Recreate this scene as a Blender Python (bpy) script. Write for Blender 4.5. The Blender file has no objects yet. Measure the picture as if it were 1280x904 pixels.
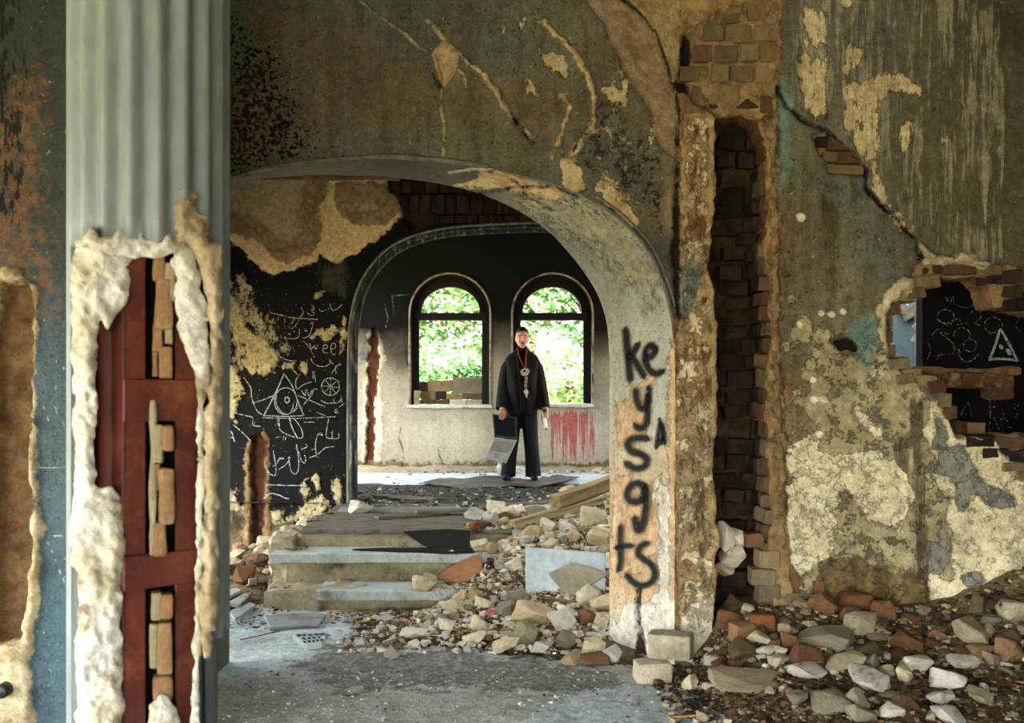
import bpy, bmesh, math, random
import numpy as np
from mathutils import Vector, Matrix, Euler

# ------------------------------------------------------------------ camera, sky, sun, exposure
SC = bpy.context.scene
COL = SC.collection
F, CAMH, YH = 1244.0, 1.45, 489.0          # focal length in px of the 1280 wide frame, eye height, horizon row
cam_data = bpy.data.cameras.new('camera')
cam = bpy.data.objects.new('camera', cam_data); COL.objects.link(cam)
cam.location = (0, 0, CAMH); cam.rotation_euler = (math.pi / 2, 0, 0)
cam_data.sensor_width = 36; cam_data.lens = 36 * F / 1280
cam_data.shift_y = (YH - 452) / 1280
cam_data.clip_start = 0.05; cam_data.clip_end = 300
cam_data.dof.use_dof = True; cam_data.dof.focus_distance = 6.6; cam_data.dof.aperture_fstop = 4.0
SC.camera = cam

SUN_EL, SUN_AZ = math.radians(56), math.radians(200)     # sun stands behind and to the left of the hall
W = bpy.data.worlds.new('sky_world'); SC.world = W; W.use_nodes = True
wn = W.node_tree; wn.nodes.clear()
sky = wn.nodes.new('ShaderNodeTexSky'); sky.sky_type = 'NISHITA'; sky.sun_disc = False
sky.sun_elevation = SUN_EL; sky.sun_rotation = SUN_AZ; sky.dust_density = 2.5; sky.air_density = 1.0; sky.ozone_density = 1.0
hs = wn.nodes.new('ShaderNodeHueSaturation'); hs.inputs['Saturation'].default_value = 0.2
bg = wn.nodes.new('ShaderNodeBackground'); bg.inputs['Strength'].default_value = 0.30
wo = wn.nodes.new('ShaderNodeOutputWorld')
wn.links.new(sky.outputs[0], hs.inputs['Color']); wn.links.new(hs.outputs[0], bg.inputs['Color']); wn.links.new(bg.outputs[0], wo.inputs['Surface'])

sun_data = bpy.data.lights.new('sun', 'SUN'); sun_data.energy = 5.0; sun_data.angle = 0.01; sun_data.color = (1, .93, .80)
sun = bpy.data.objects.new('sun', sun_data); COL.objects.link(sun)
sd = Vector((math.sin(SUN_AZ) * math.cos(SUN_EL), math.cos(SUN_AZ) * math.cos(SUN_EL), math.sin(SUN_EL)))
sun.rotation_euler = (-sd).to_track_quat('-Z', 'Y').to_euler()

def portal(name, loc, size, rot):            # marks an opening out of view so daylight through it is sampled well
    l = bpy.data.lights.new(name, 'AREA'); l.shape = 'RECTANGLE'; l.size, l.size_y = size
    l.cycles.is_portal = True
    o = bpy.data.objects.new(name, l); COL.objects.link(o); o.location = loc; o.rotation_euler = rot

SC.view_settings.view_transform = 'Standard'; SC.view_settings.look = 'None'
SC.view_settings.gamma = 1.0; SC.view_settings.use_curve_mapping = False
SC.view_settings.exposure = 3.1
SC.cycles.max_bounces = 7; SC.cycles.diffuse_bounces = 5; SC.cycles.glossy_bounces = 3; SC.cycles.transmission_bounces = 4
SC.cycles.sample_clamp_indirect = 6.0; SC.cycles.use_denoising = True

# ------------------------------------------------------------------ maths helpers
rng = np.random.default_rng(7)
random.seed(11)
TAB = np.random.default_rng(3).random((256, 256))
def lin(c):                                   # '#rrggbb' or 0-255 triple (as seen) -> linear rgb
    if isinstance(c, str):
        c = [int(c[i:i + 2], 16) for i in (1, 3, 5)]
    return tuple((x / 255 / 12.92) if x / 255 <= .04045 else ((x / 255 + .055) / 1.055) ** 2.4 for x in c)
def P(px, py, Y):                             # pixel of the photograph at depth Y -> point
    return ((px - 640) * Y / F, Y, CAMH + (YH - py) * Y / F)
def FL(px, py, z=0.0):                        # pixel -> point on the level z
    Y = F * (CAMH - z) / (py - YH)
    return ((px - 640) * Y / F, Y, z)
def vnoise(x, y, seed=0):
    x = np.asarray(x, float) + seed * 17.31; y = np.asarray(y, float) + seed * 9.77
    xi = np.floor(x).astype(int); yi = np.floor(y).astype(int)
    fx = x - xi; fy = y - yi; fx = fx * fx * (3 - 2 * fx); fy = fy * fy * (3 - 2 * fy)
    a = TAB[xi & 255, yi & 255]; b = TAB[(xi + 1) & 255, yi & 255]; c = TAB[xi & 255, (yi + 1) & 255]; d = TAB[(xi + 1) & 255, (yi + 1) & 255]
    return (a * (1 - fx) + b * fx) * (1 - fy) + (c * (1 - fx) + d * fx) * fy
def fbm(x, y, scale=1.0, octv=4, seed=0, gain=.5):      # about -1..1
    v = 0; amp = 1; tot = 0; s = scale
    for o in range(octv):
        v = v + amp * (vnoise(np.asarray(x) / s, np.asarray(y) / s, seed + o) * 2 - 1); tot += amp; amp *= gain; s *= .5
    return v / tot * 1.5
def sstep(a, b, x):
    t = np.clip((x - a) / (b - a), 0, 1); return t * t * (3 - 2 * t)
def crom(pts, n=8, closed=False):             # Catmull-Rom through points
    p = np.array(pts, float); out = []
    m = len(p)
    rngk = range(m) if closed else range(m - 1)
    for i in rngk:
        if closed: p0, p1, p2, p3 = p[(i - 1) % m], p[i], p[(i + 1) % m], p[(i + 2) % m]
        else: p0, p1, p2, p3 = p[max(i - 1, 0)], p[i], p[i + 1], p[min(i + 2, m - 1)]
        for k in range(n):
            t = k / n
            out.append(.5 * ((2 * p1) + (-p0 + p2) * t + (2 * p0 - 5 * p1 + 4 * p2 - p3) * t * t + (-p0 + 3 * p1 - 3 * p2 + p3) * t ** 3))
    if not closed: out.append(p[-1])
    return np.array(out)
def seg_d2(U, V, a, b):
    dx, dy = b[0] - a[0], b[1] - a[1]; L = dx * dx + dy * dy + 1e-12
    t = np.clip(((U - a[0]) * dx + (V - a[1]) * dy) / L, 0, 1)
    return (U - a[0] - t * dx) ** 2 + (V - a[1] - t * dy) ** 2
BIG = 60.0
def sd_poly(pts, U, V, margin=BIG):           # positive inside, in the units of U, V
    pts = [tuple(q) for q in pts]
    xs = [q[0] for q in pts]; ys = [q[1] for q in pts]
    out = np.full(U.shape, -margin)
    m = (U > min(xs) - margin) & (U < max(xs) + margin) & (V > min(ys) - margin) & (V < max(ys) + margin)
    if not m.any(): return out
    u, v = U[m], V[m]; d2 = np.full(u.shape, 1e12); ins = np.zeros(u.shape, bool)
    for i in range(len(pts)):
        a, b = pts[i], pts[(i + 1) % len(pts)]
        d2 = np.minimum(d2, seg_d2(u, v, a, b))
        if a[1] != b[1]:
            c = ((a[1] > v) != (b[1] > v)) & (u < (b[0] - a[0]) * (v - a[1]) / (b[1] - a[1]) + a[0])
            ins ^= c
    d = np.sqrt(d2); out[m] = np.where(ins, d, -d)
    return out
def sd_line(pts, U, V, w=1.0, margin=BIG):    # positive within w of the polyline
    pts = [tuple(q) for q in pts]
    xs = [q[0] for q in pts]; ys = [q[1] for q in pts]
    out = np.full(U.shape, -margin)
    m = (U > min(xs) - margin) & (U < max(xs) + margin) & (V > min(ys) - margin) & (V < max(ys) + margin)
    if not m.any(): return out
    u, v = U[m], V[m]; d2 = np.full(u.shape, 1e12)
    for a, b in zip(pts[:-1], pts[1:]): d2 = np.minimum(d2, seg_d2(u, v, a, b))
    out[m] = w - np.sqrt(d2)
    return out
def idw(points, U, V, power=2.4, soft=14.0):  # scattered colours (u, v, '#hex') -> smooth field
    cols = np.zeros(U.shape + (3,)); wsum = np.zeros(U.shape)
    for u, v, c in points:
        w = 1 / ((U - u) ** 2 + (V - v) ** 2 + soft * soft) ** (power / 2)
        cols += w[..., None] * np.array(lin(c)); wsum += w
    return cols / wsum[..., None]

# ------------------------------------------------------------------ object helpers
def tag(o, label=None, cat=None, group=None, kind=None):
    if label: o['label'] = label
    if cat: o['category'] = cat
    if group: o['group'] = group
    if kind: o['kind'] = kind
    return o
def empty(name, loc=(0, 0, 0), rz=0.0, **kw):
    o = bpy.data.objects.new(name, None); COL.objects.link(o); o.location = loc; o.rotation_euler = (0, 0, rz)
    o.empty_display_size = .1
    return tag(o, **kw)
def link(name, me, mat=None, parent=None, **kw):
    o = bpy.data.objects.new(name, me); COL.objects.link(o)
    if mat is not None and not me.materials: me.materials.append(mat)
    if parent is not None: o.parent = parent
    return tag(o, **kw)
def np_mesh(name, verts, faces, smooth=True, attrs=None):
    """faces: list of arrays (n,3) or (n,4)"""
    me = bpy.data.meshes.new(name)
    verts = np.asarray(verts, np.float32)
    if not isinstance(faces, (list, tuple)): faces = [faces]
    faces = [np.asarray(f, np.int32) for f in faces if len(f)]
    nf = sum(len(f) for f in faces); nl = sum(f.size for f in faces)
    me.vertices.add(len(verts)); me.vertices.foreach_set('co', verts.ravel())
    me.loops.add(nl); me.polygons.add(nf)
    me.loops.foreach_set('vertex_index', np.concatenate([f.ravel() for f in faces]))
    tot = np.concatenate([np.full(len(f), f.shape[1], np.int32) for f in faces])
    st = np.concatenate([[0], np.cumsum(tot)[:-1]]).astype(np.int32)
    me.polygons.foreach_set('loop_start', st)
    me.polygons.foreach_set('use_smooth', np.full(nf, smooth, bool))
    me.update(calc_edges=True); me.validate()
    for k, v in (attrs or {}).items():
        v = np.asarray(v, np.float32)
        if v.ndim == 1:
            at = me.attributes.new(k, 'FLOAT', 'POINT'); at.data.foreach_set('value', v)
        else:
            at = me.attributes.new(k, 'FLOAT_COLOR', 'POINT')
            at.data.foreach_set('color', np.concatenate([v, np.ones((len(v), 1), np.float32)], 1).ravel())
    return me
def bm_mesh(name, bm, smooth=False):
    me = bpy.data.meshes.new(name); bm.normal_update(); bm.to_mesh(me); bm.free()
    if smooth:
        for p in me.polygons: p.use_smooth = True
    return me
def bm_box(bm, lo, hi, mat=None):
    r = bmesh.ops.create_cube(bm, size=1.0)
    for v in r['verts']:
        v.co = Vector([lo[i] + (v.co[i] + .5) * (hi[i] - lo[i]) for i in range(3)])
        if mat is not None: v.co = mat @ v.co
    return r['verts']
def box(name, lo, hi, mat, parent=None, bevel=0.0, seg=1, **kw):
    bm = bmesh.new(); bm_box(bm, lo, hi)
    if bevel: bmesh.ops.bevel(bm, geom=bm.edges[:], offset=bevel, segments=seg, affect='EDGES', profile=.6)
    return link(name, bm_mesh(name, bm), mat, parent, **kw)
def rough_box(name, lo, hi, step=.06, amp=.008, seed=0, bevel=.012, sharp=True):
    """a box with worn edges and an uneven, chipped surface"""
    bm = bmesh.new(); bm_box(bm, lo, hi)
    if bevel: bmesh.ops.bevel(bm, geom=bm.edges[:], offset=bevel, segments=2, affect='EDGES', profile=.6)
    for it in range(5):
        es = [e for e in bm.edges if e.calc_length() > step]
        if not es: break
        bmesh.ops.subdivide_edges(bm, edges=es, cuts=1, use_grid_fill=True)
        if len(bm.faces) > 9000: break
    bmesh.ops.triangulate(bm, faces=[f for f in bm.faces if len(f.verts) > 4])
    bm.normal_update()
    co = np.array([v.co[:] for v in bm.verts])
    n1 = fbm(co[:, 0] + co[:, 1] * .7, co[:, 2] + co[:, 1] * .6, .09, 3, seed)
    n2 = fbm(co[:, 0] * 1.3 - co[:, 2], co[:, 1] + co[:, 0] * .3, .2, 3, seed + 5)
    for v, a, b in zip(bm.verts, n1, n2): v.co += v.normal * (a + b) * amp
    return bm_mesh(name, bm, smooth=not sharp)
def tube(pts, r, sides=8, close_ends=True):
    """verts, faces of a tube along 3D points; r number or list"""
    p = np.array(pts, float); n = len(p)
    r = np.full(n, r) if np.isscalar(r) else np.asarray(r, float)
    t = np.gradient(p, axis=0); t /= np.linalg.norm(t, axis=1)[:, None] + 1e-12
    up = np.array([0, 0, 1.0]) if abs(t[0][2]) < .9 else np.array([1.0, 0, 0])
    vs = []
    for i in range(n):
        a = np.cross(t[i], up); a /= np.linalg.norm(a) + 1e-12; b = np.cross(a, t[i]); up = b
        for k in range(sides):
            th = 2 * math.pi * k / sides
            vs.append(p[i] + r[i] * (math.cos(th) * a + math.sin(th) * b))
    fs = [(i * sides + k, i * sides + (k + 1) % sides, (i + 1) * sides + (k + 1) % sides, (i + 1) * sides + k) for i in range(n - 1) for k in range(sides)]
    if close_ends:
        vs.append(p[0]); vs.append(p[-1]); c0 = len(vs) - 2
        tris = [(c0, (k + 1) % sides, k) for k in range(sides)] + [(c0 + 1, (n - 1) * sides + k, (n - 1) * sides + (k + 1) % sides) for k in range(sides)]
        return np.array(vs), [np.array(fs), np.array(tris)]
    return np.array(vs), [np.array(fs)]
def ribbon(pts, w):
    """flat strip along 2D points -> 2D verts, faces, across-coordinate (-1, 0, 1)"""
    p = np.array(pts, float); n = len(p); t = np.gradient(p, axis=0); t /= np.linalg.norm(t, axis=1)[:, None] + 1e-9
    nrm = np.stack([-t[:, 1], t[:, 0]], 1); w = np.full(n, w) if np.isscalar(w) else np.asarray(w)
    # rounded caps
    p = np.concatenate([[p[0] - t[0] * w[0] * .5], p, [p[-1] + t[-1] * w[-1] * .5]]); nrm = np.concatenate([nrm[:1], nrm, nrm[-1:]])
    wid = np.concatenate([[w[0] * .35], w, [w[-1] * .35]]); cap = np.concatenate([[1], np.zeros(n), [1]])
    vs = np.concatenate([p - nrm * wid[:, None] / 2, p, p + nrm * wid[:, None] / 2]); m = n + 2
    ac = np.concatenate([np.ones(m), cap, np.ones(m)])
    fs = [(i, i + 1, m + i + 1, m + i) for i in range(m - 1)] + [(m + i, m + i + 1, 2 * m + i + 1, 2 * m + i) for i in range(m - 1)]
    return vs, np.array(fs), ac

# ------------------------------------------------------------------ materials
class NT:
    def __init__(s, name):
        s.m = bpy.data.materials.new(name); s.m.use_nodes = True; s.t = s.m.node_tree; s.t.nodes.clear()
        s.out = s.t.nodes.new('ShaderNodeOutputMaterial')
    def n(s, ty, ins=None, **props):
        nd = s.t.nodes.new('ShaderNode' + ty)
        for k, v in props.items(): setattr(nd, k, v)
        for k, v in (ins or {}).items():
            sock = nd.inputs[k]
            if isinstance(v, bpy.types.NodeSocket): s.t.links.new(v, sock)
            elif isinstance(v, (tuple, list)) and len(v) == 3 and sock.type == 'RGBA': sock.default_value = (*v, 1)
            else: sock.default_value = v
        return nd
    def math(s, op, a, b=0.0, c=None, clamp=False):
        ins = {0: a, 1: b}
        if c is not None: ins[2] = c
        nd = s.n('Math', ins, operation=op); nd.use_clamp = clamp; return nd.outputs[0]
    def attr(s, name, col=False):
        nd = s.n('Attribute'); nd.attribute_name = name; return nd.outputs['Color' if col else 'Fac']
    def mix(s, f, a, b, mode='MIX'):
        nd = s.n('Mix', data_type='RGBA', blend_type=mode)
        for k, v in ((0, f), (6, a), (7, b)):
            sock = nd.inputs[k]
            if isinstance(v, bpy.types.NodeSocket): s.t.links.new(v, sock)
            else: sock.default_value = (*v, 1) if isinstance(v, (tuple, list)) else v
        return nd.outputs[2]
    def noise(s, vec, scale, detail=6, rough=.6, dist=0.0):
        return s.n('TexNoise', {'Vector': vec, 'Scale': scale, 'Detail': detail, 'Roughness': rough, 'Distortion': dist}).outputs['Fac']
    def maprange(s, v, a, b, c=0.0, d=1.0):
        nd = s.n('MapRange', {'Value': v, 'From Min': a, 'From Max': b, 'To Min': c, 'To Max': d}); nd.clamp = True
        return nd.outputs[0]
    def finish(s, color, rough=.85, bump_h=None, bump_d=.01, bump_s=1.0, metallic=0.0, spec=.3, alpha=None, normal=None):
        b = s.n('BsdfPrincipled', {'Base Color': color, 'Roughness': rough, 'Metallic': metallic, 'Specular IOR Level': spec})
        if bump_h is not None:
            bp = s.n('Bump', {'Height': bump_h, 'Distance': bump_d, 'Strength': bump_s}); s.t.links.new(bp.outputs[0], b.inputs['Normal'])
        if alpha is not None:
            s.t.links.new(alpha, b.inputs['Alpha'])
        s.t.links.new(b.outputs[0], s.out.inputs[0]); return s.m

def simple(name, c1, c2=None, scale=8.0, rough=.8, metallic=0.0, bump=.3, bd=.004, spec=.3, rnd=0.0, dirt=None, stretch=None, detail=8, lo=.35, hi=.68):
    """two-tone noise material with fine relief; rnd: brightness spread from piece to piece"""
    t = NT(name); vec = t.n('TexCoord').outputs['Object']
    if stretch: vec = t.n('Mapping', {'Vector': vec, 'Scale': stretch}).outputs[0]
    v = t.noise(vec, scale, detail); c2 = c2 or c1
    col = t.mix(t.maprange(v, lo, hi), lin(c1), lin(c2))
    fine = t.noise(vec, scale * 7, 5, .65)
    col = t.mix(1.0, col, t.n('CombineColor', {0: (q := t.maprange(fine, .25, .75, .72, 1.22)), 1: q, 2: q}).outputs[0], 'MULTIPLY')
    if dirt:
        d = t.noise(vec, scale * .6, 7, .7); col = t.mix(t.maprange(d, .52, .66), col, lin(dirt))
    if rnd:
        r = t.n('ObjectInfo').outputs['Random']
        q = t.maprange(r, 0, 1, 1 - rnd, 1 + rnd)
        col = t.mix(1.0, col, t.n('CombineColor', {0: q, 1: q, 2: q}).outputs[0], 'MULTIPLY')
    return t.finish(col, rough, t.math('ADD', v, t.math('MULTIPLY', fine, .5)), bd, bump, metallic, spec)

def palette(name, cols, scale=9.0, rough=.9, bump=.6, bd=.006, dirt=None, dl=.5):
    """each object picks a colour from a list by its own random number; noise on top"""
    t = NT(name); vec = t.n('TexCoord').outputs['Object']; r = t.n('ObjectInfo').outputs['Random']
    ramp = t.n('ValToRGB', {'Fac': r}); cr = ramp.color_ramp; cr.interpolation = 'CONSTANT'
    while len(cr.elements) < len(cols): cr.elements.new(.5)
    for i, c in enumerate(cols):
        cr.elements[i].position = i / len(cols); cr.elements[i].color = (*lin(c), 1)
    off = t.n('VectorMath', {0: vec, 1: t.n('CombineXYZ', {0: t.math('MULTIPLY', r, 37.0), 1: t.math('MULTIPLY', r, 19.0)}).outputs[0]}, operation='ADD').outputs[0]
    v = t.noise(off, scale, 8, .65); fine = t.noise(off, scale * 8, 4, .7)
    q = t.maprange(t.math('ADD', v, t.math('MULTIPLY', fine, .5)), .45, 1.05, .55, 1.3)
    col = t.mix(1.0, ramp.outputs[0], t.n('CombineColor', {0: q, 1: q, 2: q}).outputs[0], 'MULTIPLY')
    if dirt: col = t.mix(t.maprange(t.noise(off, scale * .5, 8, .7), dl, dl + .12), col, lin(dirt))
    return t.finish(col, rough, t.math('ADD', v, t.math('MULTIPLY', fine, .35)), bd, bump)

def layered(name, layers, base='base', tint=.35, tscale=2.5, streak=.25, rough=.85, bump=.8, bd=.012, fine=.25, rim=None, spec=.25, fleck=.7):
    """painted / plastered wall. base: colour attribute; layers: dicts a=attribute, c1, c2, s=noise scale, amp=noise reach in px, w=edge width, h=height, st=stretch, o=offset, r=roughness"""
    t = NT(name); vec = t.n('TexCoord').outputs['Object']
    big = t.noise(vec, tscale, 9, .65); mid = t.noise(vec, tscale * 9, 7, .65)
    svec = t.n('Mapping', {'Vector': vec, 'Scale': (14, 14, .9)}).outputs[0]; stk = t.noise(svec, 1.0, 6, .6)
    q = t.math('ADD', t.maprange(big, .3, .7, 1 - tint, 1 + tint), t.maprange(mid, .3, .7, -tint * .95, tint * .95))
    q = t.math('ADD', q, t.maprange(stk, .3, .7, -streak, streak))
    grit = t.noise(vec, tscale * 34, 5, .75); q = t.math('ADD', q, t.maprange(grit, .3, .7, -tint * 1.25, tint * 1.25))
    qc = t.n('CombineColor', {0: q, 1: q, 2: q}).outputs[0]
    col = t.mix(1.0, t.attr(base, True), qc, 'MULTIPLY')
    col = t.mix(t.maprange(t.noise(vec, 55, 6, .6), .60, .66, 0, fleck), col, lin('#1a1712'))
    col = t.mix(t.maprange(t.noise(vec, 38, 6, .7), .645, .67, 0, fleck), col, lin('#b9b090'))
    hgt = t.math('MULTIPLY', mid, fine)
    hgt = t.math('ADD', hgt, t.math('MULTIPLY', t.noise(vec, tscale * 50, 4, .7), fine * .35))
    rg = None
    q2 = t.math('ADD', t.math('ADD', t.maprange(mid, .3, .7, .62, 1.38), t.maprange(grit, .3, .7, -.25, .25)), t.maprange(big, .3, .7, -.18, .18)); q2c = t.n('CombineColor', {0: q2, 1: q2, 2: q2}).outputs[0]
    for L in layers:
        v = vec
        if 'st' in L: v = t.n('Mapping', {'Vector': vec, 'Scale': L['st']}).outputs[0]
        nz = t.noise(v, L.get('s', 14), L.get('det', 9), L.get('ro', .68), L.get('dist', 0.0))
        m = (t.math('ADD', t.attr(L['a']), L['o']) if L.get('o') else t.attr(L['a'])) if L.get('a') else L.get('o', 0.0)
        m = t.math('MULTIPLY_ADD', t.math('SUBTRACT', nz, .5), 3.4 * L.get('amp', 8), m)
        w = L.get('w', 1.0); f = t.maprange(m, -w, w, 0, L.get('op', 1.0))
        c = t.mix(t.maprange(t.noise(vec, L.get('cs', 9), 8, .7), .38, .64), lin(L['c1']), lin(L.get('c2', L['c1'])))
        c = t.mix(1.0, c, q2c, 'MULTIPLY')
        col = t.mix(f, col, c)
        if L.get('h'): hgt = t.math('MULTIPLY_ADD', f, L['h'], hgt)
        if 'r' in L:
            rg = t.math('ADD', t.math('MULTIPLY', f, L['r'] - rough), rg if rg is not None else rough)
    return t.finish(col, rg if rg is not None else rough, hgt, bd, bump, spec=spec)

# ------------------------------------------------------------------ dense wall sheets facing the camera side
class Sheet:
    """grid in photo pixels on the plane at depth Y; masks are measured in those pixels"""
    def __init__(s, Y, u0, u1, v0, v1, step):
        s.Y = Y; s.step = step
        s.us = np.arange(u0, u1 + step * .5, step); s.vs = np.arange(v0, v1 + step * .5, step)
        s.V, s.U = np.meshgrid(s.vs, s.us, indexing='ij'); s.shape = s.U.shape
        s.cutsd = np.full(s.shape, BIG); s.nosk = np.zeros(s.shape, bool)
    def poly(s, pts, warp=0.0, wscale=30.0, seed=0, octv=4, sm=False):
        if sm: pts = crom(pts, 5, True)
        d = sd_poly(pts, s.U, s.V)
        if warp: d = d + fbm(s.U, s.V, wscale, octv, seed) * warp
        return d
    def line(s, pts, w=1.0, warp=0.0, wscale=12.0, seed=0, jig=0.0):
        U, V = s.U, s.V
        if jig: U = U + fbm(U, V, 14, 3, seed + 3) * jig; V = V + fbm(U, V, 14, 3, seed + 9) * jig
        d = sd_line(pts, U, V, w)
        if warp: d = d + fbm(s.U, s.V, wscale, 3, seed) * warp
        return d
    def cut(s, inside): s.cutsd = np.minimum(s.cutsd, -inside)      # inside > 0 is removed
    def build(s, name, mat, dY=0.0, attrs=None, skirt=0.0, parent=None, skirt_ring=3, **kw):
        nv, nu = s.shape; sd = s.cutsd
        idx = np.arange(nv * nu).reshape(nv, nu)
        q = np.stack([idx[:-1, :-1], idx[:-1, 1:], idx[1:, 1:], idx[1:, :-1]], -1)     # rows run downwards: facing -Y
        mean = (sd[:-1, :-1] + sd[:-1, 1:] + sd[1:, 1:] + sd[1:, :-1]) / 4
        keep = mean > 0
        U = s.U.copy(); V = s.V.copy()
        cnt = np.zeros(s.shape); k = keep.astype(float)
        cnt[:-1, :-1] += k; cnt[:-1, 1:] += k; cnt[1:, 1:] += k; cnt[1:, :-1] += k
        full = np.full(s.shape, 4.0); full[0, :] = full[-1, :] = 2; full[:, 0] = full[:, -1] = 2
        full[0, 0] = full[0, -1] = full[-1, 0] = full[-1, -1] = 1
        bnd = (cnt > 0) & (cnt < full)
        gv, gu = np.gradient(sd, s.step); gl = np.sqrt(gu ** 2 + gv ** 2) + 1e-6
        mv = np.clip(sd / gl, -1.5 * s.step, 1.5 * s.step)
        U[bnd] -= (mv * gu / gl)[bnd]; V[bnd] -= (mv * gv / gl)[bnd]
        Y = s.Y + np.broadcast_to(dY, s.shape)
        co = np.stack([(U - 640) * s.Y / F, Y, CAMH + (YH - V) * s.Y / F], -1).reshape(-1, 3)
        faces = q[keep]
        at = {k2: np.asarray(v2).reshape((-1, 3) if np.asarray(v2).ndim == 3 else -1) for k2, v2 in (attrs or {}).items()}
        at['rim'] = np.full(len(co), -BIG)
        if skirt:
            e = np.concatenate([faces[:, [0, 1]], faces[:, [1, 2]], faces[:, [2, 3]], faces[:, [3, 0]]])
            key = np.sort(e, 1); ks = key[:, 0].astype(np.int64) * (nv * nu) + key[:, 1]
            un, inv, c = np.unique(ks, return_inverse=True, return_counts=True)
            be = e[c[inv] == 1]
            bf = (bnd & ~s.nosk).reshape(-1); be = be[bf[be[:, 0]] & bf[be[:, 1]]]
            old = np.unique(be); m = {o: i for i, o in enumerate(old)}
            loc = np.array([[m[a], m[b]] for a, b in be])
            base = len(co); ext = [co]; nf = [faces]; prev = old; pl = None
            extra = {k2: [v2] for k2, v2 in at.items()}
            for r in range(1, skirt_ring + 1):
                c2 = co[old].copy(); c2[:, 1] = c2[:, 1] + (s.Y + skirt - c2[:, 1]) * r / skirt_ring
                ext.append(c2); ids = base + (r - 1) * len(old)
                a0 = be[:, 0] if r == 1 else ids - len(old) + loc[:, 0]; b0 = be[:, 1] if r == 1 else ids - len(old) + loc[:, 1]
                nf.append(np.stack([b0, a0, ids + loc[:, 0], ids + loc[:, 1]], 1))
                for k2, v2 in at.items():
                    extra[k2].append(np.full(len(old), BIG) if k2 == 'rim' else v2[old])
            co = np.concatenate(ext); faces = np.concatenate(nf); at = {k2: np.concatenate(v2) for k2, v2 in extra.items()}
        # drop loose verts
        used = np.unique(faces); remap = np.full(len(co), -1); remap[used] = np.arange(len(used))
        me = np_mesh(name, co[used], remap[faces], True, {k2: v2[used] for k2, v2 in at.items()})
        return link(name, me, mat, parent, **kw)
def mx(*a):
    r = a[0]
    for b in a[1:]: r = np.maximum(r, b)
    return r
def sheet_plane(name, quad, mat, kind='structure', parent=None, th=.0):
    """plain four-cornered slab, thickened away from its face by th"""
    v = [Vector(q) for q in quad]; bm = bmesh.new(); a = [bm.verts.new(q) for q in v]
    n = (v[1] - v[0]).cross(v[3] - v[0]).normalized()
    bm.faces.new(a)
    if th:
        b = [bm.verts.new(q - n * th) for q in v]; bm.faces.new(b[::-1])
        for i in range(4): bm.faces.new((a[(i + 1) % 4], a[i], b[i], b[(i + 1) % 4]))
    return link(name, bm_mesh(name, bm), mat, parent, kind=kind if parent is None else None)
# ================================================================== THE SETTING
D1, T1 = 5.30, 0.50          # hall's front wall with the big arch
D2, T2 = 8.90, 0.40          # middle wall with the second arch
D3 = 12.56                   # window wall of the back room
ZU = 0.45                    # level of the raised back room

# ------------------------------------------------------------------ shared bricks
M_brick = palette('old_brick', ['#58452f', '#665238', '#6f5e40', '#54392a', '#73644a', '#4a3a28', '#675238', '#5a4230'], 9, .92, .8, .006, dirt='#33261a', dl=.56)
M_brick_dark = palette('dark_brick', ['#2e241a', '#382b1e', '#241d16', '#3e2e1f', '#362d22', '#412f20'], 9, .92, .8, .006, dirt='#15110c', dl=.46)  # darker brick; deep in the chase its tone stands in for shade
M_brick_tan = palette('mortared_brick', ['#7a6846', '#83714f', '#6e6044', '#6e5038', '#8c7b58', '#655840', '#7f7053'], 9, .92, .8, .006, dirt='#4b3a22', dl=.58)
BR = []
for i in range(6):
    BR.append(rough_box('brick_mesh', (-.1, 0, -.05), (.1, .1, .05), .035, .0035, seed=i * 3 + 1, bevel=.010))
_bc = {}
def brick_proto(i, mat):
    k = (i, mat.name)
    if k not in _bc:
        m = BR[i].copy(); m.materials.append(mat); _bc[k] = m
    return _bc[k]
def brick(cx, yf, cz, w, h, d, parent, mat, rot=(0, 0, 0), name='brick'):
    o = link(name, brick_proto(random.randrange(6), mat), None, parent)
    o.location = (cx, yf, cz); o.scale = (w / .2 * random.choice((-1, 1)), d / .1, h / .1)
    o.rotation_euler = rot
    return o

# ------------------------------------------------------------------ front wall
fA = [(843, 870), (843, 640), (843, 500), (842, 430), (836, 385), (824, 345), (808, 312), (785, 285), (757, 262), (725, 243), (690, 229), (650, 218), (610, 209), (560, 202), (500, 197), (460, 197)]
fA = fA + [(960 - u, v) for u, v in fA[::-1][2:]]
bA = [(762, 870), (762, 640), (762, 500), (761, 430), (757, 395), (746, 366), (729, 338), (710, 314), (690, 293), (665, 274), (640, 260), (612, 247), (580, 237), (545, 229), (500, 223), (460, 220)]
bA = bA + [(400, 219), (350, 221), (310, 227), (270, 238), (235, 252), (203, 271), (172, 293), (148, 321), (128, 351), (112, 389), (106, 432), (105, 500), (105, 640), (105, 870)]
assert len(fA) == len(bA), (len(fA), len(bA))
fC = crom(fA, 10); bC = crom(bA, 10)

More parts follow.
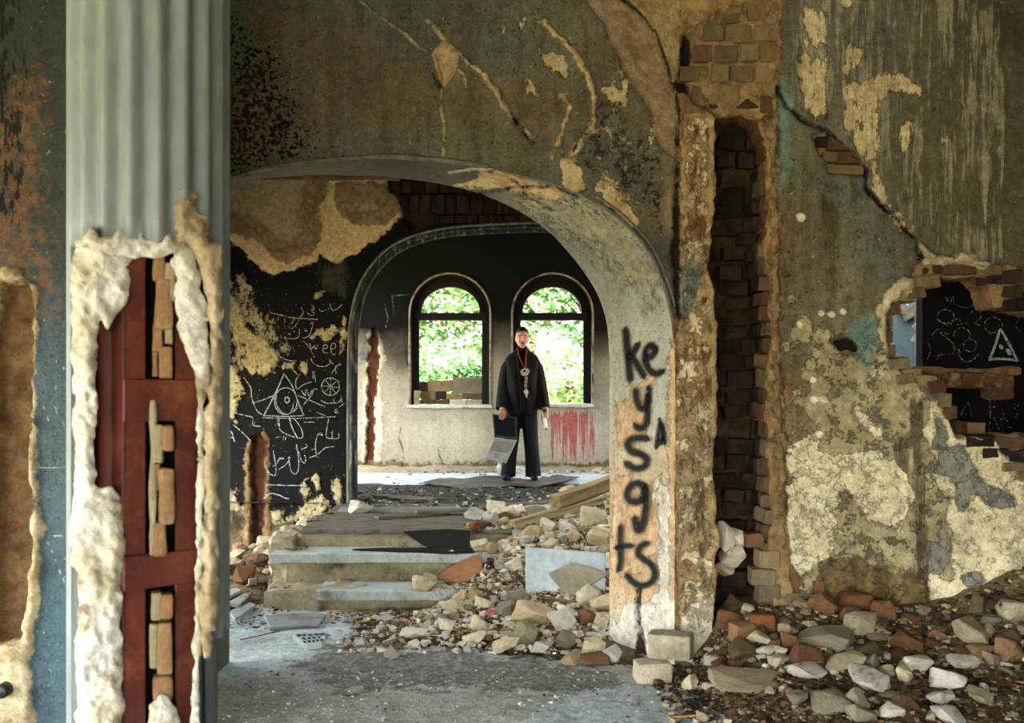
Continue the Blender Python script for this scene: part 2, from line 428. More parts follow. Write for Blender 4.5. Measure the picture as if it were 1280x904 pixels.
S = Sheet(D1, -90, 1500, -240, 858, 3.0)
U, V = S.U, S.V
S.cut(sd_poly([tuple(q) for q in fC] + [(117, 2000), (843, 2000)], U, V))
S.nosk = sd_poly([tuple(q) for q in fC] + [(117, 2000), (843, 2000)], U, V) > -7
chase = S.poly([(893, 138), (952, 142), (962, 200), (958, 300), (964, 420), (960, 520), (966, 640), (962, 700), (974, 770), (960, 800), (890, 800), (897, 700), (893, 560), (898, 470), (894, 380), (886, 330), (893, 240)], 5, 26, 4)
S.cut(chase)
hole_pts = [(1119, 381), (1150, 374), (1160, 364), (1176, 346), (1197, 345), (1229, 343), (1247, 358), (1254, 380), (1290, 386), (1345, 400), (1370, 470), (1345, 548), (1280, 546), (1212, 544), (1200, 540), (1194, 516), (1190, 494), (1178, 488), (1176, 474), (1153, 470), (1140, 462), (1116, 446), (1113, 420)]
S.cut(S.poly(hole_pts, 4, 16, 8))
pock = S.poly([(1040, 426), (1052, 419), (1072, 422), (1078, 436), (1070, 444), (1048, 441)], 3, 10, 2)

# masks ------------------------------------------------------------
band = S.poly([(728, -60), (738, 0), (752, 30), (762, 52), (776, 68), (790, 100), (812, 138), (818, 168), (834, 188), (850, 200), (850, 120), (846, 60), (848, -60)], 5, 30, 5)
band2 = S.poly([(766, -60), (775, 0), (800, 16), (818, 40), (832, 72), (842, 108), (850, 118), (850, -60)], 3, 20, 6)
pier = S.poly([(848, -300), (976, -300), (976, 60), (970, 140), (974, 300), (975, 500), (984, 640), (990, 700), (985, 860), (760, 860), (843, 640), (845, 560), (843, 430), (848, 400), (850, 200)], 3, 26, 7)
bricktop = S.poly([(862, 38), (880, 30), (905, 12), (930, 2), (958, 6), (972, 20), (976, 60), (970, 100), (974, 152), (893, 146), (866, 132), (848, 104), (852, 60)], 5, 20, 9)
bl = [(972, 108), (980, 130), (1000, 148), (1018, 158), (1036, 166), (1060, 188), (1082, 214), (1083, 236), (1104, 258), (1124, 275), (1142, 298), (1150, 324)]
crack = S.line(bl, 2.2, 1.2, 10, 11, 2.0)
upper = S.poly([(974, -300), (1600, -300), (1600, 332), (1230, 336), (1200, 328), (1150, 324)] + bl[::-1][1:], 2.0, 12, 12)
brk2 = S.poly([(1018, 168), (1036, 166), (1060, 188), (1082, 214), (1080, 219), (1040, 218), (1034, 205), (1020, 186)], 3, 9, 13)
ring = S.poly([(1150, 322), (1172, 326), (1200, 330), (1232, 334), (1250, 330), (1282, 338), (1380, 380), (1400, 480), (1380, 580), (1285, 600), (1262, 575), (1246, 553), (1214, 545), (1198, 548), (1186, 520), (1176, 500), (1160, 482), (1140, 470), (1112, 452), (1110, 418), (1110, 385), (1135, 362), (1142, 345)], 4, 14, 14)
ringp = S.poly([(1112, 352), (1128, 348), (1144, 350), (1144, 372), (1116, 380), (1108, 410), (1110, 450), (1098, 425), (1096, 392)], 4, 12, 15)     # pale broken plaster at the left rim
toprim = S.poly([(1148, 306), (1160, 318), (1182, 322), (1215, 320), (1235, 332), (1215, 338), (1190, 331), (1160, 334), (1146, 322)], 4, 10, 16)
# cream streak patches on the upper right wall
pc = [[(1002, 12), (1022, 8), (1034, 34), (1030, 62), (1012, 60), (1004, 34)], [(996, 70), (1010, 66), (1030, 74), (1032, 140), (1020, 152), (1004, 134), (998, 110)],
      [(1054, 62), (1084, 56), (1078, 76), (1062, 100), (1054, 92)], [(1050, 102), (1082, 104), (1110, 92), (1136, 98), (1156, 112), (1150, 124), (1132, 118), (1110, 114), (1100, 130), (1096, 190), (1084, 205), (1066, 186), (1054, 160), (1056, 120)],
      [(1116, 166), (1142, 148), (1138, 164), (1128, 190), (1118, 182)], [(1084, 205), (1096, 200), (1110, 256), (1124, 266), (1146, 296), (1136, 300), (1106, 268), (1090, 246)], [(1172, 168), (1186, 172), (1184, 184), (1174, 180)], [(1048, -8), (1064, -6), (1062, 10), (1050, 8)]]
cream_r = mx(*[S.poly(q, 4, 14, 20 + i) for i, q in enumerate(pc)])
# cream plaster low on the right wall
pl = [[(984, 560), (1012, 540), (1030, 560), (1060, 580), (1048, 640), (1040, 700), (1000, 720), (986, 700)], [(1060, 500), (1080, 508), (1100, 530), (1106, 556), (1084, 548), (1066, 524)],
      [(1040, 566), (1100, 560), (1136, 590), (1142, 640), (1120, 660), (1086, 650), (1060, 620)], [(1160, 505), (1186, 494), (1196, 520), (1204, 548), (1212, 552), (1246, 556), (1262, 578), (1284, 604), (1300, 640), (1300, 770), (1160, 780), (1164, 720), (1190, 720), (1186, 640), (1170, 600), (1160, 560)]]
cream_l = mx(*[S.poly(q, 7, 26, 40 + i) for i, q in enumerate(pl)])
gp = [[(1166, 590), (1180, 560), (1206, 560), (1232, 606), (1262, 616), (1276, 636), (1250, 640), (1220, 620), (1206, 646), (1194, 632), (1196, 600)], [(1160, 680), (1184, 676), (1190, 700), (1178, 716), (1162, 712)], [(1204, 720), (1222, 714), (1230, 726), (1216, 734), (1206, 730)], [(1172, 520), (1186, 540), (1184, 560), (1166, 560)]]
grey_l = mx(*[S.poly(q, 5, 18, 50 + i) for i, q in enumerate(gp)])
brownlow = S.poly([(985, 860), (990, 770), (1040, 700), (1070, 690), (1100, 705), (1150, 722), (1160, 748), (1230, 764), (1300, 770), (1300, 900)], 8, 30, 60)
drip = mx(S.poly([(1138, 500), (1154, 505), (1158, 620), (1156, 780), (1142, 780), (1146, 640)], 4, 20, 61), S.poly([(1122, 560), (1140, 540), (1142, 660), (1132, 640)], 5, 12, 62), S.poly([(1024, 240), (1048, 250), (1050, 360), (1036, 400), (1028, 330)], 9, 20, 63) - 4)
teal = mx(S.poly([(974, 95), (992, 110), (986, 190), (978, 230), (974, 170)], 5, 14, 64), S.poly([(1056, 400), (1092, 398), (1098, 440), (1084, 470), (1072, 446)], 6, 14, 65), S.poly([(1080, 215), (1092, 232), (1090, 250)], 3, 8, 66))
# pale round knocks
kn = [(1026, 391, 4), (1039, 393, 4), (1053, 389, 4), (1000, 405, 4), (1016, 474, 4), (1017, 499, 5), (1030, 499, 4), (1001, 271, 5), (1024, 542, 4), (1056, 4, 6), (1018, 420, 2), (696, 72, 1)]
knock = mx(*[S.line([(a, b), (a + 1, b + 1)], r, .8, 5, 70 + i) for i, (a, b, r) in enumerate(kn)])
# spandrel left part
patch = S.poly([(540, 68), (552, 50), (566, 56), (575, 72), (570, 92), (556, 112), (548, 96)], 2, 8, 80)
creases = mx(S.line([(446, -2), (470, 18), (500, 40), (524, 58), (534, 66)], 1.4, 1, 12, 81, 2), S.line([(536, 28), (548, 42), (564, 58), (586, 80), (606, 96), (622, 122), (640, 148), (668, 176)], 2.6, 2.0, 12, 82, 3),
             S.line([(553, 112), (550, 135), (556, 160), (553, 198)], 1.4, 1, 9, 83, 2), S.line([(572, 88), (580, 94), (584, 110)], 1.2, .6, 9, 84, 1),
             S.line([(680, 28), (700, 50), (718, 66), (732, 92), (742, 124), (740, 160), (724, 178), (712, 200)], 3.0, 2.6, 12, 85, 3), S.line([(700, 120), (712, 132), (700, 170), (690, 200)], 2.4, 2.2, 10, 86, 3))
slit = mx(S.line([(640, 148), (656, 166), (668, 177)], 2.0, 1.2, 7, 87, 2), S.line([(736, 166), (722, 176), (716, 190)], 1.6, 1, 7, 88, 2), S.line([(540, 92), (551, 108)], 1.4, .8, 7, 89, 1))
sp = [[(676, 70), (704, 66), (716, 80), (712, 98), (696, 96), (684, 84)], [(756, 112), (770, 104), (780, 118), (770, 134), (758, 126)], [(776, 90), (786, 110), (782, 132), (776, 116)], [(752, 210), (772, 232), (792, 262), (800, 290), (782, 280), (760, 258), (744, 232)], [(700, 188), (730, 214), (736, 236), (712, 246), (700, 226)], [(658, 102), (670, 104), (668, 114), (660, 113)], [(666, 20), (678, 20), (676, 30), (668, 30)], [(648, 24), (654, 22), (654, 36), (650, 36)], [(628, 30), (638, 30), (636, 38), (630, 38)], [(810, 170), (818, 160), (822, 172), (814, 176)]]
cream_s = mx(*[S.poly(q, 5, 10, 90 + i) for i, q in enumerate(sp)])
flake = S.poly([(700, 210), (720, 120), (760, 80), (800, 130), (830, 180), (850, 200), (850, 420), (836, 385), (808, 312), (757, 262), (710, 238)], 10, 30, 100)    # badly flaking zone
mould = S.poly([(270, 30), (300, 20), (340, 60), (370, 110), (400, 150), (420, 190), (400, 200), (340, 210), (280, 225), (262, 130)], 14, 60, 101, sm=True)
mould_w = np.clip(mould / 40, -1, 1) * 11 - 9.5
rust = -3 + np.clip(S.poly([(270, -20), (420, -20), (560, 60), (700, 60), (760, 130), (720, 210), (500, 195), (300, 215)], 10, 60, 102) / 40, -1, 1) * 10 - 8
black_line = mx(S.poly([(846, 150), (850, 200), (851, 300), (850, 395), (843, 398), (840, 330), (842, 250)], 2, 10, 103), S.poly([(852, 44), (864, 42), (866, 78), (856, 90), (848, 90)], 2, 9, 104), S.poly([(842, 100), (860, 98), (864, 112), (848, 116)], 3, 9, 105))  # black line along the arch edge, sunk slightly into the plaster
tan_edge = S.poly([(838, 424), (850, 400), (852, 140), (893, 134), (893, 330), (895, 520), (896, 780), (850, 800), (840, 560)], 4, 14, 106)
grey_left = S.poly([(845, 380), (852, 330), (868, 318), (880, 330), (872, 372), (860, 396), (848, 402)], 4, 10, 107)
white_base = S.poly([(846, 860), (848, 775), (864, 756), (896, 752), (900, 860)], 5, 16, 108)
arc = S.line([(770, -12), (800, 14), (820, 38), (832, 66), (840, 96), (848, 122), (850, 200)], 1.8, 1.2, 12, 109, 2)
chasel = S.line([(965, 150), (968, 300), (968, 420), (976, 560), (980, 640)], 9, 5, 16, 110)

base = idw([(60, 60, '#3b423c'), (300, 60, '#59604f'), (420, 90, '#666a5a'), (500, 40, '#60655a'), (480, 160, '#6c6e5b'), (600, 150, '#6f705c'), (640, 60, '#62675a'), (700, 150, '#6c6c58'), (730, 220, '#5e6356'), (800, 230, '#596054'), (830, 320, '#4a5048'),
            (870, 20, '#7a6442'), (930, 30, '#8a734c'), (870, 250, '#a8895a'), (880, 480, '#b2905e'), (868, 620, '#a27a48'), (875, 720, '#ad8a5c'), (850, 520, '#9a6b38'), (966, 300, '#8a6a40'), (972, 480, '#8c6c42'), (970, 620, '#7e5f38'), (980, 740, '#75572f'),
            (1000, 60, '#6c7064'), (1040, 30, '#757a6e'), (1110, 40, '#6e7268'), (1200, 30, '#4a4535'), (1270, 30, '#352f22'), (1150, 150, '#63614c'), (1220, 130, '#5a5644'), (1190, 230, '#6b664e'), (1250, 230, '#544c38'), (1270, 320, '#5c553e'), (1180, 300, '#6f6a50'), (1400, 100, '#3c3526'), (1400, 300, '#4c4432'),
            (1000, 210, '#6f7563'), (1060, 250, '#707a6c'), (1110, 310, '#707868'), (1000, 330, '#7a745c'), (1060, 350, '#7e7a64'), (1100, 330, '#6d7264'), (1010, 440, '#867d60'), (1090, 480, '#7b8374'), (1130, 530, '#71786a'), (1040, 500, '#958a66'), (1000, 520, '#948760'), (1110, 600, '#878a76'), (1070, 660, '#7d7a66'), (1110, 680, '#76705a'), (1130, 560, '#7d8172'), (1230, 680, '#9fa392'), (1250, 740, '#a59468'), (1020, 680, '#9f8c60')], U, V)
creamy = '#d2bf8c'
base = base * (.80 + .20 * sstep(150, 480, V))[..., None] if False else base * .78
attrs = dict(base=base, pier=pier, band=band, band2=band2, upper=upper, streaks=np.clip(np.minimum(upper, 1200 - np.abs(U - 1120) * 9) * .3, -20, 4) - 5.2 + 3 * fbm(U, V, 60, 3, 131), brick=mx(bricktop, brk2, ring, chasel - 4), cream_r=np.minimum(cream_r, 6) - 1.5, cream_l=np.minimum(np.where(grey_l > 0, -grey_l, cream_l), 9) - 1, grey_l=grey_l,
             brownlow=np.minimum(brownlow, 8), drip=drip, teal=teal, knock=knock, crease=mx(creases, patch - 4), patch=patch, cream_s=cream_s, flake=np.clip(flake / 30, -1, 1) * 9 - 3, mould=mould_w, rust=rust, blackline=black_line, tan=np.minimum(tan_edge, 6), greyl=grey_left, wbase=white_base,
             pale=mx(ringp, toprim), dark=mx(crack, slit, arc - .6, pock - 3), lower=np.clip(S.poly([(975, 330), (1040, 390), (1150, 440), (1300, 560), (1300, 900), (975, 900)], 10, 40, 111) / 40, -1, 1) * 10 - 7)
relief = (.014 * sstep(-2, 2, band) + .010 * sstep(-2, 2, band2) - .018 * sstep(-1, 1, upper) + .05 * sstep(-3, 5, mx(bricktop - 2, brk2)) + .035 * sstep(-3, 8, ring) + .03 * sstep(-1.5, 2, mx(crack, slit)) + .05 * sstep(-2, 3, pock)
          - .016 * sstep(-1, 2, creases) + .006 * sstep(-1, 2, cream_r) + .008 * sstep(-2, 2, cream_l) + .02 * sstep(-2, 4, black_line) + .014 * sstep(-2, 2, tan_edge) - .03 * sstep(-2, 4, mx(ringp, toprim)) - .02 * sstep(-2, 6, white_base)
          + .012 * sstep(-1, 1.5, arc) + .008 * fbm(U, V, 60, 4, 120) + .004 * fbm(U, V, 14, 3, 121) + .012 * sstep(-3, 3, pier) * fbm(U, V, 26, 4, 122) + .016 * sstep(-3, 3, mx(ring, bricktop, brownlow, chasel)) * fbm(U, V, 18, 3, 123) - .01 * sstep(-2, 2, patch))
M_front = layered('front_wall_paint', [
    dict(a=None, o=-3.8, c1='#554830', c2='#363024', s=1.0, st=(13, 13, 1.1), amp=12, w=4, op=.8, ro=.68), dict(a=None, o=-6, c1='#4a4434', c2='#332f25', s=9, amp=13, w=3, op=.7, ro=.7),
    dict(a=None, o=-12, c1='#b3a987', c2='#97906f', s=17, amp=17, w=1.0, h=.4, ro=.62),
    dict(a=None, o=-11, c1='#26241c', c2='#35301f', s=23, amp=17, w=1.2, h=-.4, ro=.6),
    dict(a='rust', c1='#7d5a30', c2='#6b4f2c', s=46, amp=10, w=2, op=.8),
    dict(a=None, o=-9.0, c1='#6b6146', c2='#43402f', s=5, amp=10, w=5, op=.5),
    dict(a='mould', c1='#0a0a08', c2='#15110b', s=46, amp=20, w=1.4, ro=.5, det=4), dict(a='mould', c1='#8a5a2a', c2='#6e441f', s=34, amp=11, w=1.6, op=.8, o=-4),
    dict(a='flake', c1='#171a17', c2='#33352d', s=24, amp=11, w=1.2, h=-.5, o=-8.5, ro=.72),
    dict(a='flake', c1='#b5ad8a', c2='#958d6c', s=22, amp=11, w=1.0, h=.6, dist=.6, o=-8, ro=.72),
    dict(a='upper', c1='#5f604e', c2='#545543', s=12, amp=2, w=1, op=.35, h=.6),
    dict(a='lower', c1='#b8ab80', c2='#8f835f', s=11, amp=15, w=1.0, op=.9, h=.4, ro=.74),
    dict(a='teal', c1='#5b857a', c2='#6f8f84', s=16, amp=10, w=4, op=.75),
    dict(a='drip', c1='#3a3222', c2='#5a5039', s=1.0, st=(30, 30, 2.0), amp=14, w=4, op=.85),
    dict(a='streaks', c1='#a39f86', c2='#8a8770', s=1.0, st=(34, 34, 3.0), amp=12, w=1.6, op=.75, ro=.7, h=.2), dict(a='cream_r', c1='#d2c49c', c2='#b3a278', s=10, st=(2.4, 2.4, .8), amp=15, w=.9, h=.7, ro=.75),
    dict(a='cream_l', c1='#ded3ac', c2='#cfc298', s=14, amp=15, w=.9, h=-.5, ro=.74),
    dict(a='grey_l', c1='#8a8b7b', c2='#737466', s=14, amp=7, w=1.0, h=.4),
    dict(a='brownlow', c1='#7a6640', c2='#4c3c22', s=12, amp=12, w=3, h=-.5, ro=.72),
    dict(a='pier', c1='#9a8156', c2='#6d5534', s=13, amp=3, w=1.4, h=-.4),
    dict(a='tan', c1='#b09a70', c2='#8a7048', s=11, amp=5, w=1.2, h=.4), dict(a='tan', c1='#d8c9a2', c2='#c4b086', s=10, amp=9, w=.9, h=.6, o=-6.5, ro=.74), dict(a='tan', c1='#54391d', c2='#6b4d2a', s=13, amp=9, w=1.4, st=(1.6, 1.6, .6), op=.85, o=-7.5, h=-.4),
    dict(a='wbase', c1='#dcd6bb', c2='#c3b48c', s=14, amp=6, w=1.2, h=.5),
    dict(a='greyl', c1='#6d7468', c2='#8b8d7c', s=14, amp=6, w=1.2, h=.5),
    dict(a='band', c1='#79664a', c2='#98876a', s=8, amp=4, w=1.2, h=-.4),
    dict(a='band2', c1='#a8946a', c2='#7f6c48', s=12, amp=8, w=1.2, h=-.3),
    dict(a='brick', c1='#6f5a3a', c2='#94805a', s=18, amp=7, w=1.6, h=-.6),
    dict(a='patch', c1='#a88450', c2='#bfa271', s=20, amp=2, w=1, h=-.4),
    dict(a='crease', c1='#c8b588', c2='#9c8758', s=24, amp=2.2, w=1.2, h=.7),
    dict(a='cream_s', c1='#bcb08a', c2='#a58a5b', s=24, amp=9, w=1.2, h=.7),
    dict(a='knock', c1='#ded6bd', c2='#cfc4a4', s=40, amp=1.5, w=1, h=-.3),
    dict(a='pale', c1='#cfc4a2', c2='#a3936c', s=16, amp=5, w=1.2, h=.5),
    dict(a='blackline', c1='#100c08', c2='#221810', s=16, amp=5, w=2),
    dict(a='dark', c1='#120d08', c2='#1d150c', s=30, amp=1.5, w=1.2, h=-.8),
    dict(a='rim', c1='#5d4229', c2='#7c5d3a', s=10, amp=3, w=2),
], tint=.24, streak=.24, bump=1.0, bd=.014, fine=.5)
wall_front = S.build('wall_front', M_front, relief, attrs, skirt=.30, kind='structure')

# arch reveal: loft from the front edge to the narrower back edge
def reveal(name, parent):
    n = len(fC); m = 26
    A = np.array([P(u, v, D1) for u, v in fC]); B = np.array([P(u, v, D1 + T1) for u, v in bC])
    t = np.linspace(0, 1, m)
    co = A[:, None, :] * (1 - t[None, :, None]) + B[:, None, :] * t[None, :, None]
    # photo pixel of every vertex, for the marks
    u = 640 + co[..., 0] * F / co[..., 1]; v = YH - (co[..., 2] - CAMH) * F / co[..., 1]
    vis = (np.arange(n) < n * .62)[:, None] & np.ones((1, m), bool)
    def pol(pts, warp, ws, seed): return np.where(vis, sd_poly(pts, u, v) + fbm(u, v, ws, 4, seed) * warp, -BIG)
    def lin_(pts, w, warp, ws, seed): return np.where(vis, sd_line(pts, u, v, w) + fbm(u, v, ws, 3, seed) * warp, -BIG)
    tanp = mx(pol([(800, 640), (820, 610), (846, 590), (850, 690), (820, 690), (806, 720), (778, 730), (760, 700), (762, 600), (790, 590)], 9, 26, 1), pol([(768, 505), (800, 498), (812, 520), (796, 560), (770, 560)], 5, 14, 2), pol([(838, 425), (848, 425), (850, 660), (834, 660), (836, 500)], 3, 12, 3), pol([(784, 482), (802, 478), (818, 470), (822, 476), (802, 490), (796, 498)], 2, 7, 4))
    white = mx(pol([(758, 870), (760, 770), (790, 752), (830, 745), (850, 760), (850, 870)], 6, 20, 5), pol([(816, 600), (836, 590), (838, 740), (820, 750), (822, 660)], 4, 14, 6))
    brokn = pol([(598, 212), (640, 219), (690, 232), (706, 244), (690, 250), (650, 240), (612, 236), (560, 232), (596, 224)], 3, 12, 7)
    dark = mx(lin_([(600, 243), (640, 236), (690, 234), (720, 246)], 1.2, 1, 8, 8), lin_([(640, 225), (660, 248), (690, 262)], 1, .8, 8, 9), lin_([(795, 800), (800, 820), (798, 835)], 7, 3, 9, 10), lin_([(762, 812), (766, 832)], 3, 2, 8, 11), lin_([(800, 735), (797, 762), (800, 790)], 4, 3, 9, 12))
    soot = np.clip(pol([(660, 240), (720, 244), (770, 270), (800, 300), (830, 350), (820, 380), (760, 330), (720, 300), (690, 285), (650, 262)], 10, 30, 13) / 30, -1, 1) * 8 - 1
    cr = lin_([(560, 216), (590, 212), (620, 209), (600, 214)], 1.4, 1, 8, 14)
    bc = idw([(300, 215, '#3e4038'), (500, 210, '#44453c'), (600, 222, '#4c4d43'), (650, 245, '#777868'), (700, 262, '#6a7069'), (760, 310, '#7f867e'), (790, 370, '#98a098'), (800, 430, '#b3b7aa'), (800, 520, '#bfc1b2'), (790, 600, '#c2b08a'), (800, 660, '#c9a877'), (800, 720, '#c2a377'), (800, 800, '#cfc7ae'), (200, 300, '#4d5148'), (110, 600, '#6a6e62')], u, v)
    off = .004 * fbm(u, v, 40, 3, 20) + .006 * sstep(-2, 3, np.maximum(tanp, brokn)) + .012 * sstep(-1, 2, dark)
    nx = np.zeros_like(co); nx[:-1] = co[1:] - co[:-1]; nx[-1] = nx[-2]
    dv = B - A; nn = np.cross(nx, np.broadcast_to(dv[:, None, :], nx.shape)); nn /= np.linalg.norm(nn, axis=-1)[..., None] + 1e-9
    sgn = 1.0 if nn[20, 0, 0] > 0 else -1.0       # away from the opening on the right jamb
    co = co + nn * sgn * off[..., None]
    idx = np.arange(n * m).reshape(n, m)
    q = np.stack([idx[:-1, :-1], idx[1:, :-1], idx[1:, 1:], idx[:-1, 1:]], -1).reshape(-1, 4)
    r = lambda a: np.asarray(a).reshape(-1)
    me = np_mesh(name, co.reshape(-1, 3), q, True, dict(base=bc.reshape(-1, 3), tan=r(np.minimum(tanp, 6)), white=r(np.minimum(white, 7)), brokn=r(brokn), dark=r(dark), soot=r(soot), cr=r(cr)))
    mat = layered('reveal_plaster', [
        dict(a='soot', c1='#2a2c28', c2='#454841', s=16, amp=11, w=4, op=.75), dict(a='soot', c1='#a9a48a', c2='#8d8a74', s=34, amp=9, w=1, o=0, op=.8),
        dict(a=None, o=-8.5, c1='#55574c', c2='#6b6a58', s=20, amp=15, w=2, op=.6),
        dict(a='tan', c1='#c6a478', c2='#d0b48c', s=16, amp=9, w=1.0, h=-.5, ro=.72), dict(a='white', c1='#dcd8c6', c2='#c5bda2', s=16, amp=7, w=1.2, h=.5),
        dict(a='brokn', c1='#d0bd95', c2='#a88b5c', s=20, amp=5, w=1.2, h=-.6), dict(a='cr', c1='#c8bfa6', s=20, amp=2, w=1), dict(a='dark', c1='#18120c', c2='#35281a', s=24, amp=4, w=1.6, h=-.6)], tint=.2, streak=.14, bump=.9, fine=.3)
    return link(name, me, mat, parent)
arch_reveal = reveal('arch_reveal', wall_front)
arch_reveal['label'] = 'splayed plaster reveal of the large arch with black sprayed letters'

M_mould = layered and simple('moulding_paint', '#75786a', '#4f5147', 12, .7, dirt='#2d2c26')
def moulding(name, c0, c1, rad, dy, off, mat, parent):
    seg = fC[c0:c1]; t = np.gradient(seg, axis=0); t /= np.linalg.norm(t, axis=1)[:, None]
    nr = np.stack([t[:, 1], -t[:, 0]], 1)
    pts = [P(u + a * off, v + b * off, D1 + dy) for (u, v), (a, b) in zip(seg, nr)]
    r = rad * (1 + .2 * fbm(np.arange(len(seg)) * 7.0, np.zeros(len(seg)), 30, 2, 3))
    vs, fs = tube(pts, r, 8); return link(name, np_mesh(name, vs, fs), mat, parent)
moulding('arch_moulding', 120, 235, .013, -.006, -1.0, M_mould, wall_front)
moulding('arch_moulding', 36, 84, .009, -.004, -1.5, M_mould, wall_front)
moulding('arch_moulding', 40, 86, .006, -.004, -8, M_mould, wall_front)

# bricks of the front wall -----------------------------------------
def brick_field(pts, Y, row, wid, parent, mat, depth=.08, out=.012, seed=0, drop=.06, rowoff=.5):
    """courses of bricks inside a pixel polygon on the plane at Y"""
    r = random.Random(seed); xs = [q[0] for q in pts]; ys = [q[1] for q in pts]; k = Y / F
    y = min(ys); j = 0
    while y < max(ys):
        x = min(xs) - (wid * rowoff if j % 2 else 0) + r.uniform(-3, 3)
        while x < max(xs):
            w = wid * r.uniform(.75, 1.25); cx, cy = x + w / 2, y + row / 2
            if sd_poly(pts, np.array([cx]), np.array([cy]))[0] > 3 and r.random() > drop:
                X, _, Z = P(cx, cy, Y)
                brick(X, Y - out * r.uniform(-.4, 1.2), Z, (w - 2.5) * k, (row - 2.5) * k * r.uniform(.86, 1.0), depth, parent, mat, (0, r.uniform(-.05, .05), r.uniform(-.05, .05)))
            x += w
        y += row; j += 1
brick_field([(848, 20), (978, -20), (978, 146), (894, 144), (864, 128), (848, 100)], D1 + .045, 25, 32, wall_front, M_brick_tan, .1, .03, 1)
brick_field([(842, -140), (978, -140), (978, -8), (848, 20)], D1 + .045, 25, 32, wall_front, M_brick_tan, .1, .016, 2)
for (px, py, w, h, m) in [(1048, 178, 24, 17, M_brick), (1062, 196, 30, 15, M_brick), (1040, 195, 20, 14, M_brick), (1058, 211, 48, 12, M_brick_tan), (1030, 176, 16, 12, M_brick_dark)]:
    X, _, Z = P(px, py, D1); brick(X, D1 + .012, Z, w * D1 / F, h * D1 / F, .09, wall_front, m, (0, random.uniform(-.06, .06), .03))
# chase: brick back and side faces; shade of the recess is in the darker bricks
cx0, cx1 = P(884, 0, D1)[0], P(985, 0, D1)[0]
cb = D1 + .27
M_chase = simple('chase_mortar', '#4a3a26', '#2e2417', 10, .95, bump=.8, bd=.01, dirt='#1b140d')
zb, zt = P(0, 806, D1)[2], P(0, 136, D1)[2]
box('chase_lining', (cx0 - .03, cb + .05, zb), (cx1 + .05, cb + .10, zt + .05), M_chase, wall_front)
box('chase_lining', (cx0 - .04, D1 + .05, zb), (cx0 - .01, cb + .1, zt + .05), M_chase, wall_front)
box('chase_lining', (cx1 + .0, D1 + .06, zb), (cx1 + .05, cb + .1, zt + .05), M_chase, wall_front)
box('chase_lining', (cx0 - .04, D1 + .06, zt + .02), (cx1 + .05, cb + .1, zt + .07), M_chase, wall_front)
r_ = random.Random(5); z = zb
while z < zt:
    h = r_.uniform(.075, .105); x = cx0 - r_.uniform(0, .1)
    while x < cx1:
        w = r_.uniform(.12, .2)
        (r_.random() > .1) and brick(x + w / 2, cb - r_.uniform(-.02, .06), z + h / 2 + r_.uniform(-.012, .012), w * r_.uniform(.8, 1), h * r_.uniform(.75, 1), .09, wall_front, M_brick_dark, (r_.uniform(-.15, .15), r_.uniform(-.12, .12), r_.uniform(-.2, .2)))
        x += w
    # right flank, stepping out towards the room
    y = D1 + .03
    while y < cb:
        w = r_.uniform(.10, .17); jut = r_.uniform(.0, .06)
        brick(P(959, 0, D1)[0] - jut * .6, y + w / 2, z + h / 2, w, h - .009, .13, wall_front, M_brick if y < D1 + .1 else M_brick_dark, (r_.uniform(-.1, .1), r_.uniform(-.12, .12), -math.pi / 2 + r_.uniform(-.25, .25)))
        y += w
    z += h
# broken masonry round the hole
hb = [(1152, 338, 30, 14), (1160, 352, 34, 16), (1170, 336, 34, 12), (1200, 337, 40, 12), (1236, 338, 34, 14), (1262, 346, 30, 16), (1268, 365, 26, 14), (1275, 380, 36, 14), (1246, 349, 22, 12), (1146, 366, 22, 14), (1136, 370, 22, 12), (1119, 385, 16, 16), (1110, 402, 16, 18), (1109, 421, 17, 15), (1112, 438, 18, 14), (1124, 455, 26, 14), (1142, 468, 24, 14), (1132, 474, 22, 13), (1160, 478, 26, 18), (1172, 484, 22, 16), (1182, 500, 16, 18), (1190, 516, 14, 16), (1196, 534, 14, 18), (1226, 552, 34, 14), (1262, 553, 36, 14), (1246, 567, 34, 13), (1276, 570, 30, 14), (1268, 584, 28, 12), (1284, 588, 28, 12), (1296, 560, 36, 16), (1150, 480, 18, 12), (1288, 350, 30, 16), (1300, 372, 34, 16)]
for i, (px, py, w, h) in enumerate(hb):
    X, _, Z = P(px, py, D1); r_ = random.Random(i + 40)
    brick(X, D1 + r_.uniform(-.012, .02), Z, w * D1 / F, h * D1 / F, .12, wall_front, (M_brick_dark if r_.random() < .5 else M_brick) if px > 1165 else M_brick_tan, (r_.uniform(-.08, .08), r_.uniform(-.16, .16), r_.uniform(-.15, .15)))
for (px, py, w, h) in [(999, 754, 34, 24), (1028, 754, 14, 30), (1023, 735, 14, 18), (962, 700, 26, 22), (955, 722, 30, 20), (962, 742, 26, 22), (944, 676, 22, 18), (978, 760, 24, 26)]:
    X, _, Z = P(px, py, D1); brick(X, D1 - .004, Z, w * D1 / F, h * D1 / F, .12, wall_front, M_brick_tan, (0, random.uniform(-.05, .05), random.uniform(-.1, .1)))

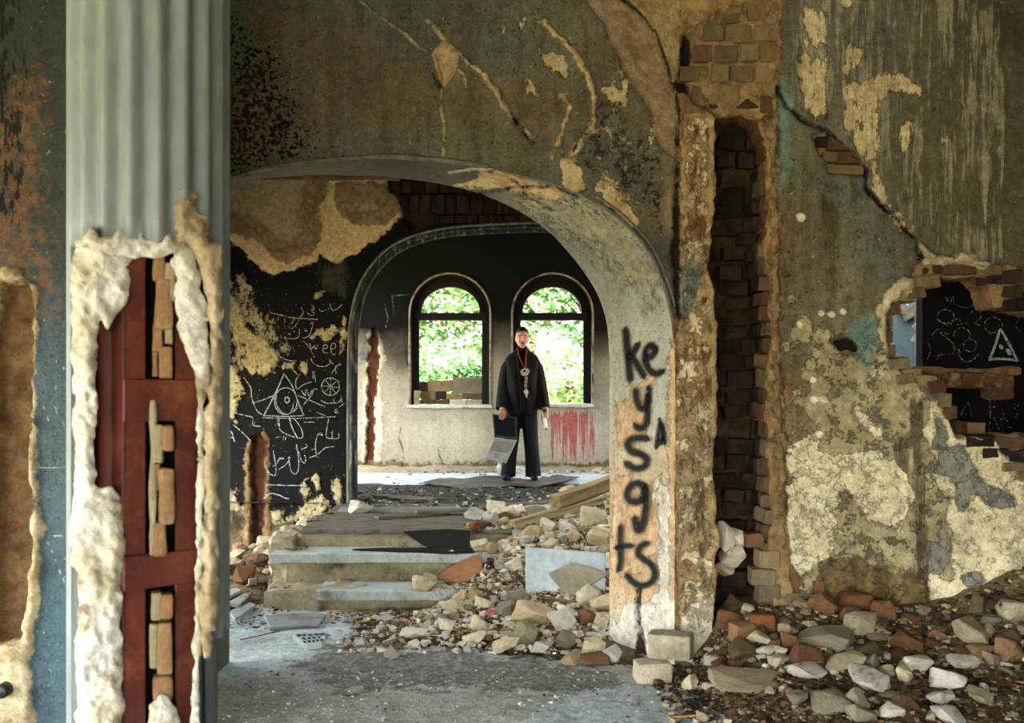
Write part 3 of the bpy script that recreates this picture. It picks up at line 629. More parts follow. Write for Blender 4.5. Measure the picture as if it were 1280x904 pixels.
# room behind the hole
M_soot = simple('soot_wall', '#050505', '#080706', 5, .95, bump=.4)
M_blue = layered and simple('pale_blue_paint', '#9ab4be', '#86a3ae', 5, .7, dirt=None)
Ys = 6.35
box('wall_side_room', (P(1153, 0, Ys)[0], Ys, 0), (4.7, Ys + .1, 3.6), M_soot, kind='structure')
jam = box('trim_1', (P(1080, 0, 7.6)[0], 7.6, 0), (P(1180, 0, 7.6)[0], 7.7, 3.0), M_blue, kind='structure')
for i in range(7):
    px, py = [(1142, 385), (1148, 396), (1136, 392), (1150, 410), (1147, 422), (1131, 388), (1151, 436)][i]
    X, _, Z = P(px, py, 7.6)
    o = link('plaster_chip', rough_box('plaster_chip', (-.04, 0, -.03), (.04, .02, .03), .02, .006, i, .006), simple('plaster_chip_%d' % i, '#dcdcd2', '#9d9684', 14), jam); o.location = (X, 7.585, Z); o.scale = (1.3, 1.3, 1.3); o.rotation_euler = (0, i * 1.3, 0)
M_ledge = simple('broken_ledge', '#5d3f22', '#3a2614', 14, .9, bump=.9, bd=.01, dirt='#8a7450')
YL = 5.46
lx0, lx1 = P(1150, 0, YL)[0], P(1268, 0, YL)[0]
led = empty('brick_lintel', (lx0, YL, P(0, 478, YL)[2]), label='broken brown lintel crossing the dark hole in the right wall', cat='lintel')
m = rough_box('lintel_core', (0, 0, -.03), (lx1 - lx0, .12, .05), .03, .008, 3, .01); link('lintel_core', m, M_ledge, led)
m = rough_box('lintel_crust', (0, -.01, .05), (lx1 - lx0 + .02, .10, .075), .02, .012, 6, .006); link('lintel_crust', m, simple('lintel_crust', '#7d6542', '#4d3620', 18, .9, bump=1, bd=.01), led)
m = rough_box('lintel_end', (lx1 - lx0 - .14, .0, -.09), (lx1 - lx0, .11, .01), .02, .012, 9, .012); link('lintel_end', m, M_ledge, led)
X, _, Z = P(1213, 533, 5.5)
o = link('loose_brick', rough_box('loose_brick', (-.055, 0, -.035), (.055, .1, .035), .03, .004, 4, .01), simple('loose_brick', '#7d6341', '#6a4e30', 14, .9), None, label='tan loose brick standing on the ledge of the hole below the lintel', cat='brick')
o.location = (X, 5.42, P(1213, 544, 5.42)[2] + .036)
box('ledge_sill', (P(1192, 0, D1)[0], D1 + .03, P(0, 556, D1)[2]), (P(1370, 0, D1)[0], D1 + .42, P(0, 544, D1)[2] - .012), M_ledge, wall_front)

# ------------------------------------------------------------------ left pier, nearer than the arch
DP = 4.0
Sp = Sheet(DP, -420, 170, -420, 990, 5.0)
U, V = Sp.U, Sp.V
slot = Sp.poly([(2, 352), (36, 350), (40, 420), (38, 560), (42, 640), (40, 730), (26, 800), (-10, 806), (-8, 400)], 4, 24, 1)
slotrim = Sp.poly([(-30, 330), (30, 338), (48, 362), (44, 470), (48, 600), (54, 690), (50, 770), (40, 830), (46, 900), (50, 1000), (-60, 1000), (-60, 330)], 5, 24, 2)
rustp = np.clip(Sp.poly([(-100, 120), (70, 60), (84, 300), (80, 420), (-100, 420)], 10, 50, 3) / 40, -1, 1) * 9 - 7
black = np.clip(Sp.poly([(-100, -50), (40, -60), (60, 120), (40, 300), (-100, 320)], 10, 50, 4) / 40, -1, 1) * 9 - 9
scr = mx(*[Sp.line(q, .7, .5, 8, 5 + i) for i, q in enumerate([[(82, 455), (64, 500), (84, 540)], [(52, 500), (64, 536)], [(58, 672), (88, 668)], [(58, 674), (86, 740)], [(50, 585), (88, 584)]])])
basep = idw([(40, 60, '#383d35'), (60, 250, '#3f4740'), (70, 420, '#4f6063'), (64, 600, '#52676c'), (66, 800, '#4d656c'), (-100, 500, '#4d5c5c'), (150, 100, '#3b413a')], U, V)
M_pier = layered('pier_paint', [dict(a='rust', c1='#6e4a26', c2='#5a4426', s=20, amp=14, w=3, op=.6), dict(a='black', c1='#0b0b09', c2='#15130f', s=22, st=(1.5, 1.5, .5), amp=16, w=1.6),
    dict(a='rim2', c1='#a89c7c', c2='#82714c', s=12, amp=5, w=1.5, h=.6), dict(a='slot', c1='#6a5232', c2='#4a351d', s=14, amp=6, w=2, h=-.6), dict(a='scr', c1='#b6c0bc', s=30, amp=1, w=.8, op=.7)], tint=.25, streak=.15)
basep = basep * .62
wall_left = Sp.build('wall_left', M_pier, .006 * fbm(U, V, 40, 4, 8) - .03 * sstep(-2, 4, slotrim) + .10 * sstep(-3, 6, slot) + .012 * sstep(-2, 2, slotrim) * fbm(U, V, 18, 3, 9), dict(base=basep, rust=rustp, black=black, rim2=slotrim, slot=slot, scr=scr), kind='structure')
px1 = P(170, 0, DP)[0]
M_dullwall = simple('dull_wall', '#565a50', '#6d6a58', 2, .9)
sheet_plane('pier_flank', [(px1, DP, -.3), (px1, D1 + .02, -.3), (px1, D1 + .02, 4.5), (px1, DP, 4.5)], M_dullwall, parent=wall_left)
X, _, Z = P(13, 858, DP); o = link('round_knob', np_mesh('round_knob', *tube([(0, -.05, 0), (0, -.045, 0), (0, 0, 0)], [.012, .028, .03], 16)), simple('black_knob', '#16181a', '#22241f', 20, .4), wall_left); o.location = (X, DP - .03, Z)

# ------------------------------------------------------------------ middle wall with the second arch
mA = [(438, 760), (438, 640), (438, 520), (439, 430), (443, 390), (452, 358), (468, 332), (490, 311), (520, 297), (560, 288), (610, 284), (660, 282), (690, 282)]
mA = mA + [(1380 - u, v) for u, v in mA[::-1][1:]]
mC = crom(mA, 8)
Sm = Sheet(D2, 150, 1010, 120, 720, 2.0)
U, V = Sm.U, Sm.V
Sm.cut(sd_poly([tuple(q) for q in mC] + [(942, 1500), (438, 1500)], U, V))
tanz = Sm.poly([(140, 100), (480, 100), (484, 232), (500, 252), (506, 268), (490, 288), (466, 304), (440, 316), (424, 330), (400, 322), (380, 330), (352, 345), (330, 338), (306, 318), (286, 300), (140, 300)], 4, 18, 1)
brown1 = Sm.poly([(140, 100), (412, 100), (412, 232), (396, 255), (404, 290), (390, 318), (360, 328), (340, 320), (322, 300), (292, 290), (140, 280)], 5, 20, 2)
brown2 = Sm.poly([(420, 228), (480, 232), (502, 262), (480, 282), (450, 286), (426, 276), (418, 250)], 4, 14, 3)
brk = Sm.poly([(484, 120), (1010, 120), (1010, 276), (690, 279), (620, 282), (560, 285), (520, 296), (506, 276), (500, 252), (484, 232)], 3, 14, 4)
pat = [[(410, 408), (420, 404), (424, 414), (416, 424), (404, 432), (400, 420), (388, 422), (396, 412)], [(378, 452), (384, 450), (386, 462), (382, 468), (376, 460)], [(354, 454), (368, 452), (366, 462), (354, 462)], [(270, 360), (300, 372), (310, 410), (330, 420), (340, 432), (350, 446), (344, 466), (312, 470), (300, 452), (310, 436), (296, 420), (284, 404), (270, 400)],
       [(264, 470), (290, 455), (300, 470), (306, 488), (298, 506), (296, 530), (280, 520), (264, 520)], [(378, 600), (384, 596), (388, 620), (380, 624), (376, 612)], [(390, 596), (398, 592), (402, 610), (394, 618)], [(416, 600), (428, 592), (430, 640), (424, 644), (414, 622)], [(370, 644), (384, 626), (402, 618), (412, 630), (406, 646), (380, 656)], [(340, 640), (352, 636), (352, 650), (342, 652)], [(268, 620), (290, 606), (300, 636), (292, 660), (270, 668)], [(424, 430), (428, 396), (434, 392), (434, 420), (430, 440)], [(394, 366), (406, 364), (402, 372), (394, 372)], [(296, 346), (304, 342), (318, 360), (308, 376), (298, 366)]]
pale = mx(*[Sm.poly(q, 3, 10, 10 + i) for i, q in enumerate(pat)])
speck = np.clip(mx(Sm.poly([(270, 340), (310, 350), (350, 380), (380, 440), (350, 470), (300, 480), (265, 500)], 6, 24, 30), Sm.poly([(262, 590), (300, 600), (340, 620), (440, 630), (440, 720), (262, 720)], 6, 24, 31)) / 26, -1, 1) * 8 - 7
chm = Sm.poly([(314, 548), (326, 544), (334, 552), (332, 590), (330, 640), (326, 700), (312, 700), (316, 640), (312, 590)], 3, 10, 32)
chr_ = Sm.poly([(308, 556), (330, 540), (338, 552), (336, 590), (338, 640), (336, 700), (302, 700), (308, 640), (304, 610)], 3, 9, 33)
low = Sm.poly([(262, 650), (300, 640), (330, 652), (380, 650), (438, 640), (438, 730), (262, 730)], 7, 20, 34)
smear = Sm.poly([(396, 336), (430, 326), (436, 350), (432, 372), (404, 360)], 3, 10, 35)
jag = mx(Sm.line([(418, 400), (424, 412)], 1, .5, 5, 36))
basem = np.zeros(U.shape + (3,)) + np.array(lin('#050505')) + 0 * idw([(350, 250, '#8a6f4a'), (440, 300, '#b79a64'), (350, 430, '#0d0d0b'), (400, 540, '#0b0b0a'), (300, 600, '#141310'), (380, 640, '#14120e'), (460, 350, '#0c0c0a'), (700, 250, '#2c2016')], U, V, soft=6)
M_mid = layered('sooty_graffiti_wall', [
    dict(a='tanz', c1='#c4aa76', c2='#d2bd8c', s=12, amp=6, w=1, h=.5), dict(a='brown', c1='#98825f', c2='#715a3e', s=9, amp=6, w=1.2, h=.4), dict(a='brown', c1='#b5a380', c2='#c6b590', s=9, amp=10, w=3, op=.6, o=-24),
    dict(a='speck', c1='#8f8767', c2='#a89f7c', s=16, st=(1.4, 1.4, .8), amp=11, w=.8, h=.5, ro=.75), dict(a='pale', c1='#bdb086', c2='#a89c76', s=24, amp=6.5, w=.8, h=.5, ro=.75), dict(a='low', c1='#75674a', c2='#3e3526', s=9, amp=15, w=2.5, h=.3),
    dict(a='smear', c1='#4d4a3e', c2='#2a2822', s=2, st=(26, 26, 2), amp=12, w=4, op=.8), dict(a='chr', c1='#8a7450', c2='#66502f', s=18, amp=4, w=1.2, h=.4), dict(a='chm', c1='#4e2d18', c2='#37210f', s=14, amp=5, w=1.6, h=-.5), dict(a='brk', c1='#3a2a1a', c2='#201810', s=10, amp=4, w=1.5, h=-.4), dict(a='rim', c1='#111312', c2='#2c3534', s=9, amp=3, w=2)], tint=.22, streak=.08)
wall_middle = Sm.build('wall_middle', M_mid, -.012 * sstep(-1, 1.5, tanz) - .010 * sstep(-1, 1.5, mx(brown1, brown2)) + .05 * sstep(-2, 3, brk) + .07 * sstep(-2, 4, chm) - .014 * sstep(-1, 2, mx(pale, chr_)) + .005 * fbm(U, V, 40, 4, 40) + .015 * sstep(-2, 4, low) * fbm(U, V, 10, 3, 41),
    dict(base=basem, tanz=tanz, brown=mx(brown1, brown2), brk=brk, pale=np.minimum(pale, 3) - 1.0, speck=speck, chm=chm, chr=chr_, low=low, smear=smear), skirt=T2, kind='structure')
# upright dark bricks over the arch
r_ = random.Random(9)
for row, (y0, y1) in enumerate([(226, 242), (243, 268), (269, 280)]):
    px = 486 + row * 9
    while px < 700:
        w = r_.uniform(13, 19)
        if not (row == 2 and px < 530):
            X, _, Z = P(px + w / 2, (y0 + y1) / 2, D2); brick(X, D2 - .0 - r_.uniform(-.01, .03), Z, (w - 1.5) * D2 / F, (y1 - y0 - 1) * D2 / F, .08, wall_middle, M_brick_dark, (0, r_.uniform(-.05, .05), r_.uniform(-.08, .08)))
        px += w
# arch mouldings and jamb trim
M_jamb = simple('jamb_paint', '#1c2527', '#0b0e0f', 5, .55, dirt='#8f948a', stretch=(9, 9, 1.2), spec=.4)
M_jamb2 = simple('jamb_edge', '#8b8f80', '#4a4c44', 6, .7, stretch=(6, 6, 1.0))
def mid_mould(name, off, rad, dy, mat, c0=0, c1=None):
    seg = mC[c0:c1]; t = np.gradient(seg, axis=0); t /= np.linalg.norm(t, axis=1)[:, None]; nr = np.stack([t[:, 1], -t[:, 0]], 1)
    pts = [P(u + a * off, v + b * off, D2 + dy) for (u, v), (a, b) in zip(seg, nr)]
    vs, fs = tube(pts, rad, 8); return link(name, np_mesh(name, vs, fs), mat, wall_middle)
mid_mould('arch_moulding', -2.0, .026, -.01, M_jamb)
mid_mould('arch_moulding', 2.6, .016, -.012, M_jamb2)
mid_mould('arch_moulding', -6.5, .018, -.004, M_jamb)
X0, X1 = P(150, 0, D2)[0], P(500, 0, D2)[0]
for z0, z1, dy, m in [(221, 226, .05, '#7c6d50'), (216, 221, .09, '#4c4334')]:
    za, zc = P(0, z1, D2)[2], P(0, z0, D2)[2]
    link('cornice_strip', rough_box('cornice_strip', (X0, D2 - dy, za), (X1, D2 + .01, zc), .08, .006, int(z0), .006), simple('cornice_%d' % z0, m, '#5b4d36', 9), wall_middle)

# ------------------------------------------------------------------ window wall of the back room
Sf = Sheet(D3, 380, 900, 190, 620, 1.6)
U, V = Sf.U, Sf.V
WIN = [(513.5, 611.5, 507.0), (641.5, 739.5, 506.0)]
def arch_pts(x0, x1, yb, top=343.0, spring=392.0, n=18, inset=0.0):
    cx = (x0 + x1) / 2; rx = (x1 - x0) / 2 - inset; ry = spring - top - inset
    pts = [(x0 + inset, yb)] + [(cx - rx * math.cos(math.pi * k / n), spring - ry * math.sin(math.pi * k / n)) for k in range(n + 1)] + [(x1 - inset, yb)]
    return pts
for x0, x1, yb in WIN: Sf.cut(sd_poly(arch_pts(x0, x1, yb), U, V))
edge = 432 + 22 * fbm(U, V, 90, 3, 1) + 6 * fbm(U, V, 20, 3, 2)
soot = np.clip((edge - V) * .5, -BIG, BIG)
chf = Sf.poly([(459, 470), (463, 412), (470, 408), (474, 440), (472, 480), (468, 520), (470, 600), (456, 600), (458, 530)], 3, 10, 3)
chfr = Sf.poly([(452, 600), (454, 500), (460, 440), (462, 408), (472, 404), (476, 430), (482, 450), (474, 470), (480, 520), (476, 600)], 3, 10, 4)
chf = np.minimum(chf, 5.0) ; ck = mx(Sf.line([(501, 535), (499, 548), (504, 562), (503, 584)], .6, .5, 6, 5, 1.2), Sf.line([(546, 560), (552, 576), (556, 588)], .5, .4, 6, 6, 1), Sf.line([(500, 402), (506, 430), (511, 470)], .8, .5, 6, 7, 1.5))
blood = np.clip(Sf.poly([(686, 522), (692, 516), (712, 514), (720, 517), (738, 514), (744, 540), (748, 572), (742, 580), (690, 584), (685, 556)], 3, 12, 8) / 6, -3, 1) * 7 - np.maximum(V - 522, 0) * .16 - np.maximum(514 - V, 0)
lowf = np.clip((V - 578 - 5 * fbm(U, V, 40, 3, 9)) * 1.5, -BIG, BIG)
scr = mx(Sf.line([(527, 522), (534, 519), (540, 522), (548, 521), (554, 523)], .5, .4, 4, 10), Sf.line([(526, 525), (552, 525)], .4, .3, 4, 11), Sf.line([(481, 380), (485, 398), (482, 410)], .5, .4, 5, 12), Sf.line([(489, 370), (512, 368)], .5, .4, 5, 13), Sf.line([(490, 370), (492, 392)], .4, .3, 5, 14))
bluep = mx(Sf.poly([(446, 440), (456, 436), (460, 448), (450, 454)], 3, 8, 15), Sf.poly([(466, 402), (476, 398), (486, 402), (482, 412), (470, 412)], 3, 8, 16), Sf.poly([(485, 432), (490, 432), (490, 438), (485, 438)], 1, 5, 17))
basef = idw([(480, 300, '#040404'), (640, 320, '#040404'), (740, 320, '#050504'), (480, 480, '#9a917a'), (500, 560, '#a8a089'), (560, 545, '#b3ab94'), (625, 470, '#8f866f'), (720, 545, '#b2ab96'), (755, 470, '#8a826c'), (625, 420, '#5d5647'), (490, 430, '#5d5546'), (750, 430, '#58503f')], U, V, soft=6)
M_far = layered('window_wall_paint', [dict(a='chfr', c1='#c9c2ac', c2='#a89a78', s=20, amp=3, w=.9, h=.5), dict(a='chf', c1='#5d2f18', c2='#3f2110', s=16, amp=4, w=1.2, h=-.5), dict(a='blood', c1='#8f3036', c2='#a5474a', s=1.6, st=(24, 24, 1.0), amp=13, w=3, op=.85, ro=.55), 
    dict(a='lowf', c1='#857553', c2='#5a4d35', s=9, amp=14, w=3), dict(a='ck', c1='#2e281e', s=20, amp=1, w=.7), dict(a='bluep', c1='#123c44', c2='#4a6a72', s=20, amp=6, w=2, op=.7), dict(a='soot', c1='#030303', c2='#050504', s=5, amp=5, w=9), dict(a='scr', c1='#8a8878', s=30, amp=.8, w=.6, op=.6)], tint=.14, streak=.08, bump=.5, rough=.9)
wall_far = Sf.build('wall_back', M_far, .004 * fbm(U, V, 40, 3, 20) + .05 * sstep(-1, 2, chf) - .01 * sstep(-1, 1.5, chfr), dict(base=basef, soot=soot, chf=chf, chfr=chfr, ck=ck, blood=blood, lowf=lowf, scr=scr, bluep=bluep), skirt=.34, kind='structure')
M_frame = simple('charred_frame', '#050404', '#0b0908', 14, .7, stretch=(3, 3, 1))
M_trimline = simple('window_bead', '#a79f8a', '#6a6252', 9, .7, dirt='#2b2720')
M_sill = simple('sill_plaster', '#cfd0c6', '#b4b1a0', 9, .85)
def frame_solid(name, outer, inner, y0, y1, mat, parent):
    """closed band between two pixel outlines (same count), extruded in depth"""
    n = len(outer); vs = []
    for Y in (y0, y1):
        for ring in (outer, inner): vs += [P(u, v, D3)[0::2] + (Y,) for u, v in ring]
    vs = [(a, c, b) for a, b, c in vs]
    fs = []
    for i in range(n - 1):
        o0, o1, i0, i1 = i, i + 1, n + i, n + i + 1; O0, O1, I0, I1 = 2 * n + i, 2 * n + i + 1, 3 * n + i, 3 * n + i + 1
        fs += [(o0, o1, i1, i0), (O1, O0, I0, I1), (i0, i1, I1, I0), (o1, o0, O0, O1)]
    for i in (0, n - 1): fs.append((i, n + i, 3 * n + i, 2 * n + i))
    return link(name, np_mesh(name, vs, np.array(fs), False), mat, parent)
for k, (x0, x1, yb) in enumerate(WIN):
    w = empty('window_%d' % (k + 1), P((x0 + x1) / 2, yb, D3 + .15), kind='structure')
    outer = arch_pts(x0 - 1, x1 + 1, yb + 2, 342, 392); i1 = arch_pts(x0, x1, yb + 2, 343, 392, inset=9.5)
    lst = [frame_solid('window_frame', outer, i1, D3 + .09, D3 + .17, M_frame, w)]
    # heavy arched head: the fanlight sits in a narrower half circle
    cx = (x0 + x1) / 2; n = 18
    big = [(cx - 41 * math.cos(math.pi * t / n), 391 - 41 * math.sin(math.pi * t / n)) for t in range(n + 1)]
    sml = [(cx - 37 * math.cos(math.pi * t / n), 390 - 32 * math.sin(math.pi * t / n)) for t in range(n + 1)]
    lst.append(frame_solid('fanlight_frame', big, sml, D3 + .07, D3 + .18, M_frame, w))
    lst.append(box('transom', (P(x0 + 3, 0, D3)[0], D3 + .07, P(0, 400, D3)[2]), (P(x1 - 3, 0, D3)[0], D3 + .18, P(0, 390.5, D3)[2]), M_frame, w, .006))
    bead = [P(u, v, D3 - .006) for u, v in arch_pts(x0 - 1.5, x1 + 1.5, yb, 341.5, 392)]
    vs, fs = tube(bead, .014, 6); lst.append(link('bead', np_mesh('bead', vs, fs), M_trimline, w))
    m = rough_box('sill', (P(x0 - 4, 0, D3)[0], D3 - .05, P(0, yb + 3, D3)[2]), (P(x1 + 3, 0, D3)[0], D3 + .34, P(0, yb - 1, D3)[2]), .05, .008, k, .01)
    lst.append(link('sill', m, M_sill, w))
    for o in lst: o.matrix_parent_inverse = Matrix.Translation(-w.location)

# ------------------------------------------------------------------ floors, ceilings, other walls
M_ceil = simple('ceiling_plaster', '#45423a', '#35322a', 2, .9)
M_bwall = simple('side_wall_plaster', '#6d6a5c', '#57523f', 2, .9)
M_ground = simple('dry_ground', '#9b8c68', '#7a6c4c', .6, .95, bump=.6)
def slab(name, lo, hi, mat): return box(name, lo, hi, mat, kind='structure')
slab('ceiling', (-4.4, -4.2, 4.4), (4.9, D1 + .3, 4.6), M_ceil)
slab('wall_right', (4.6, -4.2, -.3), (4.8, 6.4, 4.6), M_bwall)
slab('wall_rear', (-4.4, -4.2, 2.3), (4.8, -4.0, 4.6), M_bwall); slab('wall_rear_side', (2.2, -4.2, -.3), (4.8, -4.0, 2.5), M_bwall)
portal('portal_rear', (-1.1, -4.1, 1.2), (6.6, 2.6), (math.pi / 2, 0, 0))  # rear wall left open low, out of view, to add frontal light
slab('unseen_hall_header', (-4.4, -4.2, 2.3), (-4.2, DP + .1, 4.6), M_bwall)  # unseen header, brought low to keep light off the upper walls
slab('wall_corner', (-4.4, DP - .1, -.3), (-2.9, DP + .12, 4.6), M_bwall)
slab('wall_passage_left', (-3.3, D1, -.3), (-3.1, 6.0, 3.8), M_bwall)
slab('unseen_passage_header', (-3.3, 6.0, 1.8), (-3.1, D2 + .2, 3.8), M_bwall)  # unseen header, brought low to block the sun from the passage
slab('wall_passage_right', (4.6, 6.4, -.3), (4.8, D2 + .3, 3.8), M_bwall)
slab('ceiling_passage', (-3.3, D1 + .3, 3.7), (-.2, D2 + .3, 3.85), M_ceil)
slab('ceiling_side', (3.6, D1 + .3, 3.7), (4.8, D2 + .3, 3.85), M_ceil); slab('ceiling_sun_block', (1.9, D1 + .3, 3.7), (3.6, 7.0, 3.85), M_ceil); slab('ceiling_edge_far', (1.9, 7.5, 3.7), (3.6, D2 + .3, 3.85), M_ceil)  # unseen edge slabs shaped to keep sun off the blue panel
slab('ceiling_strip', (-.2, 7.0, 3.7), (1.9, D2 + .3, 3.85), M_ceil)  # unseen; ends short so an added roof opening lights the rubble
slab('wall_partition', (P(990, 0, D2)[0], D2 + .02, -.3), (4.8, D2 + .3, 3.8), M_bwall)
slab('wall_end', (-3.3, D2 + .02, -.3), (P(170, 0, D2)[0], D2 + .3, 3.8), M_bwall)
slab('ceiling_room', (-2.9, D2, 3.7), (3.1, D3 + .35, 3.85), M_ceil)
for nm, x in (('wall_room_left', -2.85), ('wall_room_right', 2.85)):
    slab(nm, (x - .1, D2 + .3, ZU - .4), (x + .1, 9.7, 3.8), M_bwall); 
    slab(nm + '_sill', (x - .1, 9.7, ZU - .4), (x + .1, D3 + .3, 1.0), M_bwall)
    slab(nm + '_head', (x - .1, 9.7, 2.9), (x + .1, D3 + .3, 3.8), M_bwall)
slab('wall_far_side', (2.6, D3 + .03, -.3), (3.1, D3 + .3, 3.8), M_bwall)
portal('portal_hall', (-4.3, 0, 1.25), (8.0, 2.7), (math.pi / 2, 0, -math.pi / 2))
portal('portal_room_left', (-2.95, 11.2, 1.95), (3.0, 1.9), (math.pi / 2, 0, -math.pi / 2))
portal('portal_room_right', (2.95, 11.2, 1.95), (3.0, 1.9), (math.pi / 2, 0, math.pi / 2))
portal('portal_roof', (.85, 6.3, 3.85), (2.1, 1.4), (0, 0, 0))
portal('portal_passage', (-3.2, 7.5, 1.05), (3.0, 2.1), (math.pi / 2, 0, -math.pi / 2))

# heap of debris as a height field, also used to seat the stones
def heap(x, y):
    x = np.asarray(x, float); y = np.asarray(y, float)
    xl = -.78 + .30 * (y - 6.0)
    a = np.clip((y - 5.72) / 1.75, 0, 1); h1 = .54 * a ** 1.15 * sstep(0, .55, x - xl) * (1 - sstep(8.0, 8.7, y))
    h1 = np.where(y < D1 + .3, 0, h1)
    # below the right wall
    e = np.clip(5.25 - y, 0, 3); hr = .26 * np.exp(-(e / .55) ** 1.5) + .05 * np.exp(-(e / 1.3) ** 2)
    h2 = hr * sstep(.85, 1.25, x) * (y < D1 + .25)
    h2 = h2 + .20 * np.exp(-((x - 2.75) / .35) ** 2) * np.exp(-((y - 5.2) / .35) ** 2)
    h1 = h1 + .16 * np.exp(-((x - .95) / .45) ** 2) * np.exp(-((y - 7.5) / .55) ** 2)
    h1 = h1 + .17 * np.exp(-((x - 1.18) / .24) ** 2) * np.exp(-((y - 7.92) / .26) ** 2)      # carries the far end of the timber
    h3 = .07 * sstep(-1.55, -2.0, x) * sstep(6.2, 7.0, y)
    return h1 + h2 + h3
def floor_sheet():
    xs = np.arange(-4.4, 4.81, .03); ys = np.concatenate([np.arange(-4, 2.4, .2), np.arange(2.4, D2 + .1, .028)])
    X, Y = np.meshgrid(xs, ys)
    h = heap(X, Y); Z = h + .010 * fbm(X, Y, .5, 4, 1) + .006 * fbm(X, Y, .08, 3, 2) * (1 + 1.2 * (h > .02)) - .004
    Yc = np.maximum(Y, .5); u = 640 + X * F / Yc; v = YH + (CAMH) * F / Yc
    ok = Y > 2.0
    dust = np.where(ok, sd_poly([(240, 770), (420, 740), (520, 756), (540, 790), (420, 800), (360, 830), (300, 850), (240, 850)], u, v) + 8 * fbm(u, v, 30, 4, 3), -BIG)
    dust = mx(dust, np.where(ok, sd_poly([(700, 860), (860, 850), (900, 920), (640, 920)], u, v) + 8 * fbm(u, v, 30, 4, 4), -BIG) - 3)
    burnt = np.where(ok, sd_poly([(360, 828), (420, 806), (560, 810), (700, 826), (780, 850), (700, 872), (560, 862), (430, 860)], u, v) + 8 * fbm(u, v, 34, 4, 5), -BIG)
    soil = np.clip(mx((X - .78 - .25 * (5.2 - Y)) * 60, np.where(h > .012, 14, -14), np.where(ok, sd_poly([(430, 800), (470, 764), (540, 745), (800, 760), (800, 830), (600, 812)], u, v), -BIG)), -30, 30) + 6 * fbm(u, v, 30, 4, 6)
    soil = np.where(Y < 2.5, -20, soil)
    bc = np.where(h[..., None] > .02, np.array(lin('#4d3f2a')), np.array(lin('#b4b8ae')))
    nv, nu = X.shape; idx = np.arange(nv * nu).reshape(nv, nu); q = np.stack([idx[:-1, :-1], idx[:-1, 1:], idx[1:, 1:], idx[1:, :-1]], -1).reshape(-1, 4)
    r = lambda a: np.asarray(a, float).reshape(-1)
    me = np_mesh('floor', np.stack([X, Y, Z], -1).reshape(-1, 3), q, True, dict(base=bc.reshape(-1, 3), dust=r(dust), burnt=r(np.minimum(burnt, 8)), soil=r(soil)))
    mat = layered('hall_floor', [dict(a=None, o=-5, c1='#a39f8c', c2='#7d7a6a', s=6, amp=14, w=4), dict(a=None, o=-11, c1='#5e5746', c2='#474235', s=14, amp=17, w=2),
        dict(a='dust', c1='#c3cecb', c2='#a9b8b5', s=9, amp=9, w=3, h=.3), dict(a='burnt', c1='#2b2b26', c2='#4a4a42', s=12, amp=18, w=4, op=.7, o=-2), dict(a='burnt', c1='#8d9188', c2='#a9aba0', s=30, amp=14, w=1.5, op=.8, o=-9), dict(a='soil', c1='#4a3820', c2='#2a1f12', s=22, amp=14, w=3, h=.5), dict(a='soil', c1='#7a6a4c', c2='#5f4f36', s=45, amp=16, w=1.5, h=.5, o=-8)], tint=.25, streak=0, bump=1.0, bd=.015, fine=.5, rough=.8)
    return link('floor', me, mat, kind='structure')
floor = floor_sheet()
slab('ground', (-60, -60, -.5), (60, 12.9, -.12), M_ground)

# upper floor
def upper_floor():
    xs = np.arange(-2.9, 3.0, .035); ys = np.arange(D2 - .04, D3 + .03, .03); X, Y = np.meshgrid(xs, ys)
    u = 640 + X * F / Y; v = YH + (CAMH - ZU) * F / Y
    pale = np.where(Y > 9.4, (606 + 2 * fbm(u, v * 3, 60, 3, 1) - v) * 2.2, -BIG); deb = np.clip(mx((Y - 12.15) * 60, -8 * np.ones_like(X)), -20, 20)  # pale far floor; the gleam of window light is put into its colour
    Z = ZU + .006 * fbm(X, Y, .3, 4, 3) + .012 * np.abs(fbm(X, Y, .1, 3, 4)) * (pale < 0) + .05 * sstep(12.2, 12.55, Y) * (1 + .6 * fbm(X, Y, .2, 3, 5))
    bc = np.broadcast_to(np.array(lin('#34302a')), X.shape + (3,))
    nv, nu = X.shape; idx = np.arange(nv * nu).reshape(nv, nu); q = np.stack([idx[:-1, :-1], idx[:-1, 1:], idx[1:, 1:], idx[1:, :-1]], -1).reshape(-1, 4)
    r = lambda a: np.asarray(a, float).reshape(-1)
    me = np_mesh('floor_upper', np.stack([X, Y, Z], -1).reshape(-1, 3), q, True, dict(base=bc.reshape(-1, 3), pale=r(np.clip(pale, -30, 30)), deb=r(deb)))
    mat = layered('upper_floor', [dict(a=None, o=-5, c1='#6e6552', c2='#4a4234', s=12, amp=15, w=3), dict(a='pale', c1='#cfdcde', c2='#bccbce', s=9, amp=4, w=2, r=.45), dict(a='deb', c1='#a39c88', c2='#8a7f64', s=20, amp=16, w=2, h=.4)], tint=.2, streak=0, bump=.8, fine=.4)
    return link('floor_upper', me, mat, kind='structure')
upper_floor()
slab('trim_4', (-2.9, D2 + .14, -.1), (3.0, D3 + .05, ZU - .03), M_bwall)

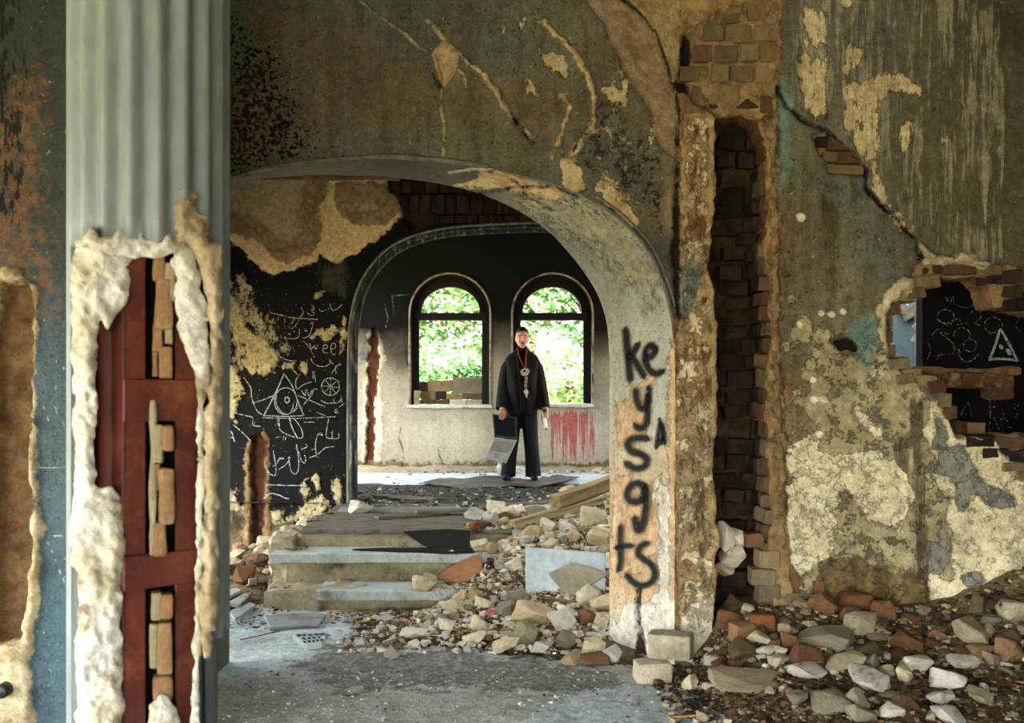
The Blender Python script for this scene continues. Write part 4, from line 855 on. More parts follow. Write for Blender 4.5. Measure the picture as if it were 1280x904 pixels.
# staircase
M_step = layered and simple('worn_concrete', '#b5aa8a', '#94896c', 6, .9, bump=1.0, bd=.02, dirt='#5d543f')
M_steptop = simple('step_top', '#7d7868', '#5f5a4c', 7, .9, bump=.8, bd=.008, dirt='#3c372c', stretch=(1, 3, 1))
M_marble = simple('marble_tread', '#c3ccc6', '#aab5ae', 5, .6, dirt='#7c7c6c')
stairs = empty('staircase', (0, 7.6, 0), label='worn concrete steps with a pale marble tread, half buried in rubble', cat='stairs')
def step(name, lo, hi, mat, seed, amp=.010, bev=.016):
    o = link(name, rough_box(name, lo, hi, .07, amp, seed, bev), mat, stairs); o.matrix_parent_inverse = Matrix.Translation((0, -7.6, 0)); return o
step('landing', (-1.56, 7.22, -.05), (1.5, D2 - .03, ZU - .03), M_step, 1, .010, .03)
step('landing_top', (-1.54, 7.20, ZU - .035), (1.5, D2 - .04, ZU + .0), M_steptop, 2, .005, .012)
step('riser', (-1.60, 6.96, -.05), (1.4, 7.25, .265), M_step, 3, .012, .02)
step('tread', (-1.68, 6.88, .262), (.2, 7.24, .322), M_marble, 4, .003, .007)
step('riser', (-1.66, 6.63, -.05), (1.3, 7.0, .125), M_step, 5, .014, .02)
step('tread', (-1.30, 6.58, .065), (.1, 6.98, .128), M_marble, 6, .004, .008)
step('threshold_strip', (-1.44, 8.2, ZU - .01), (.3, 8.42, ZU + .022), simple('threshold_stone', '#8f9186', '#74756a', 6, .8), 7, .004, .006)
step('stair_cheek', (-1.74, 7.05, -.05), (-1.55, 8.4, .40), M_step, 8, .03, .03)
# ================================================================== FOREGROUND COLUMN
CY = 2.70; CX = (188 - 640) * CY / F; CR = .199
cvec = np.array([-CX, -CY, 0.0]); cdist = np.linalg.norm(cvec); cn = cvec / cdist; ce = np.array([-cn[1], cn[0], 0.0])   # n: to the camera, e: to the right
def LP(px, py, n):           # pixel -> point on the upright plane n in front of the column's axis
    d = np.array([(px - 640) / F, 1.0, (YH - py) / F]); o = np.array([0, 0, CAMH]); c0 = np.array([CX, CY, 0.0]) + cn * n
    t = np.dot(c0 - o, cn) / np.dot(d, cn); return o + d * t
def LC(e, n, z): return np.array([CX, CY, 0.0]) + ce * e + cn * n + np.array([0, 0, z])
column = empty('fluted_column', (CX, CY, 0), label='grey fluted column with broken plaster baring its red steel core', cat='column')
def to_col(o): o.parent = column; o.matrix_parent_inverse = Matrix.Translation((-CX, -CY, 0)); return o
M_flute = simple('flute_paint', '#7c8784', '#6e7976', 3, .45, spec=.35, dirt=None, bump=.15, stretch=(1, 1, .3))
M_plast = layered and simple('white_plaster', '#cfd0c6', '#b3a988', 7, .9, bump=1.0, bd=.02, dirt='#7e6b48')
M_plast2 = simple('beige_plaster', '#b5a88a', '#9c8c66', 7, .9, bump=1.0, bd=.02, dirt='#6b5a3c')
M_red = simple('red_oxide_steel', '#62291c', '#471d16', 7, .5, bump=.5, bd=.008, spec=.4, dirt='#7d4526')
# fluted shell
nph, nz = 380, 40
phi = np.radians(np.linspace(-180, 180, nph)); rr = CR + .0095 * np.cos(19 * (phi + math.radians(70)))
deg = np.degrees(phi)
zb = np.where((deg > -74) & (deg < 60), 1.835, np.where(deg >= 60, .80, .0)) + .012 * fbm(deg, deg * 0, 9, 3, 4)
zb = np.where(np.abs(deg) > 120, 0.0, zb)
ztop = 4.42
tt = np.linspace(0, 1, nz); Z = zb[None, :] * (1 - tt[:, None]) + ztop * tt[:, None]
pos = lambda r, Z: np.stack([CX + ce[0] * r * np.sin(phi) + cn[0] * r * np.cos(phi) + 0 * Z, CY + ce[1] * r * np.sin(phi) + cn[1] * r * np.cos(phi) + 0 * Z, Z], -1)
outer = pos(rr, Z); inner = pos(rr - .03, zb[None, :])
co = np.concatenate([inner, outer]); idx = np.arange((nz + 1) * nph).reshape(nz + 1, nph)
q = np.stack([idx[:-1, :-1], idx[:-1, 1:], idx[1:, 1:], idx[1:, :-1]], -1).reshape(-1, 4)
to_col(link('fluted_shaft', np_mesh('fluted_shaft', co.reshape(-1, 3), q), M_flute))
# steel core
a_ = math.radians(23); fdir = np.array([math.cos(a_), -math.sin(a_)]); ldir = np.array([-math.sin(a_), -math.cos(a_)]); C0 = np.array([-.066, .165])
def core_box(name, f0, f1, l0, l1, z0, z1, mat, bev=.003):
    bm = bmesh.new(); vs = bm_box(bm, (f0, l0, z0), (f1, l1, z1)); bmesh.ops.bevel(bm, geom=bm.edges[:], offset=bev, segments=1, affect='EDGES')
    for v in bm.verts:
        p = C0 + fdir * v.co.x + ldir * v.co.y; v.co = Vector(LC(p[0], p[1], v.co.z))
    bmesh.ops.recalc_face_normals(bm, faces=bm.faces[:])
    return to_col(link(name, bm_mesh(name, bm), mat))
zpx = lambda py: LP(200, py, .16)[2]
S_ = .200
core_box('steel_flange', 0, .060, 0, .010, 0.0, 2.0, M_red); core_box('steel_web', 0, .010, 0, S_, 0.0, 2.0, M_red)
core_box('steel_flange', S_ - .060, S_, 0, .010, 0.0, 2.0, M_red); core_box('steel_web', S_ - .010, S_, 0, S_, 0.0, 2.0, M_red)
for p0, p1 in ((527, 474), (736, 693), (960, 915)): core_box('batten_plate', -.002, S_ + .002, -.010, .0, zpx(p0), zpx(p1), M_red)
core_box('core_shade_sheet', .02, S_ - .02, .09, .11, 0, 2.0, simple('core_shade', '#120d09', '#1b140d', 6, .95))  # near-black sheet stands in for the shade between the infill bricks
infill = [(322, 352, 192, 206, 0), (330, 378, 205, 219, 1), (350, 412, 194, 214, 0), (405, 440, 190, 203, 2), (412, 432, 204, 216, 1), (434, 474, 198, 216, 2), (440, 472, 189, 198, 0), (530, 578, 190, 203, 1), (532, 562, 203, 216, 0), (578, 612, 190, 200, 2), (586, 652, 200, 216, 0), (650, 690, 192, 207, 2), (737, 772, 189, 202, 1), (740, 768, 202, 214, 2), (772, 838, 196, 215, 0), (776, 830, 188, 196, 1), (840, 872, 193, 213, 2), (874, 904, 188, 215, 1), (500, 690, 188, 194, 1)]
IM = [simple('infill_tan', '#8f7350', '#7a5c3c', 10, .9, bump=.8, bd=.01), simple('infill_grey', '#9b9272', '#7c7154', 10, .9, bump=.8, bd=.01), simple('infill_brown', '#75563a', '#8c6c4a', 10, .9, bump=.8, bd=.01)]
for i, (y0, y1, x0, x1, k) in enumerate(infill):
    A = LP(x0, y1, .104); B = LP(x1, y0, .104); w = np.linalg.norm((B - A)[:2]); h = B[2] - A[2]
    m = rough_box('brick', (-w / 2, -.05, -h / 2), (w / 2, .0, h / 2), .02, .005, 50 + i, min(.012, w * .25))
    o = link('brick', m, IM[k]); c = (A + B) / 2 + cn * (.004 * (i % 3)); o.matrix_world = Matrix.Translation(c) @ Matrix(((ce[0], -cn[0], 0), (ce[1], -cn[1], 0), (0, 0, 1))).to_4x4()
    mw = o.matrix_world.copy(); o.parent = column; o.matrix_parent_inverse = Matrix.Translation((-CX, -CY, 0)); 
def chunk(name, pts, n0, thick, mat, step=4.0, bulge=.02, amp=.010, seed=0, edge=4.0, parentfn=to_col, place=LP, slope=None):
    """lump of plaster with a pixel outline: domed uneven face, ragged rim, real thickness"""
    pts = crom(pts, 3, True); xs, ys = pts[:, 0], pts[:, 1]
    us = np.arange(xs.min() - 8, xs.max() + 8, step); vs = np.arange(ys.min() - 8, ys.max() + 8, step); V, U = np.meshgrid(vs, us, indexing='ij')
    sd = sd_poly(pts, U, V) + fbm(U, V, 16, 3, seed) * edge
    d = bulge * sstep(0, 12, sd) + amp * fbm(U, V, 22, 4, seed + 7) + amp * .6 * fbm(U, V, 8, 2, seed + 9)
    if slope is not None: d = d + slope(U, V)
    nv, nu = U.shape; idx = np.arange(nv * nu).reshape(nv, nu); q = np.stack([idx[:-1, :-1], idx[1:, :-1], idx[1:, 1:], idx[:-1, 1:]], -1)
    keep = (sd[:-1, :-1] + sd[:-1, 1:] + sd[1:, 1:] + sd[1:, :-1]) / 4 > 0
    cnt = np.zeros(U.shape); k = keep.astype(float); cnt[:-1, :-1] += k; cnt[:-1, 1:] += k; cnt[1:, 1:] += k; cnt[1:, :-1] += k
    b = (cnt > 0) & (cnt < 4); gv, gu = np.gradient(sd, step); gl = np.sqrt(gu ** 2 + gv ** 2) + 1e-6; mv = np.clip(sd / gl, -1.4 * step, 1.4 * step)
    U = np.where(b, U - mv * gu / gl, U); V = np.where(b, V - mv * gv / gl, V)
    co = np.array([place(u, v, n0 + dd) for u, v, dd in zip(U.ravel(), V.ravel(), d.ravel())])
    f = q[keep]; e = np.concatenate([f[:, [0, 1]], f[:, [1, 2]], f[:, [2, 3]], f[:, [3, 0]]]); key = np.sort(e, 1); ks = key[:, 0] * (nv * nu) + key[:, 1]
    un, inv, c = np.unique(ks, return_inverse=True, return_counts=True); be = e[c[inv] == 1]; old = np.unique(be); mp = np.zeros(nv * nu, int); mp[old] = np.arange(len(old))
    back = np.array([place(u, v, n0 - thick) for u, v in zip(U.ravel()[old], V.ravel()[old])]); base = len(co)
    sk = np.stack([be[:, 1], be[:, 0], base + mp[be[:, 0]], base + mp[be[:, 1]]], 1)
    co = np.concatenate([co, back]); f = np.concatenate([f, sk]); used = np.unique(f); rm = np.zeros(len(co), int); rm[used] = np.arange(len(used))
    o = link(name, np_mesh(name, co[used], rm[f]), mat); return parentfn(o) if parentfn else o
chunk('plaster_crust', [(96, 308), (104, 294), (114, 284), (126, 298), (146, 288), (166, 292), (178, 284), (184, 300), (204, 292), (214, 290), (222, 312), (212, 318), (196, 324), (180, 318), (160, 322), (130, 314)], .190, .05, M_plast, 3, .016, .008, 1)
chunk('plaster_crust', [(216, 300), (218, 268), (221, 244), (232, 240), (242, 244), (248, 266), (260, 274), (264, 300), (276, 308), (280, 350), (279, 420), (276, 520), (274, 640), (272, 760), (264, 812), (252, 806), (254, 640), (258, 500), (262, 420), (254, 350), (240, 312), (226, 306)], .178, .07, M_plast2, 3.5, .02, .012, 2)
chunk('plaster_strip', [(217, 308), (232, 302), (246, 330), (256, 380), (262, 440), (256, 520), (254, 640), (250, 780), (248, 920), (238, 920), (244, 780), (246, 620), (246, 500), (240, 460), (230, 430), (220, 400), (218, 350)], .175, .06, M_plast, 3.5, .012, .008, 3)
chunk('plaster_strip', [(94, 308), (160, 312), (162, 340), (158, 376), (146, 394), (134, 416), (126, 402), (122, 440), (118, 540), (120, 604), (136, 612), (152, 628), (156, 664), (152, 760), (150, 930), (98, 930), (97, 740), (88, 694), (87, 660), (94, 600), (92, 450)], .165, .08, M_plast, 4, .016, .014, 4, slope=lambda U, V: -.0009 * np.maximum(118 - U, 0))
chunk('plaster_strip', [(190, 884), (202, 866), (216, 880), (224, 900), (222, 940), (188, 940)], .175, .05, M_plast, 3.5, .016, .008, 5)
# ================================================================== RUBBLE AND LOOSE THINGS
def hull_stone(seed, flat=1.0, n=15, cube=.6, bev=.05, rough=.02):
    r = random.Random(seed); bm = bmesh.new()
    for i in range(n):
        v = Vector((r.gauss(0, 1), r.gauss(0, 1), r.gauss(0, 1))).normalized()
        m = max(abs(v.x), abs(v.y), abs(v.z)); v = v * ((1 - cube) + cube / m) * .5 * r.uniform(.82, 1.0)
        bm.verts.new((v.x, v.y, v.z * flat))
    res = bmesh.ops.convex_hull(bm, input=bm.verts[:])
    bmesh.ops.delete(bm, geom=list({e for e in res['geom_interior'] + res['geom_unused'] if isinstance(e, bmesh.types.BMVert)}), context='VERTS')
    bmesh.ops.dissolve_limit(bm, angle_limit=.25, verts=bm.verts[:], edges=bm.edges[:])
    bmesh.ops.bevel(bm, geom=bm.edges[:], offset=bev * .5, segments=1, affect='EDGES', clamp_overlap=True)
    bmesh.ops.triangulate(bm, faces=bm.faces[:])
    es = [e for e in bm.edges if e.calc_length() > .16]; bmesh.ops.subdivide_edges(bm, edges=es, cuts=1); bmesh.ops.triangulate(bm, faces=bm.faces[:])
    bm.normal_update(); co = np.array([v.co[:] for v in bm.verts]); nz = fbm(co[:, 0] + co[:, 2], co[:, 1] - co[:, 2] * .7, .3, 3, seed)
    for v, a in zip(bm.verts, nz): v.co += v.normal * a * rough
    # fill the unit box
    co = np.array([v.co[:] for v in bm.verts]); lo, hi = co.min(0), co.max(0)
    for v in bm.verts: v.co = Vector([(v.co[i] - lo[i]) / (hi[i] - lo[i]) - .5 for i in range(3)])
    return bm_mesh('stone_mesh', bm)
STN = [hull_stone(i, 1.0, 14 + i % 4, .45 + .1 * (i % 3), .06, .03) for i in range(12)]
SLB = [hull_stone(60 + i, 1.0, 20, .85, .04, .02) for i in range(6)]
M_pal = palette('pale_rubble', ['#c5bd9f', '#b0ad9b', '#d2cbb4', '#a8936d', '#bfbdad', '#9f977f', '#cdbf97', '#b9a680', '#c8c4b2', '#8f8a78'], 3, .92, .9, .01, dirt='#7d6f55', dl=.53)
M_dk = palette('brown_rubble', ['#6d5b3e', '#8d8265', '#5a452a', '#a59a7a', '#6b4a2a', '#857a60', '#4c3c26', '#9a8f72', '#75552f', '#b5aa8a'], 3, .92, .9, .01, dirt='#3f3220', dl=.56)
M_wht = palette('white_rubble', ['#dbd3b8', '#d0c6a6', '#e2dac2', '#c8bc98'], 3, .92, .9, .01, dirt='#94876a', dl=.56)
M_brn = palette('brick_rubble', ['#6f4a2e', '#7d5a3a', '#60402a', '#86684a', '#54392a'], 3, .92, .9, .01, dirt='#4a3520', dl=.56)
M_gry = palette('grey_slab', ['#928a6e', '#a59b7c', '#7f7860', '#9a8f70'], 2.5, .92, .9, .01, dirt='#5f5540', dl=.56)
M_tile = palette('pale_tile', ['#a6aea9', '#b3b8b0', '#98a3a1', '#aeb0a3'], 2.5, .7, .6, .006, dirt='#6f6a58', dl=.52)
_sm = {}
def stone_mesh(kind, i, mat):
    k = (kind, i, mat.name)
    if k not in _sm:
        m = (SLB if kind == 'slab' else STN)[i].copy(); m.materials.append(mat); _sm[k] = m
    return _sm[k]
def surf(x, y):
    z = float(heap(x, y))
    if -1.56 < x < 1.5 and 7.22 < y < 9.2: z = max(z, ZU)
    elif -1.6 < x < 1.4 and 6.9 < y <= 7.22: z = max(z, .32)
    elif -1.5 < x < 1.3 and 6.6 < y <= 6.9: z = max(z, .128)
    elif y >= 9.2: z = ZU
    return z
def seat(px, py):
    """first point along the pixel's ray that meets the heap, the steps or a floor"""
    Y = 2.8
    while Y < D3:
        x = (px - 640) * Y / F; z = CAMH + (YH - py) * Y / F
        if z <= surf(x, Y): return x, Y, max(z, surf(x, Y) - .03)
        Y += .01
    return (px - 640) * Y / F, Y, ZU
RS = random.Random(21); STONES = []; RELABEL = []; seed_named = True
CW = {'pale_rubble': 'cream', 'brown_rubble': 'earth brown', 'white_rubble': 'whitish', 'brick_rubble': 'reddish brick', 'grey_slab': 'grey'}
def where_heap(x, y):
    u = 640 + x * F / y
    if y > 7.35: return 'around the slanting timbers' if u > 650 else 'on the edge of the landing'
    if y > 6.75: return 'behind the pale leaning panel' if u > 650 else 'against the steps by the brown jar'
    if u > 690: return 'between the panel and the arch jamb' if y > 6.1 else 'at the foot of the arch jamb inside the arch'
    if u > 610: return 'below the pale leaning panel' if y > 6.1 else 'at the front fringe of the heap before the panel'
    return 'below the orange brown board' if y > 6.15 else 'at the front fringe of the heap before the steps'
def where_right(x, y):
    u = 640 + x * F / y
    s = 'before the brick chase' if u < 985 else 'below the long layered slab' if u < 1080 else 'between cream slab and pointed wedge' if u < 1170 else 'below the broken hole'
    return s + (' against the wall' if y > 4.95 else ' among the leaf litter' if y < 4.6 else '')
def auto_label(mat, kind, w, x, y, place):
    return '%s %s %s lying %s' % ('large' if w > .11 else 'small' if w < .065 else 'middling', CW.get(mat.name, 'pale'), 'slab' if kind == 'slab' else 'stone', place(x, y)), 'stones ' + place(x, y)
def stone(x, y, z, w, d, h, rot, mat, kind='stone', name='rubble_stone', label=None, cat='stone', group=None):
    pl = {LH: where_heap, LR: where_right, LS: lambda x, y: 'below the scratched wall ' + ('near its chase' if y > 7.6 else 'beside the steps'), LCH: lambda x, y: 'in front of the chase ' + ('close to the pier' if x < 1.15 else 'on the slabs') + (' on the floor' if y < 4.7 else '')}.get(label)
    if pl: label, group = auto_label(mat, kind, w, x, y, pl)
    if name == 'rubble_stone' and group and mat.name in ('white_rubble', 'pale_rubble'):
        name = 'plaster_lump'; label = label.replace(' stone lying', ' plaster lump lying').replace('stone lying', 'plaster lump lying'); cat = 'plaster lump'
    o = link(name, stone_mesh(kind, RS.randrange(6 if kind == 'slab' else 12), mat), None, None, label=label, cat=cat, group=group)
    o.location = (x, y, z); o.scale = (w, d, h); o.rotation_euler = rot
    if name != 'mortar_lump': STONES.append((o, seed_named)); RELABEL.append((o, pl, mat, kind, w))
    return o
def put(px0, px1, py0, py1, mat, kind='stone', name='rubble_stone', hf=.8, tilt=0.0, roll=0.0, yaw=None, label=None, cat='stone', group=None):
    x, y, z = seat((px0 + px1) / 2, py1); k = y / F; w = (px1 - px0) * k; h = (py1 - py0) * k * hf; d = w * RS.uniform(.65, .9)
    if kind == 'slab': d = max(d * .8, (py1 - py0) * k * 1.5)
    return stone(x, y + d * .32, z + h * .40, w, d, h, (tilt, roll, RS.uniform(-.5, .5) if yaw is None else yaw), mat, kind, name, label, cat, group)
LH = 'pale broken stone in the rubble heap spilling from the arch onto the hall floor'
GH = 'stones of the heap spilling through the arch'
LR = 'broken stone in the dark rubble along the foot of the cracked wall'
LS, LCH = 'left stones', 'chase chips'
GR = 'stones at the foot of the cracked wall'
# --- named pieces of the right heap
for a in [(903, 1000, 828, 862, M_gry, 'slab', 'large rough grey mortar slab lying flat below the brick chase'), (980, 1068, 776, 812, M_gry, 'slab', 'long layered grey slab leaning against the foot of the cracked wall'),
          (1027, 1080, 806, 836, M_gry, 'slab', 'wedge shaped grey slab between the long layered slab and a pale slab'), (980, 1030, 812, 838, M_pal, 'slab', 'long pale slab with a smooth top beside the rough mortar slab'),
          (1008, 1060, 854, 888, M_gry, 'slab', 'flat grey slab with a pale chipped rim on the leaf litter'), (1060, 1111, 822, 862, M_pal, 'slab', 'cream slab with a wavy broken lower edge'),
          (1168, 1212, 830, 864, M_pal, 'stone', 'pointed pale wedge of stone above the dark leaf litter'), (1161, 1196, 860, 881, M_pal, 'stone', 'low cream stone with a grey hollow on its face'),
          (1097, 1133, 874, 899, M_wht, 'stone', 'whitish blocky stone under a thin flat slab'), (1096, 1146, 868, 880, M_gry, 'slab', 'thin flat grey slab resting on a whitish block'), (1130, 1166, 818, 840, M_wht, 'stone', 'crumbly white lump of mortar among brown stones'),
          (1112, 1157, 786, 818, M_dk, 'stone', 'big rounded brown boulder against the foot of the wall'), (1244, 1279, 786, 822, M_brn, 'stone', 'big reddish brown boulder at the right end of the wall'), (1254, 1300, 742, 780, M_dk, 'stone', 'large tilted angular block on top of the heap below the hole'),
          (1228, 1256, 775, 793, M_gry, 'stone', 'grey rounded stone below the large tilted block'), (1188, 1226, 813, 832, M_pal, 'slab', 'long pale shard lying behind the pointed wedge'), (1217, 1248, 850, 879, M_gry, 'slab', 'flat grey shard tipped on the dark leaf litter'), (1206, 1244, 800, 820, M_brn, 'stone', 'broken red brown brick lump behind the long shard'),
          (1081, 1111, 790, 801, M_gry, 'slab', 'narrow grey slab tucked under the wall beside the brown boulder'), (944, 976, 788, 808, M_wht, 'stone', 'white crumbly lump in front of the chase'), (951, 976, 803, 818, M_pal, 'stone', 'pale split stone under the white crumbly lump'), (882, 912, 814, 832, M_pal, 'stone', 'smooth pale pebble beside the white foot of the pier'),
          (982, 999, 803, 819, M_wht, 'stone', 'small round white stone before the layered slab'), (853, 875, 834, 864, M_wht, 'stone', 'upright white stone standing in front of the pier foot'), (1160, 1184, 745 + 40, 800, M_brn, 'stone', 'red brown stone wedged by the wall right of the boulder')]:
    put(a[0], a[1], a[2], a[3], a[4], a[5], 'flat_slab' if a[5] == 'slab' else 'rubble_stone', .55 if a[5] == 'slab' else .85, RS.uniform(.05, .3) if a[5] == 'slab' else RS.uniform(-.2, .2), RS.uniform(-.12, .12), RS.uniform(-.25, .25), a[6], 'slab' if a[5] == 'slab' else 'stone')
def blk(name, px0, px1, py0, py1, mat, label, cat, rz=0.0, tilt=0.0, dd=None, lift=0.0, amp=.006):
    x, y, z = seat((px0 + px1) / 2, py1); k = y / F; w, h = (px1 - px0) * k, (py1 - py0) * k; d = dd or w * .7
    m = rough_box(name, (-w / 2, -d / 2, 0), (w / 2, d / 2, h), .025, amp, int(px0), .012); o = link(name, m, mat, None, label=label, cat=cat); o.location = (x, y + d * .4, z + lift - .01); o.rotation_euler = (tilt, 0, rz); return o
M_block = simple('mortar_block', '#c9bf9f', '#9a9078', 9, .9, bump=.9, bd=.01)
b2 = blk('masonry_block', 796, 838, 828, 852, M_block, 'white lower block at the foot of the arch jamb', 'block', .15, 0, .14)
b1 = blk('masonry_block', 806, 858, 803, 832, simple('mortar_block_grey', '#b9ae8e', '#77705c', 6, .9, bump=.9, bd=.01), 'two toned upper block leaning on the arch jamb foot', 'block', -.35, 0, .13, 0); b1.location.z = b2.location.z + .100; b1.location.y = b2.location.y + .07
blk('brick_fragment', 914, 943, 778, 800, simple('brick_frag_a', '#7d6240', '#94784e', 12, .9), 'tan broken brick tilted in front of the chase', 'brick', .4, .1)
blk('brick_fragment', 940, 971, 766, 788, simple('brick_frag_b', '#7a4a2a', '#5d3a20', 12, .9), 'red brown brick with crumbled end inside the chase mouth', 'brick', -.3, 0)
put(897, 930, 752, 786, M_dk, label='dark brown rounded lump in the mouth of the chase'); put(905, 930, 735, 758, M_brn, label='rust brown lump on top of the pile inside the chase')
put(928, 946, 752, 768, M_wht, label='white plaster crumb on the pile inside the chase')
for i, (a, b, c, d) in enumerate([(896, 916, 652, 690), (900, 930, 678, 712), (896, 914, 700, 722), (908, 928, 660, 684)]):
    X, Y, Z = P((a + b) / 2, (c + d) / 2, D1 + .16); stone(X, Y, Z, (b - a) * D1 / F, .16, (d - c) * D1 / F * 1.1, (0, i, .3), M_wht, label='pale mortar lump clinging inside the brick chase above the pile', cat='mortar', group='mortar lumps in the chase', name='mortar_lump')
# --- named pieces of the left heap
for a in [(728, 762, 628, 660, M_wht), (734, 764, 650, 684, M_pal), (709, 727, 652, 676, M_pal), (690, 713, 648, 668, M_pal), (676, 701, 668, 687, M_wht), (652, 672, 664, 681, M_pal), (725, 762, 728, 756, M_pal), (718, 741, 754, 781, M_brn), (682, 721, 754, 792, M_pal), (642, 673, 768, 808, M_gry), (634, 690, 748, 780, M_pal), (694, 720, 780, 812, M_gry), (728, 757, 787, 821, M_wht), (752, 776, 800, 828, M_pal),
          (744, 764, 760, 785, M_pal), (615, 651, 796, 815, M_pal), (586, 612, 766, 791, M_wht), (548, 571, 768, 793, M_wht), (578, 609, 790, 806, M_wht), (501, 535, 781, 797, M_wht), (603, 620, 679, 697, M_pal), (479, 499, 803, 822, M_pal), (581, 607, 634, 650, M_pal), (671, 693, 642, 668, M_pal), (660, 690, 640, 656, M_gry), (622, 645, 640, 655, M_dk), (640, 664, 785, 800, M_pal), (560, 586, 745, 764, M_wht), (588, 612, 742, 760, M_wht), (664, 690, 800, 816, M_pal), (700, 728, 812, 830, M_pal)]:
    put(a[0], a[1], a[2], a[3], a[4], 'stone', 'rubble_stone', .9, RS.uniform(-.4, .4), RS.uniform(-.4, .4), None, LH, 'stone', GH)
put(515, 548, 731, 755, M_pal, label='rounded pinkish stone beside the lower marble step'); put(522, 545, 716, 735, M_wht, label='pale split stone perched on the rounded stone by the steps', hf=1.0)
put(433, 464, 621, 642, M_pal, label='cream stone sitting on the landing at the foot of the second arch')
put(584, 616, 648, 663, M_brn, label='red brick lump on the landing edge', cat='brick', name='brick_fragment'); put(728, 766, 815, 831, M_brn, 'slab', 'brick_fragment', .9, 0, 0, .2, 'brown half brick lying against the jamb foot', 'brick')
# --- gravel, leaf litter and crumbs nobody could count
def chips(name, n, sampler, smin, smax, cols, label, seed, flat=.6, zoff=.0):
    r = np.random.default_rng(seed); xy = sampler(r, n); n = len(xy)
    base = np.array([(-1, -1, -1), (1, -1, -1), (1, 1, -1), (-1, 1, -1), (-1, -1, 1), (1, -1, 1), (1, 1, 1), (-1, 1, 1)]) * .5
    fq = np.array([(0, 3, 2, 1), (4, 5, 6, 7), (0, 1, 5, 4), (1, 2, 6, 5), (2, 3, 7, 6), (3, 0, 4, 7)])
    v = base[None] * r.uniform(.55, 1.15, (n, 8, 3)); s = smin * (smax / smin) ** (r.random(n) ** 2)
    v[..., 2] *= flat; v *= s[:, None, None]
    a = r.uniform(0, 6.28, n); b = r.uniform(-.5, .5, n); ca, sa, cb, sb = np.cos(a), np.sin(a), np.cos(b), np.sin(b)
    x, y, z = v[..., 0].copy(), v[..., 1].copy(), v[..., 2].copy(); y, z = y * cb[:, None] - z * sb[:, None], y * sb[:, None] + z * cb[:, None]; x, y = x * ca[:, None] - y * sa[:, None], x * sa[:, None] + y * ca[:, None]
    zs = np.array([surf(p, q) for p, q in xy]) + s * .12 + zoff
    co = np.stack([x + xy[:, 0, None], y + xy[:, 1, None], z + zs[:, None]], -1).reshape(-1, 3)
    f = (fq[None] + np.arange(n)[:, None, None] * 8).reshape(-1, 4); cc = np.array([lin(c) for c in cols])[r.integers(0, len(cols), n)] * r.uniform(.7, 1.2, (n, 1))
    me = np_mesh(name, co, f, False, dict(tone=np.repeat(cc, 8, 0)))
    return link(name, me, M_tone, None, label=label, cat=name.replace('_', ' '), kind='stuff')
t = NT('crumb_tone'); M_tone = t.finish(t.attr('tone', True), .9)
def samp(xr, yr, cond):
    def f(r, n):
        x = r.uniform(*xr, n * 6); y = r.uniform(*yr, n * 6); m = cond(x, y, r); return np.stack([x[m], y[m]], 1)[:n]
    return f
chips('gravel', 7500, samp((-1.3, 1.0), (5.5, 8.2), lambda x, y, r: ((heap(x, y) > .01) | (r.random(x.size) < .25 * (x > -1.0) * (y < 6.5))) & ~((x > .5) & (y < 5.75)) & ~((heap(x, y) < .3) & (y > 6.6) & (x < -.6))), .012, .05, ['#c9c1a5', '#b5ae96', '#d3ccb8', '#b3a585', '#7d6a48', '#bdb9a6', '#d9d3c0', '#5f4c30'], 'pale gravel and plaster crumbs covering the heap in the arch', 1)
chips('gravel', 4200, samp((.7, 3.3), (3.9, 5.25), lambda x, y, r: r.random(x.size) < .2 + .8 * (y - 3.9) / 1.3), .010, .04, ['#7d7258', '#4c3b24', '#2f2415', '#94896a', '#5a482c', '#38291a', '#3a2b18', '#a89c7c'], 'brown gravel and crumbs along the foot of the cracked wall', 2)
chips('gravel', 1500, samp((-1.35, 1.3), (3.3, 5.2), lambda x, y, r: r.random(x.size) < .5), .005, .018, ['#a9aaa0', '#86857a', '#6b685c', '#b9b9ad', '#57544a'], 'fine grit scattered over the hall floor', 3)
chips('gravel', 1500, samp((-1.5, 1.5), (8.4, 12.5), lambda x, y, r: ((x > -1.38) | (y > 9.36)) & ((y < 10.4) | (y > 12.2) | (r.random(x.size) < .06))), .012, .05, ['#4a4438', '#6b6250', '#2c2821', '#8a8470', '#b9b6aa'], 'dark grit and debris on the raised back floor', 4)
